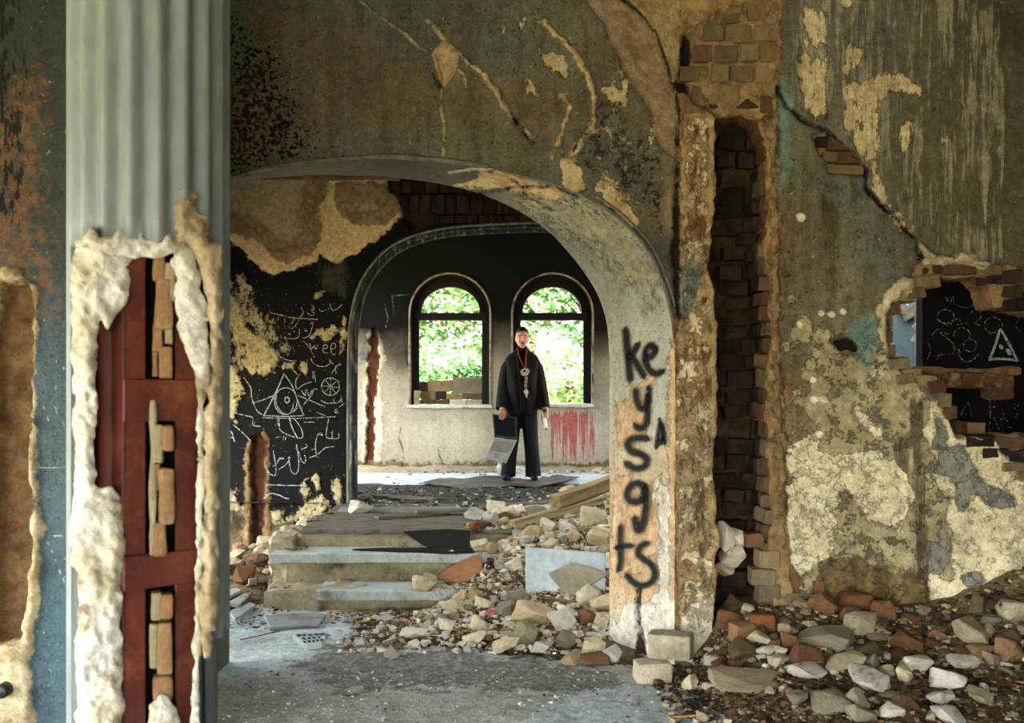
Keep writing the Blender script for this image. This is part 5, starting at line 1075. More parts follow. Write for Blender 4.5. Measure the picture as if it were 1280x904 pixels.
def litter(name, n, sampler, L, cols, label, seed):
    r = np.random.default_rng(seed); xy = sampler(r, n); n = len(xy)
    base = np.array([(-.5, 0, .0), (-.15, -.22, .06), (-.15, .22, .06), (.2, -.2, .02), (.2, .2, .02), (.5, 0, .12)]); ft = np.array([(0, 1, 2, 2)])
    fq = np.array([(1, 3, 4, 2)]); tr = np.array([(0, 1, 2), (3, 5, 4)])
    s = L * r.uniform(.5, 1.3, n); thin = r.uniform(.25, 1.0, n); v = base[None] * s[:, None, None]; v = v * r.uniform(.7, 1.3, v.shape); v[..., 1] *= thin[:, None]
    a = r.uniform(0, 6.28, n); b = r.uniform(-.7, .7, n); ca, sa, cb, sb = [q[:, None] for q in (np.cos(a), np.sin(a), np.cos(b), np.sin(b))]
    x, y, z = v[..., 0].copy(), v[..., 1].copy(), v[..., 2].copy(); y, z = y * cb - z * sb, y * sb + z * cb; x, y = x * ca - y * sa, x * sa + y * ca
    zs = np.array([surf(p, q) for p, q in xy]) + .006 + s * .12
    co = np.stack([x + xy[:, 0, None], y + xy[:, 1, None], z + zs[:, None]], -1).reshape(-1, 3); o6 = np.arange(n)[:, None, None] * 6
    cc = np.array([lin(c) for c in cols])[r.integers(0, len(cols), n)] * r.uniform(.6, 1.2, (n, 1))
    me = np_mesh(name, co, [(fq[None] + o6).reshape(-1, 4), (tr[None] + o6).reshape(-1, 3)], False, dict(tone=np.repeat(cc, 6, 0)))
    return link(name, me, M_tone, None, label=label, cat='leaves', kind='stuff')
LC_ = ['#7d5c32', '#5d4022', '#9a7a48', '#4a3118', '#86683c', '#b39a68', '#38260f']
litter('dry_leaf_litter', 2600, samp((-1.2, .95), (5.7, 7.4), lambda x, y, r: ((heap(x, y) > .005) & (heap(x, y) < .33) & ~((x < -.35) & (y > 6.55)) & ~((x > .5) & (y < 5.85))) | ((y > 6.15) & (y < 6.55) & (x > -1.5) & (r.random(x.size) < .8))), .045, LC_, 'dry brown leaf litter between the stones before the steps', 5)
litter('dry_leaf_litter', 4800, samp((.8, 3.2), (3.8, 5.1), lambda x, y, r: x > .75 + .35 * (5.0 - y)), .04, LC_[:4] + ['#2c1d0d'] * 3, 'dark brown leaf litter along the foot of the cracked wall', 6)
litter('dry_leaf_litter', 1300, samp((-2.6, -1.45), (6.0, 8.2), lambda x, y, r: r.random(x.size) < .8), .05, LC_, 'dry leaves and twigs left of the steps', 7)

# --- plates, boards and other single things
def plate(name, pts, thick, mat, label, cat, amp=0.0):
    """flat slab whose corners are pixel + depth; thickened away from the camera"""
    v = [Vector(P(*q)) for q in pts]; n = Vector((0, 0, 0))
    for i in range(len(v)): n += (v[i] - v[0]).cross(v[(i + 1) % len(v)] - v[0])
    n.normalize(); c = sum(v, Vector()) / len(v)
    if n.dot(Vector((0, 0, CAMH)) - c) < 0: n = -n
    bm = bmesh.new(); a = [bm.verts.new(q) for q in v]; b = [bm.verts.new(q - n * thick) for q in v]; bm.faces.new(a); bm.faces.new(b[::-1])
    for i in range(len(v)): bm.faces.new((a[i], b[i], b[(i + 1) % len(v)], a[(i + 1) % len(v)]))
    bmesh.ops.recalc_face_normals(bm, faces=bm.faces[:]); bmesh.ops.bevel(bm, geom=bm.edges[:], offset=min(.004, thick * .2), segments=1, affect='EDGES')
    o = link(name, bm_mesh(name, bm), mat, None, label=label, cat=cat); return o
yb = seat(707, 742)[1]
plate('marble_panel', [(657, 684, yb + .13), (744, 690, yb + .13), (757, 692, yb + .13), (757, 742, yb), (657, 740, yb)], .022, simple('panel_white', '#bccbcb', '#aebfbf', 2.5, .5, bump=.1), 'pale blue white panel leaning upright in the rubble heap', 'panel')
yt = min(seat(712, 748)[1], yb - .03)
plate('stone_tile', [(685, 717, yt + .035), (714, 703, yt + .07), (762, 717, yt + .035), (712, 749, yt)], .022, simple('tile_grey', '#9b937d', '#827b67', 4, .8, bump=.3), 'square grey stone tile tipped on its corner before the pale panel', 'tile')
yo = min(seat(573, 731)[1], 6.785)
plate('varnished_panel', [(544, 723, yo + .012), (560, 711, yo + .03), (579, 700, yo + .045), (600, 692, yo + .058), (603, 706, yo + .038), (601, 721, yo + .015), (574, 730, yo)], .018, simple('panel_orange', '#a9764c', '#8f5f3a', 4, .5, dirt='#3a2415', bump=.2), 'curved orange brown board leaning against the steps with charred edges', 'board')
plate('charred_board', [(504, 664, 7.15), (560, 661, 7.17), (588, 663, 7.16), (587, 687.6, 7.00), (545, 687.6, 7.00), (528, 680, 7.05)], .016, simple('charred_a', '#12100d', '#221d17', 9, .8, bump=.8, bd=.01), 'black charred board lying across the upper step riser', 'board')
plate('charred_board', [(a, b, FL(a, b, .337)[1]) for a, b in ((440, 686.5), (470, 684.6), (590, 684.2), (592, 690.0), (560, 690.6), (530, 689))], .010, simple('charred_b', '#0f0e0c', '#1c1915', 12, .85, bump=.8, bd=.01), 'thin black burnt sheet on the pale marble tread', 'board')
for i, (pts, lab) in enumerate([([(286, 764), (313, 752), (320, 756), (294, 774)], 'narrow pale tile strip tilted on the floor left of the steps'), ([(330, 769), (392, 765), (408, 768), (398, 782), (337, 784)], 'broad flat broken tile on the floor before the steps'), ([(266, 741), (296, 734), (302, 738), (286, 746)], 'grey tile shard left of the steps near the black wall'), ([(262, 752), (282, 746), (284, 752), (268, 759)], 'white tile shard beside the fluted column'),
        ([(284, 753), (306, 741), (312, 744), (298, 757)], 'long grey tile shard between two pale ones'), ([(311, 733), (312, 724), (321, 723), (321, 732)], 'small blue grey tile stub standing by the steps'), ([(322, 729), (323, 723), (333, 722), (333, 729)], 'small pale blue tile stub against the step side'), ([(466, 771), (484, 767), (496, 771), (486, 776)], 'white tile chip on the leaf litter before the lower step')]):
    P3 = [FL(a, b, .02) for a, b in pts]; cy = sum(p[1] for p in P3) / len(P3)
    up = i in (5, 6)
    fl = [seat(a, max(c[1] for c in pts) if up else b) for a, b in pts]; zt = max(float(heap(p[0], p[1])) for p in fl) + .014
    q = [(a, b, (fl[k][1] if up else FL(a, b, zt + .015 * (k == 0))[1])) for k, (a, b) in enumerate(pts)]
    plate('tile_fragment', q, .02, M_tile, lab, 'tile')
for i in range(10):
    r = random.Random(i); x, y = r.uniform(-1.3, -.7), r.uniform(5.9, 6.5)
# blue patterned tile corner
x, y, z = FL(388, 813, 0); tl = empty('patterned_tile', (x, y, 0), label='broken white tile corner with dark blue painted pattern standing on the floor', cat='tile')
def tile_pt(s, t, lift=0.0):          # s across, t from the front edge to the back edge of the top face
    fr = np.array(P(381, 806, y)) * (1 - s) + np.array(P(405, 802, y)) * s; bk = np.array(P(366, 792, y + .11)) * (1 - s) + np.array(P(407, 791, y + .11)) * s
    return Vector(fr * (1 - t) + bk * t + np.array([0, -.3 * lift, lift])) - Vector((x, y, 0))
def tile_bit(name, st, th, mat, lift=0.0):
    bm = bmesh.new(); a = [bm.verts.new(tile_pt(s, t, lift)) for s, t in st]; b = [bm.verts.new(q.co + Vector((0, th * .3, -th))) for q in a]; bm.faces.new(a); bm.faces.new(b[::-1]); n = len(a)
    for i in range(n): bm.faces.new((a[i], b[i], b[(i + 1) % n], a[(i + 1) % n]))
    bmesh.ops.recalc_face_normals(bm, faces=bm.faces[:]); return link(name, bm_mesh(name, bm), mat, tl)
tile_bit('tile_body', [(0, .15), (.12, 0), (.85, 0), (1, .2), (1, 1), (.55, .94), (0, 1)], .038, simple('tile_white', '#c3cbc8', '#a3a99c', 12, .6, dirt='#77735f'))
M_nav = simple('tile_navy', '#1c2b4a', '#2b3d60', 20, .4); r = random.Random(4)
for i in range(5):
    for j in range(3):
        cs, ct = .12 + i * .19 + .09 * (j % 2), .2 + j * .3
        if cs < .95: tile_bit('painted_motif', [(cs + .085 * math.cos(k * 1.05 + i) * r.uniform(.6, 1.2), ct + .13 * math.sin(k * 1.05 + i) * r.uniform(.6, 1.2)) for k in range(6)], .002, M_nav, .0015)
# timber
def beam(name, p0, p1, w, h, mat, label, roll=0.0, amp=.004):
    a, b = Vector(p0), Vector(p1); L = (b - a).length; m = rough_box(name, (0, -w / 2, -h / 2), (L, w / 2, h / 2), .07, amp, int(L * 100), .006)
    o = link(name, m, mat, None, label=label, cat='timber'); d = (b - a).normalized(); o.rotation_mode = 'QUATERNION'; o.rotation_quaternion = d.to_track_quat('X', 'Z'); o.location = a; return o
M_wood = simple('old_timber', '#8f7c55', '#75633f', 3, .8, stretch=(1, 9, 9), dirt='#55452a'); M_wood2 = simple('pale_timber', '#a39468', '#857650', 3, .8, stretch=(1, 9, 9), dirt='#5f5034')
beam('timber_beam', P(694, 627, 7.30), P(812, 586, 7.85), .12, .085, M_wood, 'thick square timber resting aslant on top of the rubble heap')
beam('timber_plank', P(640, 655, 7.15), P(800, 613, 7.55), .09, .05, M_wood2, 'long pale plank lying aslant under the thick timber')
beam('timber_lath', P(625, 770, 6.1), P(655, 742, 6.35), .022, .012, M_wood2, 'thin pale lath stuck in the middle of the heap', amp=.001)
beam('timber_lath', FL(300, 800, .01), FL(350, 789, .012), .012, .008, M_wood, 'dark thin stick lying on the floor before the column', amp=.001)
beam('timber_lath', FL(835, 897, .008), FL(876, 894, .01), .02, .01, simple('fresh_lath', '#b98d52', '#a67c45', 5, .8), 'short yellow lath on the floor before the rubble', amp=.001)
beam('timber_lath', tuple(np.array(seat(706, 672)) + (0, 0, .05)), tuple(np.array(seat(764, 668)) + (0, 0, .05)), .03, .02, M_wood2, 'thin white lath lying behind the pale panel', amp=.001)
for a, b, w, lab in [((470, 647, .014), (560, 641, .016), .10, 'flat grey board lying on the landing before the cream stone'), ((520, 640, .036), (640, 636, .036), .12, 'dusty board lying across the landing behind the flat grey board'), ((600, 634, .058), (690, 628, .075), .09, 'brown board end poking out below the thick timber'), ((470, 620, .02), (545, 624, .02), .10, 'dark thin board on the debris beyond the second arch')]:
    beam('timber_board', FL(a[0], a[1], ZU + a[2]), FL(b[0], b[1], ZU + b[2]), w, .022, simple('board_' + lab[:9].replace(' ', '_'), '#7f7664', '#5a5346', 4, .85, stretch=(1, 8, 8)), lab, amp=.003)
# brown jar
x, y, z = seat(609, 719); jar = empty('brown_jar', (x, y + .04, z - .01), label='small brown glass jar with a dark neck in the heap beside the steps', cat='jar')
vs, fs = tube([(0, 0, 0), (0, 0, .004), (0, 0, .07), (0, 0, .085), (0, 0, .10)], [.03, .036, .036, .03, .024], 18); link('glass_body', np_mesh('glass_body', vs, fs), simple('brown_glass', '#4d2412', '#3a1b0e', 8, .2, spec=.5), jar)
vs, fs = tube([(0, 0, .098), (0, 0, .10), (0, 0, .118), (0, 0, .12)], [.024, .027, .027, .024], 18); link('lid', np_mesh('lid', vs, fs), simple('jar_lid', '#2a2622', '#3d352c', 12, .5), jar); jar.rotation_euler = (.25, .2, 0)
vs, fs = tube([(0, 0, .03), (0, 0, .06)], [.0368, .0368], 18, False); link('paper_label', np_mesh('paper_label', vs, fs), simple('jar_label', '#8a8577', '#6b6558', 20, .9), jar)
# crumpled pink wrapper, rag and crumpled sheet behind the feet
def crumple(name, loc, size, mat, label, cat, seed, squash=.5):
    bm = bmesh.new(); bmesh.ops.create_icosphere(bm, subdivisions=4, radius=.5); co = np.array([v.co[:] for v in bm.verts]); a = fbm(co[:, 0] + co[:, 2] * .8, co[:, 1] - co[:, 2] * .6, .35, 3, seed); b = np.abs(fbm(co[:, 0] - co[:, 1], co[:, 2] + co[:, 0] * .5, .25, 2, seed + 4))
    for v, q, s in zip(bm.verts, a, b): v.co *= 1 + .25 * q - .35 * s; v.co.x *= size[0]; v.co.y *= size[1]; v.co.z = max(v.co.z * size[2], -squash * size[2] * .5)
    o = link(name, bm_mesh(name, bm), mat, None, label=label, cat=cat); o.location = (loc[0], loc[1], loc[2] + squash * size[2] * .45); return o
crumple('crumpled_wrapper', seat(614, 770), (.075, .06, .06), simple('wrapper_pink', '#b0484c', '#c97876', 20, .5), 'crumpled pink red wrapper in the middle of the heap', 'wrapper', 3)
crumple('plastic_bag', FL(629, 595, ZU), (.17, .16, .24), simple('bag_white', '#c3c4bd', '#a7a79d', 9, .5), 'crumpled whitish bag on the floor behind the laptop', 'bag', 5)
crumple('plastic_bag', FL(648, 592, ZU), (.22, .16, .12), simple('bag_white2', '#cfd0ca', '#b3b2a8', 9, .5), 'flattened white plastic sheet behind the person between the shoes', 'bag', 8)
crumple('charcoal_lump', FL(875, 882, .0), (.12, .08, .05), simple('charcoal', '#121414', '#25282a', 14, .7), 'black burnt rag lump on the floor before the rubble', 'rag', 7)
# torn floor covering under the feet
def torn_sheet():
    pts = [(526, 607), (560, 602), (590, 601), (600, 598), (660, 600), (700, 597), (722, 600), (712, 607), (672, 612), (640, 610), (580, 612)]
    W3 = [FL(a, b, ZU) for a, b in pts]; px = np.array([(w[0], w[1]) for w in W3]); xs = np.arange(px[:, 0].min() - .05, px[:, 0].max() + .05, .025); ys = np.arange(px[:, 1].min() - .05, px[:, 1].max() + .05, .025); X, Y = np.meshgrid(xs, ys)
    sd = sd_poly(px, X, Y, 5.0) + .05 * fbm(X, Y, .3, 3, 2); foot = np.minimum(np.hypot(X - P(652, 0, 11.1)[0] + .165, Y - 11.05), np.hypot(X - P(652, 0, 11.1)[0] - .137, Y - 11.05)); fl = sstep(.14, .32, foot)
    Z = ZU + .010 + fl * (.010 + .035 * np.abs(fbm(X, Y * .6, .5, 3, 5)) * sstep(.16, 0, sd) + .012 * fbm(X, Y, .25, 2, 7))
    idx = np.arange(X.size).reshape(X.shape); q = np.stack([idx[:-1, :-1], idx[:-1, 1:], idx[1:, 1:], idx[1:, :-1]], -1); k = (sd[:-1, :-1] + sd[1:, 1:]) / 2 > 0; f = q[k]; used = np.unique(f); rm = np.zeros(X.size, int); rm[used] = np.arange(len(used))
    co = np.stack([X, Y, Z], -1).reshape(-1, 3)[used]; me = np_mesh('torn_floor_covering', co, rm[f]); o = link('torn_floor_covering', me, simple('lino', '#6a5a5c', '#3a3233', 3, .5, dirt='#1c191a'), None, label='torn dark floor covering curling up under the person', cat='floor covering')
    md = o.modifiers.new('thick', 'SOLIDIFY'); md.thickness = .008
torn_sheet()
# stones walled up in the first window, in courses on the sill
WM = {k: simple('window_' + k, *c, 9, .9, bump=.9, bd=.01) for k, c in dict(tan=('#9a8460', '#7f6a48'), grey=('#857a66', '#6d6352'), dark=('#3d342a', '#2b241c'), brown=('#6b5038', '#54402c'), pale=('#b5aa90', '#9a8f74'), white=('#cfcabb', '#b8b2a0')).items()}
for i, (a, b, c, d, k, nm) in enumerate([(535, 565.5, 476, 489.3, 'tan', 'long tan stone block on the window pile beside the frame'), (566, 604, 472, 492.3, 'grey', 'largest grey block on the window pile'), (526, 545, 489.6, 499.3, 'tan', 'small tan brick low in the window pile'), (545.5, 551, 489.6, 499.3, 'dark', 'dark block in the middle of the window pile'), (558.5, 579.5, 492.6, 499.3, 'tan', 'flat tan brick under the large grey block'), (580, 604, 492.6, 499.3, 'brown', 'thin brown slab at the right of the window pile'), (526, 541, 499.6, 505.8, 'tan', 'broken tan tile lying on the window sill'), (541.5, 562, 499.6, 505.8, 'brown', 'brown slab at the bottom of the window pile'),
        (517.5, 524.5, 488, 506.6, 'tan', 'upright tan shard against the window frame'), (524, 534.5, 477.5, 489.3, 'brown', 'brown block at the left of the window pile'), (584, 604, 499.6, 505.8, 'pale', 'pale slab at the bottom right of the window pile'), (551.5, 558, 489.6, 499.3, 'dark', 'small dark stone under the long block'), (562.5, 583.5, 499.6, 505.8, 'white', 'white plaster lump on the window sill')]):
    shard = i == 8; Yw = D3 + (.045 if shard else .27); hd = .028 if shard else .075; X, _, Z = P((a + b) / 2, (c + d) / 2, Yw); w, h = (b - a) * Yw / F, (d - c) * Yw / F
    m = rough_box('window_stone', (-w / 2, -hd, -h / 2), (w / 2, hd, h / 2), .03, .003, i + 3, .010); o = link('window_stone', m, WM[k], None, label=nm, cat='stone'); o.location = (X, Yw, Z)
seed_named = False
# --- random fill
def scatter(n, xr, yr, size, mats, label, group, name='rubble_stone', cat='stone', cond=None, seed=1, slabs=.15):
    r = random.Random(seed); k = 0; t = 0
    while k < n and t < n * 40:
        t += 1; x, y = r.uniform(*xr), r.uniform(*yr)
        if cond and not cond(x, y, r): continue
        s = size[0] * (size[1] / size[0]) ** (r.random() ** 1.7); kind = 'slab' if r.random() < slabs else 'stone'
        h = s * (r.uniform(.25, .4) if kind == 'slab' else r.uniform(.5, .9))
        stone(x, y, surf(x, y) + h * .30, s * r.uniform(.8, 1.3), s * r.uniform(.7, 1.1), h, (r.uniform(-.4, .4), r.uniform(-.4, .4), r.uniform(0, 6.3)), r.choice(mats), kind, name, label, cat, group); k += 1
def clear_view(x, y):
    u = 640 + x * F / y; v = YH + (CAMH - surf(x, y) - .05) * F / y
    return not (536 < u < 612 and 688 < v < 738) and not (650 < u < 768 and 684 < v < 742 and y < 6.7)
inheap = lambda x, y, r: clear_view(x, y) and float(heap(x, y)) > .03 and x < 1.02 and not (x > .55 and y < 5.75)
scatter(170, (-.95, 1.0), (5.8, 8.1), (.055, .18), [M_pal, M_wht, M_wht, M_pal, M_gry], LH, GH, cond=inheap, seed=3)
scatter(26, (-1.1, .6), (5.6, 6.4), (.03, .08), [M_wht, M_pal], 'small pale stone strewn on the leaf litter before the heap', 'small stones before the heap', cond=lambda x, y, r: float(heap(x, y)) < .06, seed=4)
scatter(62, (1.0, 3.2), (4.75, 5.2), (.06, .19), [M_dk, M_dk, M_dk, M_brn], LR, GR, seed=5)  # darker browns by the wall put the shade there into the colour
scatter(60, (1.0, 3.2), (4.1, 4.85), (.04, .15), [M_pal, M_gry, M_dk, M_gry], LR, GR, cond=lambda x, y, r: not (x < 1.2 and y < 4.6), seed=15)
scatter(30, (.75, 1.6), (4.35, 5.1), (.025, .07), [M_wht, M_pal, M_gry], LCH, None, name='plaster_chip', cat='chip', seed=6)
scatter(26, (-2.3, -1.8), (7.0, 8.6), (.09, .24), [M_dk, M_gry, M_dk, M_brn], LS, None, seed=7)
scatter(16, (-.2, 1.4), (8.0, 9.6), (.05, .14), [M_pal, M_gry, M_dk], 'dusty stone lying on the landing behind the heap', 'stones on the landing', seed=8, cond=lambda x, y, r: True)
scatter(14, (-1.3, 1.4), (12.0, 12.4), (.05, .14), [M_wht, M_pal], 'pale lump lying at the foot of the window wall', 'lumps below the windows', seed=9, cond=lambda x, y, r: not -.32 < x < .36)

# --- let the stones settle: apart from each other, clear of walls and single things, resting on what is under them
def settle(iters=140):
    bpy.context.view_layer.update()
    def world(o): 
        mw = o.matrix_world; me = o.data; return [mw @ v.co for v in me.vertices], [tuple(p.vertices) for p in me.polygons]
    from mathutils.bvhtree import BVHTree
    V, Fc = [], []; mine = {o.name for o, _ in STONES}
    fixed = ('wall_front', 'wall_middle', 'wall_back', 'wall_left', 'fluted_column', 'marble_panel', 'stone_tile', 'varnished_panel', 'charred_board', 'tile_fragment', 'patterned_tile', 'timber', 'brown_jar', 'crumpled_wrapper', 'plastic_bag', 'charcoal_lump', 'masonry_block', 'brick_fragment')
    for o in SC.objects:
        if o.type != 'MESH' or o.name in mine: continue
        t = o
        while t.parent: t = t.parent
        if t.name.startswith(fixed) or o.name.startswith('stair_cheek'):
            v, f = world(o); b = len(V); V += v; Fc += [tuple(q + b for q in g) for g in f]
    bvh = BVHTree.FromPolygons(V, Fc)
    n = len(STONES); C = np.array([o.location[:] for o, _ in STONES]); C0 = C.copy(); wt = np.array([.4 if nm else 1.0 for _, nm in STONES])
    A = []; E = np.zeros((n, 3)); ZL = np.zeros(n); ZH = np.zeros(n)
    for k, (o, _) in enumerate(STONES):
        R = np.array(o.rotation_euler.to_matrix()) @ np.diag(o.scale); v = np.zeros(len(o.data.vertices) * 3, np.float32); o.data.vertices.foreach_get('co', v); p = v.reshape(-1, 3) @ R.T
        A.append(R * .5); E[k] = (p.max(0) - p.min(0)) / 2; ZL[k] = p[:, 2].min(); ZH[k] = p[:, 2].max()
    Es = E * np.array([.95 if 'slab' in o.name else .87 for o, _ in STONES])[:, None]
    def surf_v(x, y):
        z = heap(x, y); st = np.where((x > -1.56) & (x < 1.5) & (y > 7.22) & (y < 9.2), ZU, np.where((x > -1.6) & (x < 1.4) & (y > 6.9) & (y <= 7.22), .32, np.where((x > -1.5) & (x < 1.3) & (y > 6.6) & (y <= 6.9), .128, np.where(y >= 9.2, ZU, -1.0))))
        return np.maximum(z, st), st > z + .004
    def rest(push):
        x, y = C[:, 0], C[:, 1]; s0, hard = surf_v(x, y); hi = s0
        for a, b in ((1, 0), (-1, 0), (0, 1), (0, -1)): hi = np.maximum(hi, surf_v(x + a * E[:, 0] * .6, y + b * E[:, 1] * .6)[0])
        if push: C[:, 1] -= np.where(hard & (hi - s0 > .05), .012, 0)           # do not stand in a riser
        C[:, 2] = s0 - ZL - np.where(hard, .006, .20 * (ZH - ZL))
    for it in range(iters):
        rest(True)
        D_ = C[:, None] - C[None]; S_ = Es[:, None] + Es[None]; q = (np.abs(D_ / S_) ** 3).sum(-1) ** (1 / 3); np.fill_diagonal(q, 9)
        ii, jj = np.where(np.triu(q < .97)); mv = np.zeros((n, 2))
        for a, b in zip(ii, jj):
            d = D_[a, b, :2]; L = np.hypot(*d)
            if L < 1e-4: d = np.array([.01, .004]); L = np.hypot(*d)
            d = d / L; push = (.97 - q[a, b]) * np.hypot(S_[a, b, 0] * d[0], S_[a, b, 1] * d[1]) * .7; wa, wb = wt[a] / (wt[a] + wt[b]), wt[b] / (wt[a] + wt[b]); mv[a] += d * push * wa; mv[b] -= d * push * wb
        L = np.hypot(mv[:, 0], mv[:, 1]); mv *= np.minimum(1, .03 / np.maximum(L, 1e-6))[:, None]; C[:, :2] += mv
        for k in range(n):
            loc, nr, i_, d = bvh.find_nearest(Vector(C[k]), float(E[k].max()))
            if loc is None or d < 1e-5: continue
            g = (C[k] - np.array(loc)) / d; sup = np.linalg.norm(A[k].T @ g) * 1.02
            if d < sup and np.hypot(g[0], g[1]) > .25: C[k, :2] += g[:2] / np.hypot(g[0], g[1]) * min((sup - d), .03)
    rest(False)
    for k, (o, _) in enumerate(STONES): o.location = C[k]
    for o, pl, mat, kind, w in RELABEL:                                          # say where each one came to rest
        if pl:
            lb, g = auto_label(mat, kind, w, o.location.x, o.location.y, pl); o['label'] = lb.replace(' stone lying', ' plaster lump lying') if o.name.startswith('plaster_lump') else lb; o['group'] = g
settle()
# ================================================================== THE PERSON
PY = 11.10; PK = PY / F
def L3(px, py, dy=0.0): return ((px - 652) * PK, dy, (601.5 - py) * PK)      # photo pixel -> coordinates about the feet
px0 = P(652, 0, PY)[0]
def fuse(name, parts, voxel, smooth_it=0):
    vs, fs, n = [], [], 0
    for v, f in parts:
        v = np.asarray(v, float); vs.append(v); fs += [np.asarray(q) + n for q in (f if isinstance(f, (list, tuple)) else [f])]; n += len(v)
    me = np_mesh(name, np.concatenate(vs), fs); o = bpy.data.objects.new(name + '_tmp', me); COL.objects.link(o)
    m = o.modifiers.new('r', 'REMESH'); m.mode = 'VOXEL'; m.voxel_size = voxel; m.use_smooth_shade = True
    if smooth_it: s = o.modifiers.new('s', 'SMOOTH'); s.iterations = smooth_it; s.factor = .5
    dg = bpy.context.evaluated_depsgraph_get(); res = bpy.data.meshes.new_from_object(o.evaluated_get(dg)); bpy.data.objects.remove(o); res.name = name
    for p in res.polygons: p.use_smooth = True
    return res
def ball(c, r, nu=20, nv=14):
    th = np.linspace(0, math.pi, nv + 1)[:, None]; ph = np.linspace(0, 2 * math.pi, nu, endpoint=False)[None, :]
    x = np.sin(th) * np.cos(ph); y = np.sin(th) * np.sin(ph); z = np.cos(th) + 0 * ph
    co = np.stack([c[0] + r[0] * x, c[1] + r[1] * y, c[2] + r[2] * z], -1); idx = np.arange((nv + 1) * nu).reshape(nv + 1, nu)
    q = np.stack([idx[:-1], idx[1:], np.roll(idx[1:], -1, 1), np.roll(idx[:-1], -1, 1)], -1).reshape(-1, 4); return co.reshape(-1, 3), [q]
def rings(rs, n=28):
    """stack of ellipses (cx, cy, z, rx, ry[, squareness]) -> closed tube"""
    ph = np.linspace(0, 2 * math.pi, n, endpoint=False); vs = []
    for r in rs:
        cx, cy, z, rx, ry = r[:5]; p = r[5] if len(r) > 5 else 1.0
        c, s = np.cos(ph), np.sin(ph); vs.append(np.stack([cx + rx * np.sign(c) * np.abs(c) ** p, cy + ry * np.sign(s) * np.abs(s) ** p, np.full(n, z)], -1))
    co = np.concatenate(vs + [[(rs[0][0], rs[0][1], rs[0][2])], [(rs[-1][0], rs[-1][1], rs[-1][2])]]); m = len(rs); idx = np.arange(m * n).reshape(m, n)
    q = np.stack([idx[:-1], np.roll(idx[:-1], -1, 1), np.roll(idx[1:], -1, 1), idx[1:]], -1).reshape(-1, 4)
    t = np.array([(m * n, idx[0][(k + 1) % n], idx[0][k]) for k in range(n)] + [(m * n + 1, idx[-1][k], idx[-1][(k + 1) % n]) for k in range(n)]); return co, [q, t]
def sm_tube(pts, rad, sides=12, k=4):
    a = crom([tuple(p) + (r,) for p, r in zip(pts, rad)], k); return tube(a[:, :3], a[:, 3], sides)
person = empty('person', (px0, PY, ZU + .012), label='standing person in a loose black suit with a medal, holding a laptop and a pistol', cat='person')
M_skin = simple('skin', '#d6a284', '#cc9678', 8, .55, bump=.05)
HC = np.array(L3(653, 425)); hz = HC[2]
def head():
    co, f = ball((0, 0, 0), (1, 1, 1), 64, 48); x, y, z = co.T.copy()
    X = .074 * x; Y = .094 * y; Z = .121 * z
    low = sstep(0, -1, z); X *= 1 - .30 * low ** 1.3; Y *= 1 - .06 * low; Y -= .012 * low                 # jaw, chin forward (-Y is the face)
    front = np.clip(-y, 0, 1)
    g = lambda cx, cz, sx, sz: np.exp(-((X - cx) / sx) ** 2 - ((Z - cz) / sz) ** 2) * (y < 0)
    Y -= .024 * g(0, -.018, .009, .020) + .012 * g(0, .004, .007, .022)           # nose
    Y += .010 * (g(-.028, .012, .016, .011) + g(.028, .012, .016, .011)); Y -= .005 * g(0, .032, .04, .01)   # eye sockets, brow
    Y -= .006 * g(0, -.056, .020, .009); Y += .004 * g(0, -.042, .016, .005); Y -= .006 * g(0, -.098, .018, .016); Y -= .004 * (g(-.04, -.02, .016, .02) + g(.04, -.02, .016, .02))
    return np.stack([X + HC[0], Y + HC[1] - .01, Z + hz], -1), f
def hand(wrist, palm, fing, thumb):
    parts = [sm_tube([wrist, (np.array(wrist) + palm) / 2, palm], [.026, .032, .026], 12)]
    for p, r in fing: parts.append(sm_tube(p, r, 8, 3))
    parts.append(sm_tube(thumb, [.012, .011, .009], 8, 3)); return parts
LX, LZ = L3(628, 517)[0], L3(628, 517)[2]
RX, RZ = L3(681, 516)[0], L3(681, 516)[2]
WL = np.array([LX + .002, -.085, LZ + .085]); WR = np.array([RX + .0, -.05, RZ + .085])
lf = []
for i, (dx, ln) in enumerate([(-.030, .075), (-.010, .086), (.010, .082), (.029, .066)]):
    lf.append(([(LX + dx * .8, -.105, LZ + .022), (LX + dx, -.128, LZ - .004), (LX + dx, -.126, LZ - ln * .55), (LX + dx * .96, -.122, LZ - ln)], [.0105, .010, .009, .0075]))
lh = hand(WL, np.array([LX, -.098, LZ + .018]), lf, [(LX + .028, -.085, LZ + .035), (LX + .036, -.072, LZ + .005), (LX + .028, -.070, LZ - .025)])
rf = []
for i, dz in enumerate([-.012, -.030, -.048, -.064]):
    rf.append(([(RX + .022, -.062, RZ + .005 + dz * .5), (RX + .030, -.095, RZ + dz), (RX + .006, -.112, RZ + dz), (RX - .020, -.098, RZ + dz - .002)], [.0105, .010, .0095, .008]))
rh = hand(WR, np.array([RX + .012, -.060, RZ - .01]), rf, [(RX - .012, -.060, RZ + .03), (RX - .026, -.080, RZ + .01), (RX - .026, -.098, RZ - .015)])
S1L, S1R = np.array([-.140, .01, 1.305]), np.array([.155, .01, 1.305]); EL, ER = np.array([-.185, .03, 1.05]), np.array([.205, .03, 1.05])
hipL, hipR = np.array([-.085, .01, .88]), np.array([.075, .01, .88]); knL, knR = np.array([-.108, -.012, .47]), np.array([.098, -.012, .47]); anL, anR = np.array([-.148, .02, .085]), np.array([.128, .02, .085])
toL, toR = np.array([-.182, -.125, .03]), np.array([.146, -.135, .03])
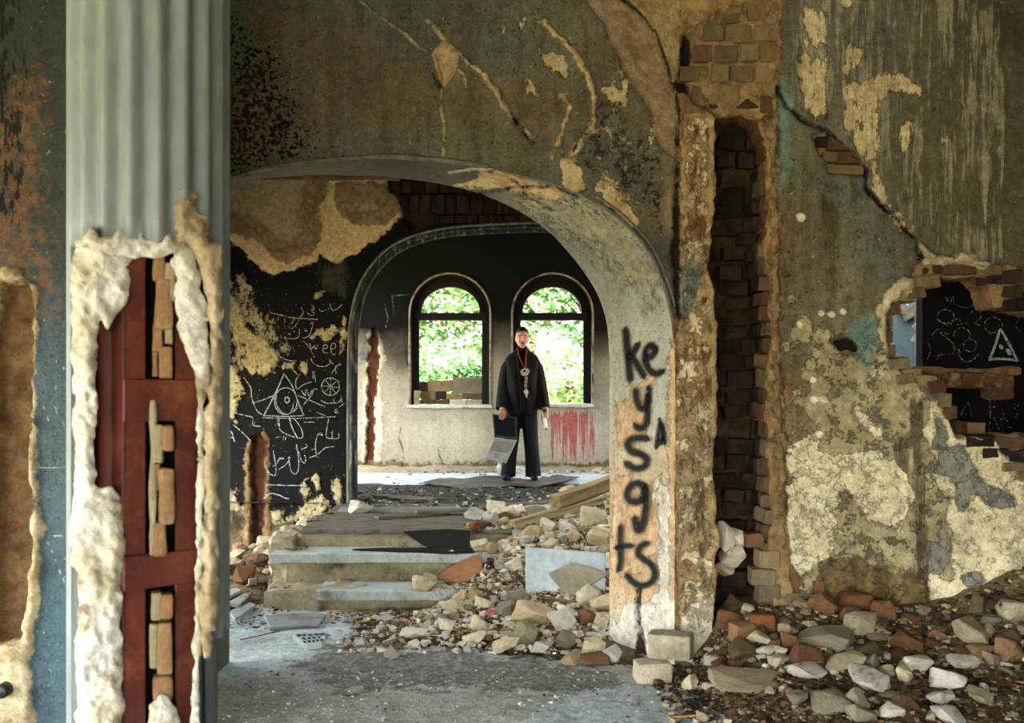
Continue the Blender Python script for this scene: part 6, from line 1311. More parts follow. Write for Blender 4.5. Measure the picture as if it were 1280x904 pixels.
body = [head(), rings([(.005, .012, 1.36, .06, .06), (.006, .010, 1.42, .053, .055), (.008, .004, 1.50, .050, .055), (.008, .0, 1.54, .048, .055)]),
        rings([(0, .01, .80, .12, .10), (0, .01, .88, .155, .11), (0, .01, 1.02, .135, .10), (0, .01, 1.15, .145, .105), (0, .01, 1.28, .140, .09), (.005, .01, 1.35, .11, .07), (.005, .01, 1.42, .07, .06)]),
        sm_tube([S1L, EL, WL + (0, .0, .02), WL], [.040, .040, .028, .026]), sm_tube([S1R, ER, WR + (0, 0, .02), WR], [.040, .040, .028, .026]),
        sm_tube([hipL, knL, anL, anL - (0, 0, .045)], [.085, .058, .036, .024]), sm_tube([hipR, knR, anR, anR - (0, 0, .045)], [.085, .058, .036, .024]),
        sm_tube([anL - (0, -.03, .050), (anL + toL) / 2 - (0, 0, .036), anL * .3 + toL * .7 - (0, 0, .026)], [.026, .018, .012]), sm_tube([anR - (0, -.03, .050), (anR + toR) / 2 - (0, 0, .036), anR * .3 + toR * .7 - (0, 0, .026)], [.026, .018, .012]),
        ball((HC[0] - .071, .006, hz - .008), (.010, .018, .030)), ball((HC[0] + .071, .006, hz - .008), (.010, .018, .030))] + lh + rh
bodyo = link('body', fuse('body', body, .0048, 1), M_skin, person)
# hair drawn back to a low knot
def hair():
    co, f = ball((0, 0, 0), (1, 1, 1), 72, 54); x, y, z = co.T.copy(); hl = .56 - .30 * np.abs(x) ** 3 - .10 * np.exp(-(x / .07) ** 2) * -1.0
    grow = sstep(-.03, .05, z - (hl - .40 * sstep(-.20, .25, y) - .62 * sstep(.25, .55, y)))
    k = .84 + .23 * grow + .010 * np.abs(np.sin(x * 46 + y * 9)) * grow
    return np.stack([.074 * x * k * 1.02 + HC[0], .096 * y * k - .006, .121 * z * k + hz], -1), f
M_hair = simple('dark_hair', '#1d130d', '#2b1c13', 30, .45, stretch=(6, 1, 1))
hr = [hair(), ball((HC[0], .105, hz - .02), (.042, .034, .040))]
link('hair', fuse('hair', hr, .0045), M_hair, person)
M_eye = simple('eye_white', '#d6cfc4', '#cfc6ba', 10, .3); M_iris = simple('iris', '#20140d', '#2d1c12', 30, .3); M_lip = simple('lips', '#a13f38', '#93382f', 30, .5)
for s in (-1, 1):
    e = link('eye', np_mesh('eye', *ball((HC[0] + s * .028, -.083, hz + .011), (.013, .011, .0075), 16, 10)), M_eye, person)
    link('iris', np_mesh('iris', *ball((HC[0] + s * .028, -.0915, hz + .011), (.0058, .004, .0058), 12, 8)), M_iris, e)
    v, f = sm_tube([(HC[0] + s * .012, -.096, hz + .024), (HC[0] + s * .030, -.095, hz + .030), (HC[0] + s * .047, -.080, hz + .024)], [.003, .0038, .002], 8); link('eyebrow', np_mesh('eyebrow', v, f), M_hair, person)
v, f = sm_tube([(HC[0] - .024, -.092, hz - .055), (HC[0] - .008, -.1045, hz - .0535), (HC[0] + .008, -.1045, hz - .0535), (HC[0] + .024, -.092, hz - .055)], [.002, .0048, .0048, .002], 10); link('lips', np_mesh('lips', v, f), M_lip, person)
v, f = sm_tube([(HC[0] - .020, -.093, hz - .0585), (HC[0], -.104, hz - .0625), (HC[0] + .020, -.093, hz - .0585)], [.002, .0052, .002], 10); link('lips', np_mesh('lips', v, f), M_lip, person)
# clothes
M_jack = simple('black_wool', '#1b1713', '#15120f', 12, .85, bump=.3, spec=.2); M_trou = simple('black_trousers', '#16161a', '#111114', 8, .8, bump=.3, spec=.25); M_top = simple('black_knit', '#0c0c0d', '#111112', 40, .9); M_shoe = simple('black_leather', '#121214', '#1b1b1e', 10, .35, spec=.5)
jk = [rings([(.005, .005, .735, .172, .135, .85), (.005, .005, .80, .172, .135, .85), (.005, .005, .95, .168, .130, .85), (.005, .005, 1.10, .170, .130, .85), (.006, .008, 1.25, .186, .124, .85), (.008, .012, 1.335, .196, .105, .9), (.008, .016, 1.385, .165, .085), (.008, .018, 1.425, .105, .070), (.008, .018, 1.465, .068, .064)]),
      sm_tube([S1L + (.03, 0, -.01), S1L + (-.02, .008, -.06), EL + (-.005, 0, 0), WL + (.008, .02, -.050)], [.060, .072, .078, .088], 18), sm_tube([S1R + (-.03, 0, -.01), S1R + (.015, .008, -.06), ER + (.0, 0, 0), WR + (-.030, .02, -.050)], [.060, .072, .078, .090], 18)]
v_ = fuse('jacket', jk, .009, 2)
co = np.zeros(len(v_.vertices) * 3, np.float32); v_.vertices.foreach_get('co', co); co = co.reshape(-1, 3)
fold = .005 * np.sin(co[:, 0] * 60 + co[:, 2] * 9) * sstep(1.3, .8, co[:, 2]) + .006 * fbm(co[:, 0], co[:, 2] * .5, .09, 3, 3); co[:, 1] += fold; v_.vertices.foreach_set('co', co.ravel())
jacket = link('jacket', v_, M_jack, person)
for s, (a, b) in ((-1, (-.035, -.028)), (1, (.045, .034))):
    v, f = sm_tube([(.008 + s * .062, -.03, 1.462), (.008 + s * .058, -.075, 1.41), (.006 + s * .040, -.118, 1.28), (.005 + s * .022, -.137, 1.10), (.005 + s * .012, -.141, .90), (.005 + s * .012, -.141, .745)], [.010, .013, .013, .010, .009, .008], 8, 5); link('lapel', np_mesh('lapel', v, f), M_jack, jacket)
link('roll_neck', np_mesh('roll_neck', *rings([(.006, .012, 1.33, .10, .095), (.006, .010, 1.385, .088, .080), (.007, .006, 1.44, .064, .064), (.008, .002, 1.475, .060, .063), (.008, .0, 1.492, .058, .061), (.008, .0, 1.494, .05, .05)])), M_top, person)
tr = [rings([(.0, .01, .78, .150, .118), (-.004, .01, .90, .165, .122), (.0, .01, 1.0, .15, .115)]),
      sm_tube([hipL + (.004, 0, .03), hipL + (-.004, 0, -.12), knL, (knL + anL) / 2 + (-.004, -.006, 0), anL + (-.004, -.004, -.045)], [.098, .094, .082, .080, .086], 18), sm_tube([hipR + (.0, 0, .03), hipR + (.006, 0, -.12), knR + (.004, 0, 0), (knR + anR) / 2 + (.004, -.006, 0), anR + (.003, -.004, -.045)], [.098, .096, .084, .082, .090], 18)]
v_ = fuse('trousers', tr, .009, 2); co = np.zeros(len(v_.vertices) * 3, np.float32); v_.vertices.foreach_get('co', co); co = co.reshape(-1, 3)
co[:, 1] += .007 * fbm(co[:, 0], co[:, 2], .12, 3, 6) - .006 * np.exp(-((np.abs(co[:, 0] + .012) - .115) / .012) ** 2) * (co[:, 1] < 0); v_.vertices.foreach_set('co', co.ravel()); link('trousers', v_, M_trou, person)
for an, to in ((anL, toL), (anR, toR)):
    d = to - an
    sh = fuse('shoe', [sm_tube([an + (0, .055, -.045), an + (0, .01, -.048), (an + to) / 2 + (0, 0, -.018), to + (0, -.012, .002)], [.038, .042, .043, .032], 14), rings([(an[0] + d[0] * t, an[1] + .05 + (d[1] - .06) * t, .004 + .02 * q, .03, .03) for t, q in ((0, 0), (0, 1))])], .006, 1)
    co = np.zeros(len(sh.vertices) * 3, np.float32); sh.vertices.foreach_get('co', co); co = co.reshape(-1, 3); toe = sstep(an[1] - .02, to[1] - .02, co[:, 1]); co[:, 2] = np.where(co[:, 2] > 0, co[:, 2] * (1 - .28 * toe), co[:, 2]); sh.vertices.foreach_set('co', co.ravel())
    o = link('shoe', sh, M_shoe, person)
# lanyard with medal and charms
M_lan = simple('orange_cord', '#b5492a', '#9c3d22', 20, .7); M_ivory = simple('ivory_medal', '#d6cfba', '#c2b89c', 14, .5); M_chain = simple('bronze_chain', '#a5885c', '#8a6f48', 20, .35, metallic=.6)
mc = np.array(L3(656, 466, -.155))
lany = empty('lanyard'); lany.parent = person
for s in (-1, 1):
    pts = [(.008 + s * .056, -.020, 1.470), (.008 + s * .050, -.072, 1.435), (.010 + s * .035, -.118, 1.36), tuple(mc + (s * .006, .010, .035))]; v, f = sm_tube(pts, [.0055] * 4, 8, 5); o = link('cord', np_mesh('cord', v, f), M_lan, lany)
bm = bmesh.new(); n = 22; prof = [(math.cos(2 * math.pi * k / n), math.sin(2 * math.pi * k / n)) for k in range(n)]
rad = [.046 * (1 + .10 * math.sin(2 * math.pi * q / n * 2 + 1) + .05 * math.sin(2 * math.pi * q / n * 5)) for q in range(n)]
fr = [bm.verts.new((mc[0] + a * r, mc[1] - .006, mc[2] - .010 + b * r)) for (a, b), r in zip(prof, rad)]; bk = [bm.verts.new((q.co.x, q.co.y + .014, q.co.z)) for q in fr]; bm.faces.new(fr); bm.faces.new(bk[::-1])
for i in range(n): bm.faces.new((fr[i], bk[i], bk[(i + 1) % n], fr[(i + 1) % n]))
bmesh.ops.recalc_face_normals(bm, faces=bm.faces[:]); med = link('medal', bm_mesh('medal', bm), M_ivory, lany)
v, f = ball((mc[0] - .005, mc[1] - .006, mc[2] + .0), (.015, .006, .015), 14, 8); link('medal_hole', np_mesh('medal_hole', v, f), M_top, lany)
for i in range(7):
    z = mc[2] - .055 - i * .021; v, f = tube([(mc[0] + .012 + .004 * math.sin(i) + .011 * math.cos(t), mc[1] + .002 + .004 * (i % 2) * math.cos(t), z + .013 * math.sin(t)) for t in np.linspace(0, 2 * math.pi, 9)], .0042, 6); link('chain_link', np_mesh('chain_link', v, f), M_ivory if i % 2 else M_chain, lany)
cz = mc[2] - .235
link('charm', np_mesh('charm', *rings([(mc[0] + .018, mc[1], cz - .06, .008, .006), (mc[0] + .016, mc[1], cz - .03, .010, .007), (mc[0] + .014, mc[1], cz + .0, .026, .009), (mc[0] + .012, mc[1], cz + .012, .026, .009), (mc[0] + .012, mc[1], cz + .03, .009, .007), (mc[0] + .012, mc[1], cz + .04, .005, .005)], 14)), M_ivory, lany)
# laptop hanging open from the hand
lap = empty('laptop', P(630, 578, PY - .13), label='open silver laptop hanging from the standing person\'s hand', cat='laptop')
LO = np.array(lap.location)
def quad_solid(name, corners, thick, mat, parent, off=0.0, origin=LO):
    v = [Vector(np.array(P(*q)) - origin) for q in corners]; n = (v[1] - v[0]).cross(v[3] - v[0]).normalized(); n = n if n.y < 0 else -n
    bm = bmesh.new(); a = [bm.verts.new(q + n * off) for q in v]; b = [bm.verts.new(q + n * (off - thick)) for q in v]; bm.faces.new(a); bm.faces.new(b[::-1])
    for i in range(4): bm.faces.new((a[i], b[i], b[(i + 1) % 4], a[(i + 1) % 4]))
    bmesh.ops.recalc_face_normals(bm, faces=bm.faces[:]); bmesh.ops.bevel(bm, geom=bm.edges[:], offset=min(.002, thick * .3), segments=1, affect='EDGES'); return link(name, bm_mesh(name, bm), mat, parent)
ly = PY - .112
scr_c = [(615.5, 517.5, ly), (645, 521.5, ly), (646.5, 549, ly - .01), (618, 547, ly - .01)]; bas_c = [(618, 547.5, ly - .012), (646.3, 550, ly - .012), (632.5, 579, ly - .10), (605.5, 572.5, ly - .10)]
def inset(c, a0, a1, b0, b1):
    c = np.array(c); bl = lambda s, t: tuple((c[0] * (1 - s) + c[1] * s) * (1 - t) + (c[3] * (1 - s) + c[2] * s) * t); return [bl(a0, b0), bl(a1, b0), bl(a1, b1), bl(a0, b1)]
M_lapb = simple('laptop_shell', '#23282b', '#1b1f22', 12, .4); M_lcd = simple('laptop_screen', '#0f1a22', '#0c141b', 4, .6, spec=.12, bump=0); M_silv = simple('laptop_silver', '#b9bcae', '#a9ada2', 8, .4, metallic=.3); M_keys = simple('laptop_keys', '#8f8a72', '#9f9a82', 30, .6)
lid = quad_solid('screen_lid', scr_c, .012, M_lapb, lap); quad_solid('display', inset(scr_c, .06, .94, .07, .90), .001, M_lcd, lid, .0012)
bs = quad_solid('laptop_base', bas_c, .018, M_silv, lap); quad_solid('touchpad', inset(bas_c, .36, .62, .68, .92), .001, simple('touchpad', '#9fa49c', '#949a93', 8, .4), bs, .0012)
for rr_ in range(5):
    for cc_ in range(12):
        if rr_ == 4 and 3 < cc_ < 8: continue
        s0 = .08 + cc_ * .07; t0 = .12 + rr_ * .098; quad_solid('key', inset(bas_c, s0, s0 + .055, t0, t0 + .075), .003, M_keys, bs, .003)
    if rr_ == 4: quad_solid('key', inset(bas_c, .36, .62, .512, .587), .003, M_keys, bs, .003)
# pistol pointing at the floor
gun = empty('pistol', P(680, 536, PY - .09), label='silver pistol pointed at the floor in the standing person\'s hand', cat='pistol'); GO = np.array(gun.location)
M_steel = simple('nickel', '#c6c8c4', '#a8aaa8', 14, .3, metallic=.8); M_grip = simple('pistol_grip', '#2a2622', '#1c1916', 14, .6)
gy = PY - .098
quad_solid('slide', [(677.2, 517, gy), (681.5, 516.3, gy), (684.6, 535.0, gy - .01), (680.4, 536.2, gy - .01)], .026, M_steel, gun, 0, GO)
quad_solid('frame', [(676.0, 519.5, gy + .004), (678.0, 519, gy + .004), (681.0, 531.0, gy - .003), (679.2, 531.6, gy - .003)], .018, M_grip, gun, 0, GO)
quad_solid('grip', [(678.5, 512.5, gy + .002), (683.0, 511.5, gy + .002), (682.5, 518.5, gy), (678.2, 519.2, gy)], .024, M_grip, gun, 0, GO)
v, f = tube([np.array(P(682.4, 535, gy + .012)) - GO, np.array(P(682.9, 537.2, gy + .010)) - GO], .008, 12); link('muzzle', np_mesh('muzzle', v, f), M_grip, gun)
# ================================================================== OUTSIDE THE WINDOWS
def bank():
    xs = np.arange(-9, 12, .25); ys = np.arange(D3 + .34, 34, .25); X, Y = np.meshgrid(xs, ys)
    Z = .55 + .62 * sstep(13.4, 15.2, Y) + .9 * sstep(16, 26, Y) + .08 * fbm(X, Y, 1.2, 4, 3)
    idx = np.arange(X.size).reshape(X.shape); q = np.stack([idx[:-1, :-1], idx[:-1, 1:], idx[1:, 1:], idx[1:, :-1]], -1).reshape(-1, 4)
    return link('ground_bank', np_mesh('ground_bank', np.stack([X, Y, Z], -1).reshape(-1, 3), q), simple('sunlit_bank', '#cbb890', '#b5a077', 2, .95, bump=.8, bd=.03), kind='structure')
bank()
def gz(x, y): return .55 + .62 * float(sstep(13.4, 15.2, np.array(y))) + .9 * float(sstep(16, 26, np.array(y)))
t = NT('leaf'); tone = t.attr('tone', True)
d = t.n('BsdfPrincipled', {'Base Color': tone, 'Roughness': .55, 'Specular IOR Level': .35}); tr = t.n('BsdfTranslucent', {'Color': tone}); mxs = t.n('MixShader', {0: .45}); t.t.links.new(d.outputs[0], mxs.inputs[1]); t.t.links.new(tr.outputs[0], mxs.inputs[2]); t.t.links.new(mxs.outputs[0], t.out.inputs[0]); M_leaf = t.m
M_bark = simple('bark', '#5d4a32', '#463724', 8, .9, stretch=(3, 3, 1))
def tree(name, x, y, h, rad, nl, L, cols, label, seed, low=.15, cat='tree', group=None):
    r = np.random.default_rng(seed); z0 = gz(x, y); root = empty(name, (x, y, z0 - .05), label=label, cat=cat, group=group)
    k = 26; c = r.normal(0, 1, (k, 3)); c /= np.linalg.norm(c, axis=1)[:, None]; c *= (r.random(k) ** .4)[:, None]; c = c * np.array([rad, rad * .8, h * (1 - low) / 2 * .95]) + np.array([0, 0, h * (low + (1 - low) / 2)])
    parts = []
    v, f = sm_tube([(0, 0, 0), (.06, 0, h * .25), (-.05, .03, h * .5), (.02, 0, h * .8)], [.09, .075, .055, .02], 8); vs, fs = [v], list(f); n = len(v)
    for q in c[:12]:
        b = np.array([0, 0, min(q[2] * .6, h * .6)]); v, f = sm_tube([b, (b + q) / 2 + (0, 0, .1), q], [.03, .02, .008], 6); vs.append(v); fs += [g + n for g in f]; n += len(v)
    link('trunk', np_mesh('trunk', np.concatenate(vs), fs), M_bark, root)
    per = nl // k; pos = np.concatenate([q + r.normal(0, 1, (per, 3)) * np.array([.30, .28, .22]) * rad * .62 for q in c]); n = len(pos)
    s = L * r.uniform(.6, 1.35, n); base = np.array([(-.5, 0, 0), (0, -.27, .05), (.55, 0, -.10), (0, .27, .05)])
    a = r.uniform(0, 6.28, n); b = r.uniform(-.9, .5, n); g = r.uniform(-.6, .6, n); v = base[None] * s[:, None, None]
    X, Y, Z = v[..., 0], v[..., 1], v[..., 2]; cb, sb = np.cos(b)[:, None], np.sin(b)[:, None]; cg, sg = np.cos(g)[:, None], np.sin(g)[:, None]; ca, sa = np.cos(a)[:, None], np.sin(a)[:, None]
    Y, Z = Y * cg - Z * sg, Y * sg + Z * cg; X, Z = X * cb - Z * sb, X * sb + Z * cb; X, Y = X * ca - Y * sa, X * sa + Y * ca
    co = (np.stack([X, Y, Z], -1) + pos[:, None]).reshape(-1, 3); fq = np.array([(0, 1, 2), (0, 2, 3)]); f = (fq[None] + np.arange(n)[:, None, None] * 4).reshape(-1, 3)
    cc = np.array([lin(c_) for c_ in cols])[r.integers(0, len(cols), n)] * r.uniform(.75, 1.2, (n, 1)); link('foliage', np_mesh('foliage', co, f, False, dict(tone=np.repeat(cc, 4, 0))), M_leaf, root, kind='stuff')
G1 = ['#74a466', '#8cb47e', '#5f9456', '#a6c79c', '#457a42']; G2 = ['#84b078', '#9ec290', '#b8d2ac', '#709c5e', '#b8c490']
tree('leafy_tree', -2.1, 18.0, 4.4, 1.7, 7000, .17, G1, 'broad leaved tree outside the window with the walled up stones, towards its frame', 1)
tree('leafy_tree', -.3, 17.2, 4.0, 1.5, 7000, .15, G2, 'pale green tree outside between the two windows', 2, .05)
tree('leafy_tree', 1.5, 17.8, 4.6, 1.7, 7500, .17, G1, 'dense green tree outside the window behind the person', 3, .08)
tree('leafy_tree', 3.2, 18.8, 4.6, 1.7, 5000, .17, G2, 'light green tree outside at the far side of the second window', 4, .1)
tree('leafy_tree', .4, 21.5, 6.0, 2.6, 7000, .2, G1, 'tall tree standing behind the nearer trees outside', 5, .1)
tree('leafy_tree', -3.6, 21.0, 5.6, 2.4, 5000, .2, G2, 'tall pale tree far behind the first window', 6, .1)
for i, (x, y, h, rad) in enumerate([(-1.4, 15.9, 1.1, .8), (.9, 16.2, 1.2, .8), (-.45, 16.0, .9, .6), (1.9, 16.0, .7, .6)]):
    tree('garden_bush', x, y, h, rad, 2200, .11, G2 if i % 2 else G1, ['dark green bush behind the stones walled up in the window', 'spreading pale bush outside behind the person', 'small dark bush outside between the two windows', 'lowest pale bush at the far side of the second window'][i], 20 + i, .0, 'bush', 'bushes on the bank outside')
# ================================================================== WRITING AND SCRATCHES
t = NT('spray_paint'); ac = t.attr('across'); vec = t.n('TexCoord').outputs['Object']
nz = t.noise(vec, 90, 5, .7); al = t.maprange(t.math('ADD', t.math('SUBTRACT', 1.0, ac), t.math('MULTIPLY', t.math('SUBTRACT', nz, .5), .55)), .06, .78)
M_spray = t.finish(lin('#08090b'), .7, alpha=al)
def chalk_mat(name, col, cov=.5):
    t = NT(name); vec = t.n('TexCoord').outputs['Object']; nz = t.noise(vec, 70, 6, .7); return t.finish(lin(col), .9, alpha=t.maprange(nz, cov - .12, cov + .10))
M_chalk = chalk_mat('scratch_white', '#b9bdb4', .47); M_chalk2 = chalk_mat('scratch_faint', '#8d8f80', .52); M_chblue = chalk_mat('scratch_blue', '#9fb3b2', .45)
# jamb plane of the arch: through the front and back edge of the straight part
def jamb(px, py, off=.012):
    A = np.array(P(843, 600, D1)); B = np.array(P(762, 600, D1 + T1)); n = np.cross(B - A, (0, 0, 1)); n /= np.linalg.norm(n); n = n if n[1] < 0 else -n
    d = np.array([(px - 640) / F, 1, (YH - py) / F]); o = np.array([0, 0, CAMH]); t_ = np.dot(A + n * off - o, n) / np.dot(d, n); return o + d * t_
def strokes(name, lines, place, mat, parent, smooth=6, label=None):
    vs, fs, ac, n = [], [], [], 0
    for w, pts in lines:
        p = crom(pts, smooth) if len(pts) > 2 else np.array(pts, float)
        if len(p) == 2: p = np.array([p[0] * (1 - k / 5) + p[1] * k / 5 for k in range(6)])
        v, f, a = ribbon(p, w); vs += [place(q[0], q[1]) for q in v]; fs.append(f + n); ac.append(a); n += len(v)
    o = link(name, np_mesh(name, np.array(vs), np.concatenate(fs), True, dict(across=np.concatenate(ac))), mat, parent); o.visible_shadow = True
    if label: o['label'] = label
    return o
LW = 15.0
K = lambda x, y: (760 + x / 2.656, 400 + y / 2.659)          # from the enlarged view of the jamb
T = {'k': [(LW, [K(58, 35), K(62, 90), K(68, 150), K(72, 198)]), (LW * .9, [K(98, 82), K(80, 112), K(70, 128)]), (LW * .9, [K(76, 120), K(96, 150), K(118, 188)])],
     'e': [(LW * .9, [K(128, 130), K(146, 118), K(156, 98), K(142, 84), K(126, 100), K(122, 132), K(136, 166), K(160, 180), K(178, 170)])],
     'y': [(LW * .85, [K(90, 236), K(94, 268), K(108, 296), K(124, 290), K(132, 256), K(134, 226)]), (LW * .85, [K(132, 250), K(130, 310), K(122, 350), K(104, 362), K(90, 350)])],
     's': [(LW * .95, [K(128, 396), K(104, 392), K(74, 398), K(64, 418), K(80, 440), K(110, 448), K(128, 466), K(118, 488), K(88, 494), K(60, 478)])],
     'mark': [(LW * .6, [K(160, 424), K(166, 380), K(174, 346), K(184, 372), K(188, 410)]), (LW * .55, [K(166, 400), K(182, 396)]), (LW * .5, [K(170, 330), K(176, 360), K(180, 390), K(172, 414)])],
     'g': [(LW, [K(120, 556), K(100, 544), K(74, 552), K(62, 578), K(70, 600), K(94, 606), K(116, 590), K(122, 562)]), (LW, [K(122, 556), K(124, 610), K(118, 660), K(104, 700), K(92, 692), K(88, 660)])],
     't': [(LW * .8, [K(40, 688), K(38, 760), K(40, 800), K(34, 832)]), (LW * .75, [K(26, 758), K(50, 752), K(76, 750)])],
     's2': [(LW * .85, [K(128, 742), K(108, 752), K(98, 776), K(116, 796), K(140, 812), K(154, 840), K(144, 870), K(112, 884), K(84, 874), K(62, 850)])]}
for k, ls in T.items():
    strokes('painted_letter' if k != 'mark' else 'painted_scribble', ls, lambda a, b: jamb(a, b), M_spray, wall_front, label='black sprayed letter %s' % k[0] if k != 'mark' else 'small black sprayed scribble')
strokes('wall_scratches', [(1.0, [(790, 425), (800, 392), (812, 425)]), (.8, [(796, 415), (808, 414)]), (.7, [(770, 440), (782, 500), (776, 540)]), (.7, [(786, 520), (800, 470), (812, 540)]), (.7, [(768, 470), (790, 462), (812, 470)]), (.7, [(775, 560), (800, 545), (822, 560)]), (.7, [(820, 480), (826, 540), (818, 580)]), (.7, [(785, 590), (790, 640)]), (.6, [(770, 590), (772, 640), (768, 690)])], lambda a, b: jamb(a, b, .010), M_chalk, wall_front, 5)
# middle wall: scratched drawings, from two enlarged views
A1 = lambda x, y: (290 + x / 6.46, 380 + y / 6.457); A2 = lambda x, y: (290 + x / 5.653, 480 + y / 5.65)
mid = lambda a, b: P(a, b, D2 - .020)
c = lambda f, *pts: [f(*p) for p in pts]
w1, w2 = 1.0, .8
circ = lambda f, cx, cy, r, a0=0, a1=2 * math.pi, n=14, ry=None: [f(cx + r * math.cos(a0 + (a1 - a0) * k / n), cy + (ry or r) * math.sin(a0 + (a1 - a0) * k / n)) for k in range(n + 1)]
D = {
 'eye_drawing': [(1.5, c(A1, (420, 565), (370, 680), (310, 800), (255, 900))), (1.5, c(A1, (425, 570), (490, 670), (530, 780), (580, 900))), (1.2, c(A1, (255, 900), (360, 906), (460, 908), (580, 900))), (1.2, circ(A1, 435, 785, 92, ry=108)), (1.6, circ(A1, 445, 775, 18, ry=22)), (1.1, c(A1, (165, 800), (250, 775), (350, 735))), (1.1, c(A1, (520, 735), (620, 775), (750, 830))), (.8, c(A1, (360, 740), (355, 800), (390, 860), (450, 890), (520, 850), (540, 800))), (.8, c(A1, (495, 800), (490, 840), (470, 880)))],
 'lower_triangle': [(w1, c(A2, (320, 230), (325, 280), (345, 330), (400, 362), (470, 382), (500, 372), (490, 320), (460, 270), (430, 240))), (1.4, c(A2, (405, 240), (425, 310), (460, 378))), (1.4, c(A2, (330, 240), (335, 300))), (w2, c(A2, (215, 238), (400, 245), (560, 240), (730, 232))), (w2, c(A2, (510, 270), (585, 270))), (w2, c(A2, (600, 200), (660, 225)))],
 'wheel': [(w1, circ(A1, 795, 668, 72, n=20, ry=70))] + [(w2, c(A1, (795 - 62 * math.cos(q), 668 - 62 * math.sin(q)), (795 + 62 * math.cos(q), 668 + 62 * math.sin(q)))) for q in (0.1, .9, 1.6, 2.4)],
 'word_weed': [(w1, c(A1, (628, 322), (645, 362), (662, 335), (675, 365), (698, 325))), (w1, c(A1, (732, 365), (768, 355), (770, 335), (745, 332), (732, 360), (745, 392), (775, 395))), (w1, c(A1, (800, 368), (835, 350), (832, 322), (808, 318), (798, 360), (812, 408), (838, 400))), (w1, c(A1, (872, 308), (876, 360), (870, 405))), (w1, c(A1, (872, 308), (892, 330), (890, 375), (868, 408)))],
 'letter_a': [(1.3, [(282, 552), (288, 538), (293, 552)]), (1.0, [(284, 547), (291, 547)])],
 'script_line': [(w1, c(A1, (455, 180), (480, 200), (520, 165), (550, 110), (575, 70), (560, 28))), (w1, c(A1, (480, 160), (500, 122))), (w1, c(A1, (605, 70), (640, 92), (665, 78), (640, 50), (665, 40), (640, 5))), (w1, c(A1, (700, 40), (725, 60), (780, 35))), (w1, c(A1, (790, 0), (810, 50), (850, 40), (888, 5))), (w1, c(A1, (445, 275), (500, 282), (540, 262), (542, 205))), (w1, c(A1, (575, 275), (610, 265), (635, 230), (655, 150), (630, 165))), (1.6, c(A1, (460, 243), (470, 243))), (1.6, c(A1, (500, 222), (508, 222))), (1.6, c(A1, (592, 216), (604, 216))), (w1, c(A1, (640, 440), (650, 470), (690, 500), (750, 505), (790, 480), (788, 448), (820, 495))), (w1, c(A1, (575, 300), (620, 345), (665, 430))), (w1, c(A1, (805, 560), (850, 500), (875, 475))), (w2, c(A1, (835, 505), (840, 560))), (w2, c(A1, (840, 500), (880, 490)))],
 'script_side': [(w2, c(A1, (650, 545), (655, 600))), (w2, c(A1, (662, 545), (676, 630))), (w1, c(A1, (550, 570), (515, 620), (525, 690), (570, 655), (640, 630))), (w1, c(A1, (560, 700), (590, 740), (600, 690), (625, 745), (650, 690), (690, 690))), (w1, c(A1, (580, 810), (640, 740), (660, 690))), (w1, c(A1, (720, 780), (760, 800), (820, 800), (860, 795), (885, 760))), (w1, c(A1, (835, 850), (855, 880), (840, 880), (830, 860), (850, 845))), (w1, c(A1, (870, 830), (905, 805))), (w2, c(A1, (820, 770), (830, 800)))],
 'script_low': [(w1, c(A2, (245, 610), (275, 640), (305, 645), (310, 590), (292, 475))), (w1, c(A2, (290, 582), (320, 560), (335, 530), (365, 530), (345, 520), (320, 545))), (w1, c(A2, (330, 605), (380, 570), (410, 525), (400, 520), (405, 560), (420, 620), (450, 636), (470, 600), (470, 520), (455, 430))), (w1, c(A2, (470, 480), (490, 540), (515, 560), (520, 520), (512, 505))), (w1, c(A2, (490, 462), (530, 445), (520, 425))), (w1, c(A2, (545, 522), (600, 500), (660, 450))), (w1, c(A2, (598, 520), (590, 420), (610, 360), (638, 365), (625, 345), (605, 360))), (w1, c(A2, (665, 450), (720, 442))), (w1, c(A2, (682, 250), (668, 330), (672, 380), (750, 385), (752, 350))), (w1, c(A2, (708, 380), (710, 330))), (1.2, c(A2, (240, 712), (360, 716), (500, 718))), (1.2, c(A2, (225, 810), (270, 775), (330, 785), (370, 805), (400, 810))), (w2, c(A2, (310, 380), (345, 370))), (w2, c(A2, (360, 395), (365, 370))), (w2, c(A2, (375, 395), (382, 375))), (w1, c(A2, (565, 465), (585, 460)))],
 'stray_scratches': [(1.0, c(A1, (90, 590), (150, 675), (160, 760), (200, 860), (240, 890))), (.8, c(A1, (130, 140), (200, 200), (250, 260))), (1.2, c(A1, (310, 72), (400, 92), (490, 112), (690, 125))), (1.0, c(A2, (20, 205), (100, 225), (145, 238), (150, 290), (200, 300))), (1.1, c(A2, (10, 290), (70, 340), (130, 400))), (1.0, c(A1, (375, 420), (450, 455), (520, 460))), (1.0, c(A1, (495, 535), (530, 570))), (1.2, c(A1, (55, 340), (60, 380), (90, 375))), (.8, c(A2, (770, 90), (775, 130)))],
}
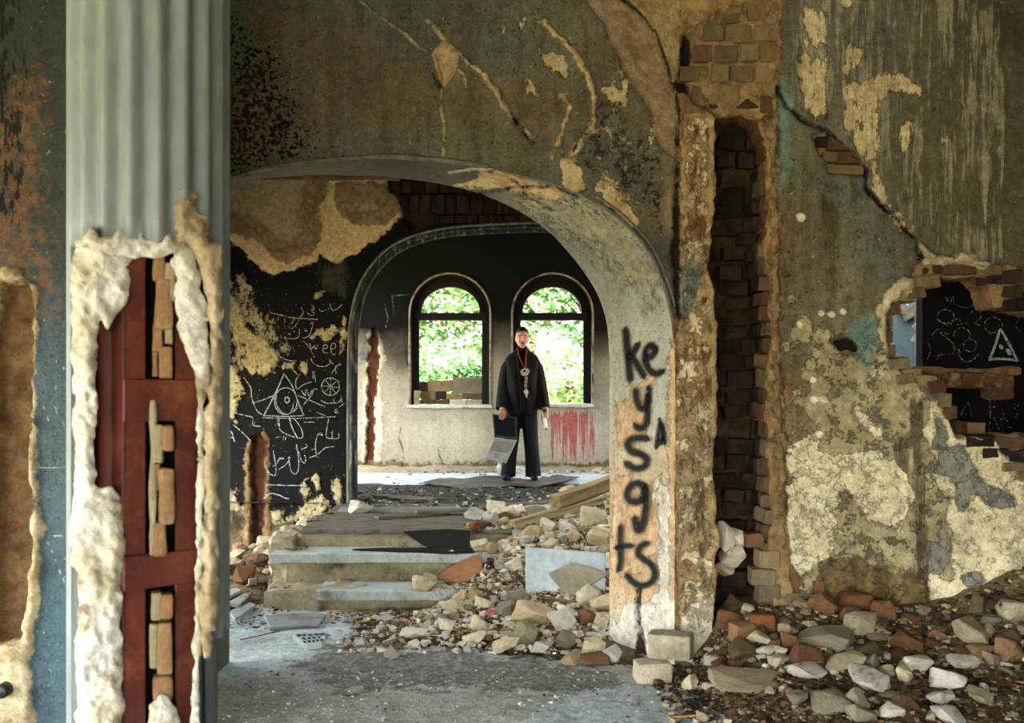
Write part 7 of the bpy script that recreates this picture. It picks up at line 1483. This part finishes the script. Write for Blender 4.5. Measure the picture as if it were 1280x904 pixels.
for k, ls in D.items(): strokes('scratched_' + k if not k.startswith('stray') else k, ls, mid, M_chblue if k == 'eye_drawing' else M_chalk, wall_middle, 5)
# soot wall seen through the hole
B1 = lambda x, y: (1140 + x / 3.929, 330 + y / 3.93)
hole = lambda a, b: P(a, b, Ys - .004)
sw = bpy.data.objects['wall_side_room']
rs = random.Random(8); loops = [(1.0, circ(B1, 165, 258, 42, ry=34)), (1.0, circ(B1, 400, 300, 44, ry=38)), (1.0, circ(B1, 285, 400, 32, ry=30)), (1.0, circ(B1, 245, 350, 40, 3, 6.8, ry=36)), (.9, c(B1, (190, 190), (200, 160), (215, 200), (280, 215), (310, 180), (290, 165))), (.9, c(B1, (290, 240), (320, 220), (340, 260), (310, 290), (330, 300))), (.9, c(B1, (100, 350), (130, 320), (180, 345), (140, 340), (200, 390), (200, 440), (130, 445))), (.9, c(B1, (70, 370), (90, 420), (75, 470))), (1.2, c(B1, (220, 410), (240, 440), (225, 440), (260, 480), (300, 470), (330, 440))), (.9, c(B1, (210, 300), (240, 295), (275, 292))), (.8, c(B1, (130, 240), (140, 280), (180, 300), (220, 270), (240, 280))), (.8, c(B1, (110, 490), (135, 445))), (.8, c(B1, (510, 250), (530, 260), (510, 300), (530, 330))), (.8, c(B1, (165, 165), (180, 180), (165, 185), (185, 165))), (1.0, c(B1, (380, 340), (390, 350)))]
strokes('chalk_loops', loops, hole, M_chalk2, sw, 5)
strokes('chalk_triangle', [(3.2, c(B1, (432, 325), (405, 410), (380, 470))), (3.0, c(B1, (380, 470), (440, 466), (520, 475))), (3.0, c(B1, (440, 330), (480, 400), (515, 470))), (5, c(B1, (436, 405), (440, 410))), (5, c(B1, (470, 425), (480, 440)))], hole, M_chblue, sw, 5)
strokes('chalk_triangle', [(.8, c(B1, (240, 745), (275, 680), (292, 750))), (1.2, c(B1, (382, 660), (384, 740), (380, 820)))], hole, M_chalk2, sw, 5)
strokes('chalk_specks', [(1.3, [B1(x, y), B1(x + 4, y + 3)]) for x, y in [(rs.uniform(390, 520), rs.uniform(665, 810)) for _ in range(26)]], hole, M_chalk2, sw, 2)
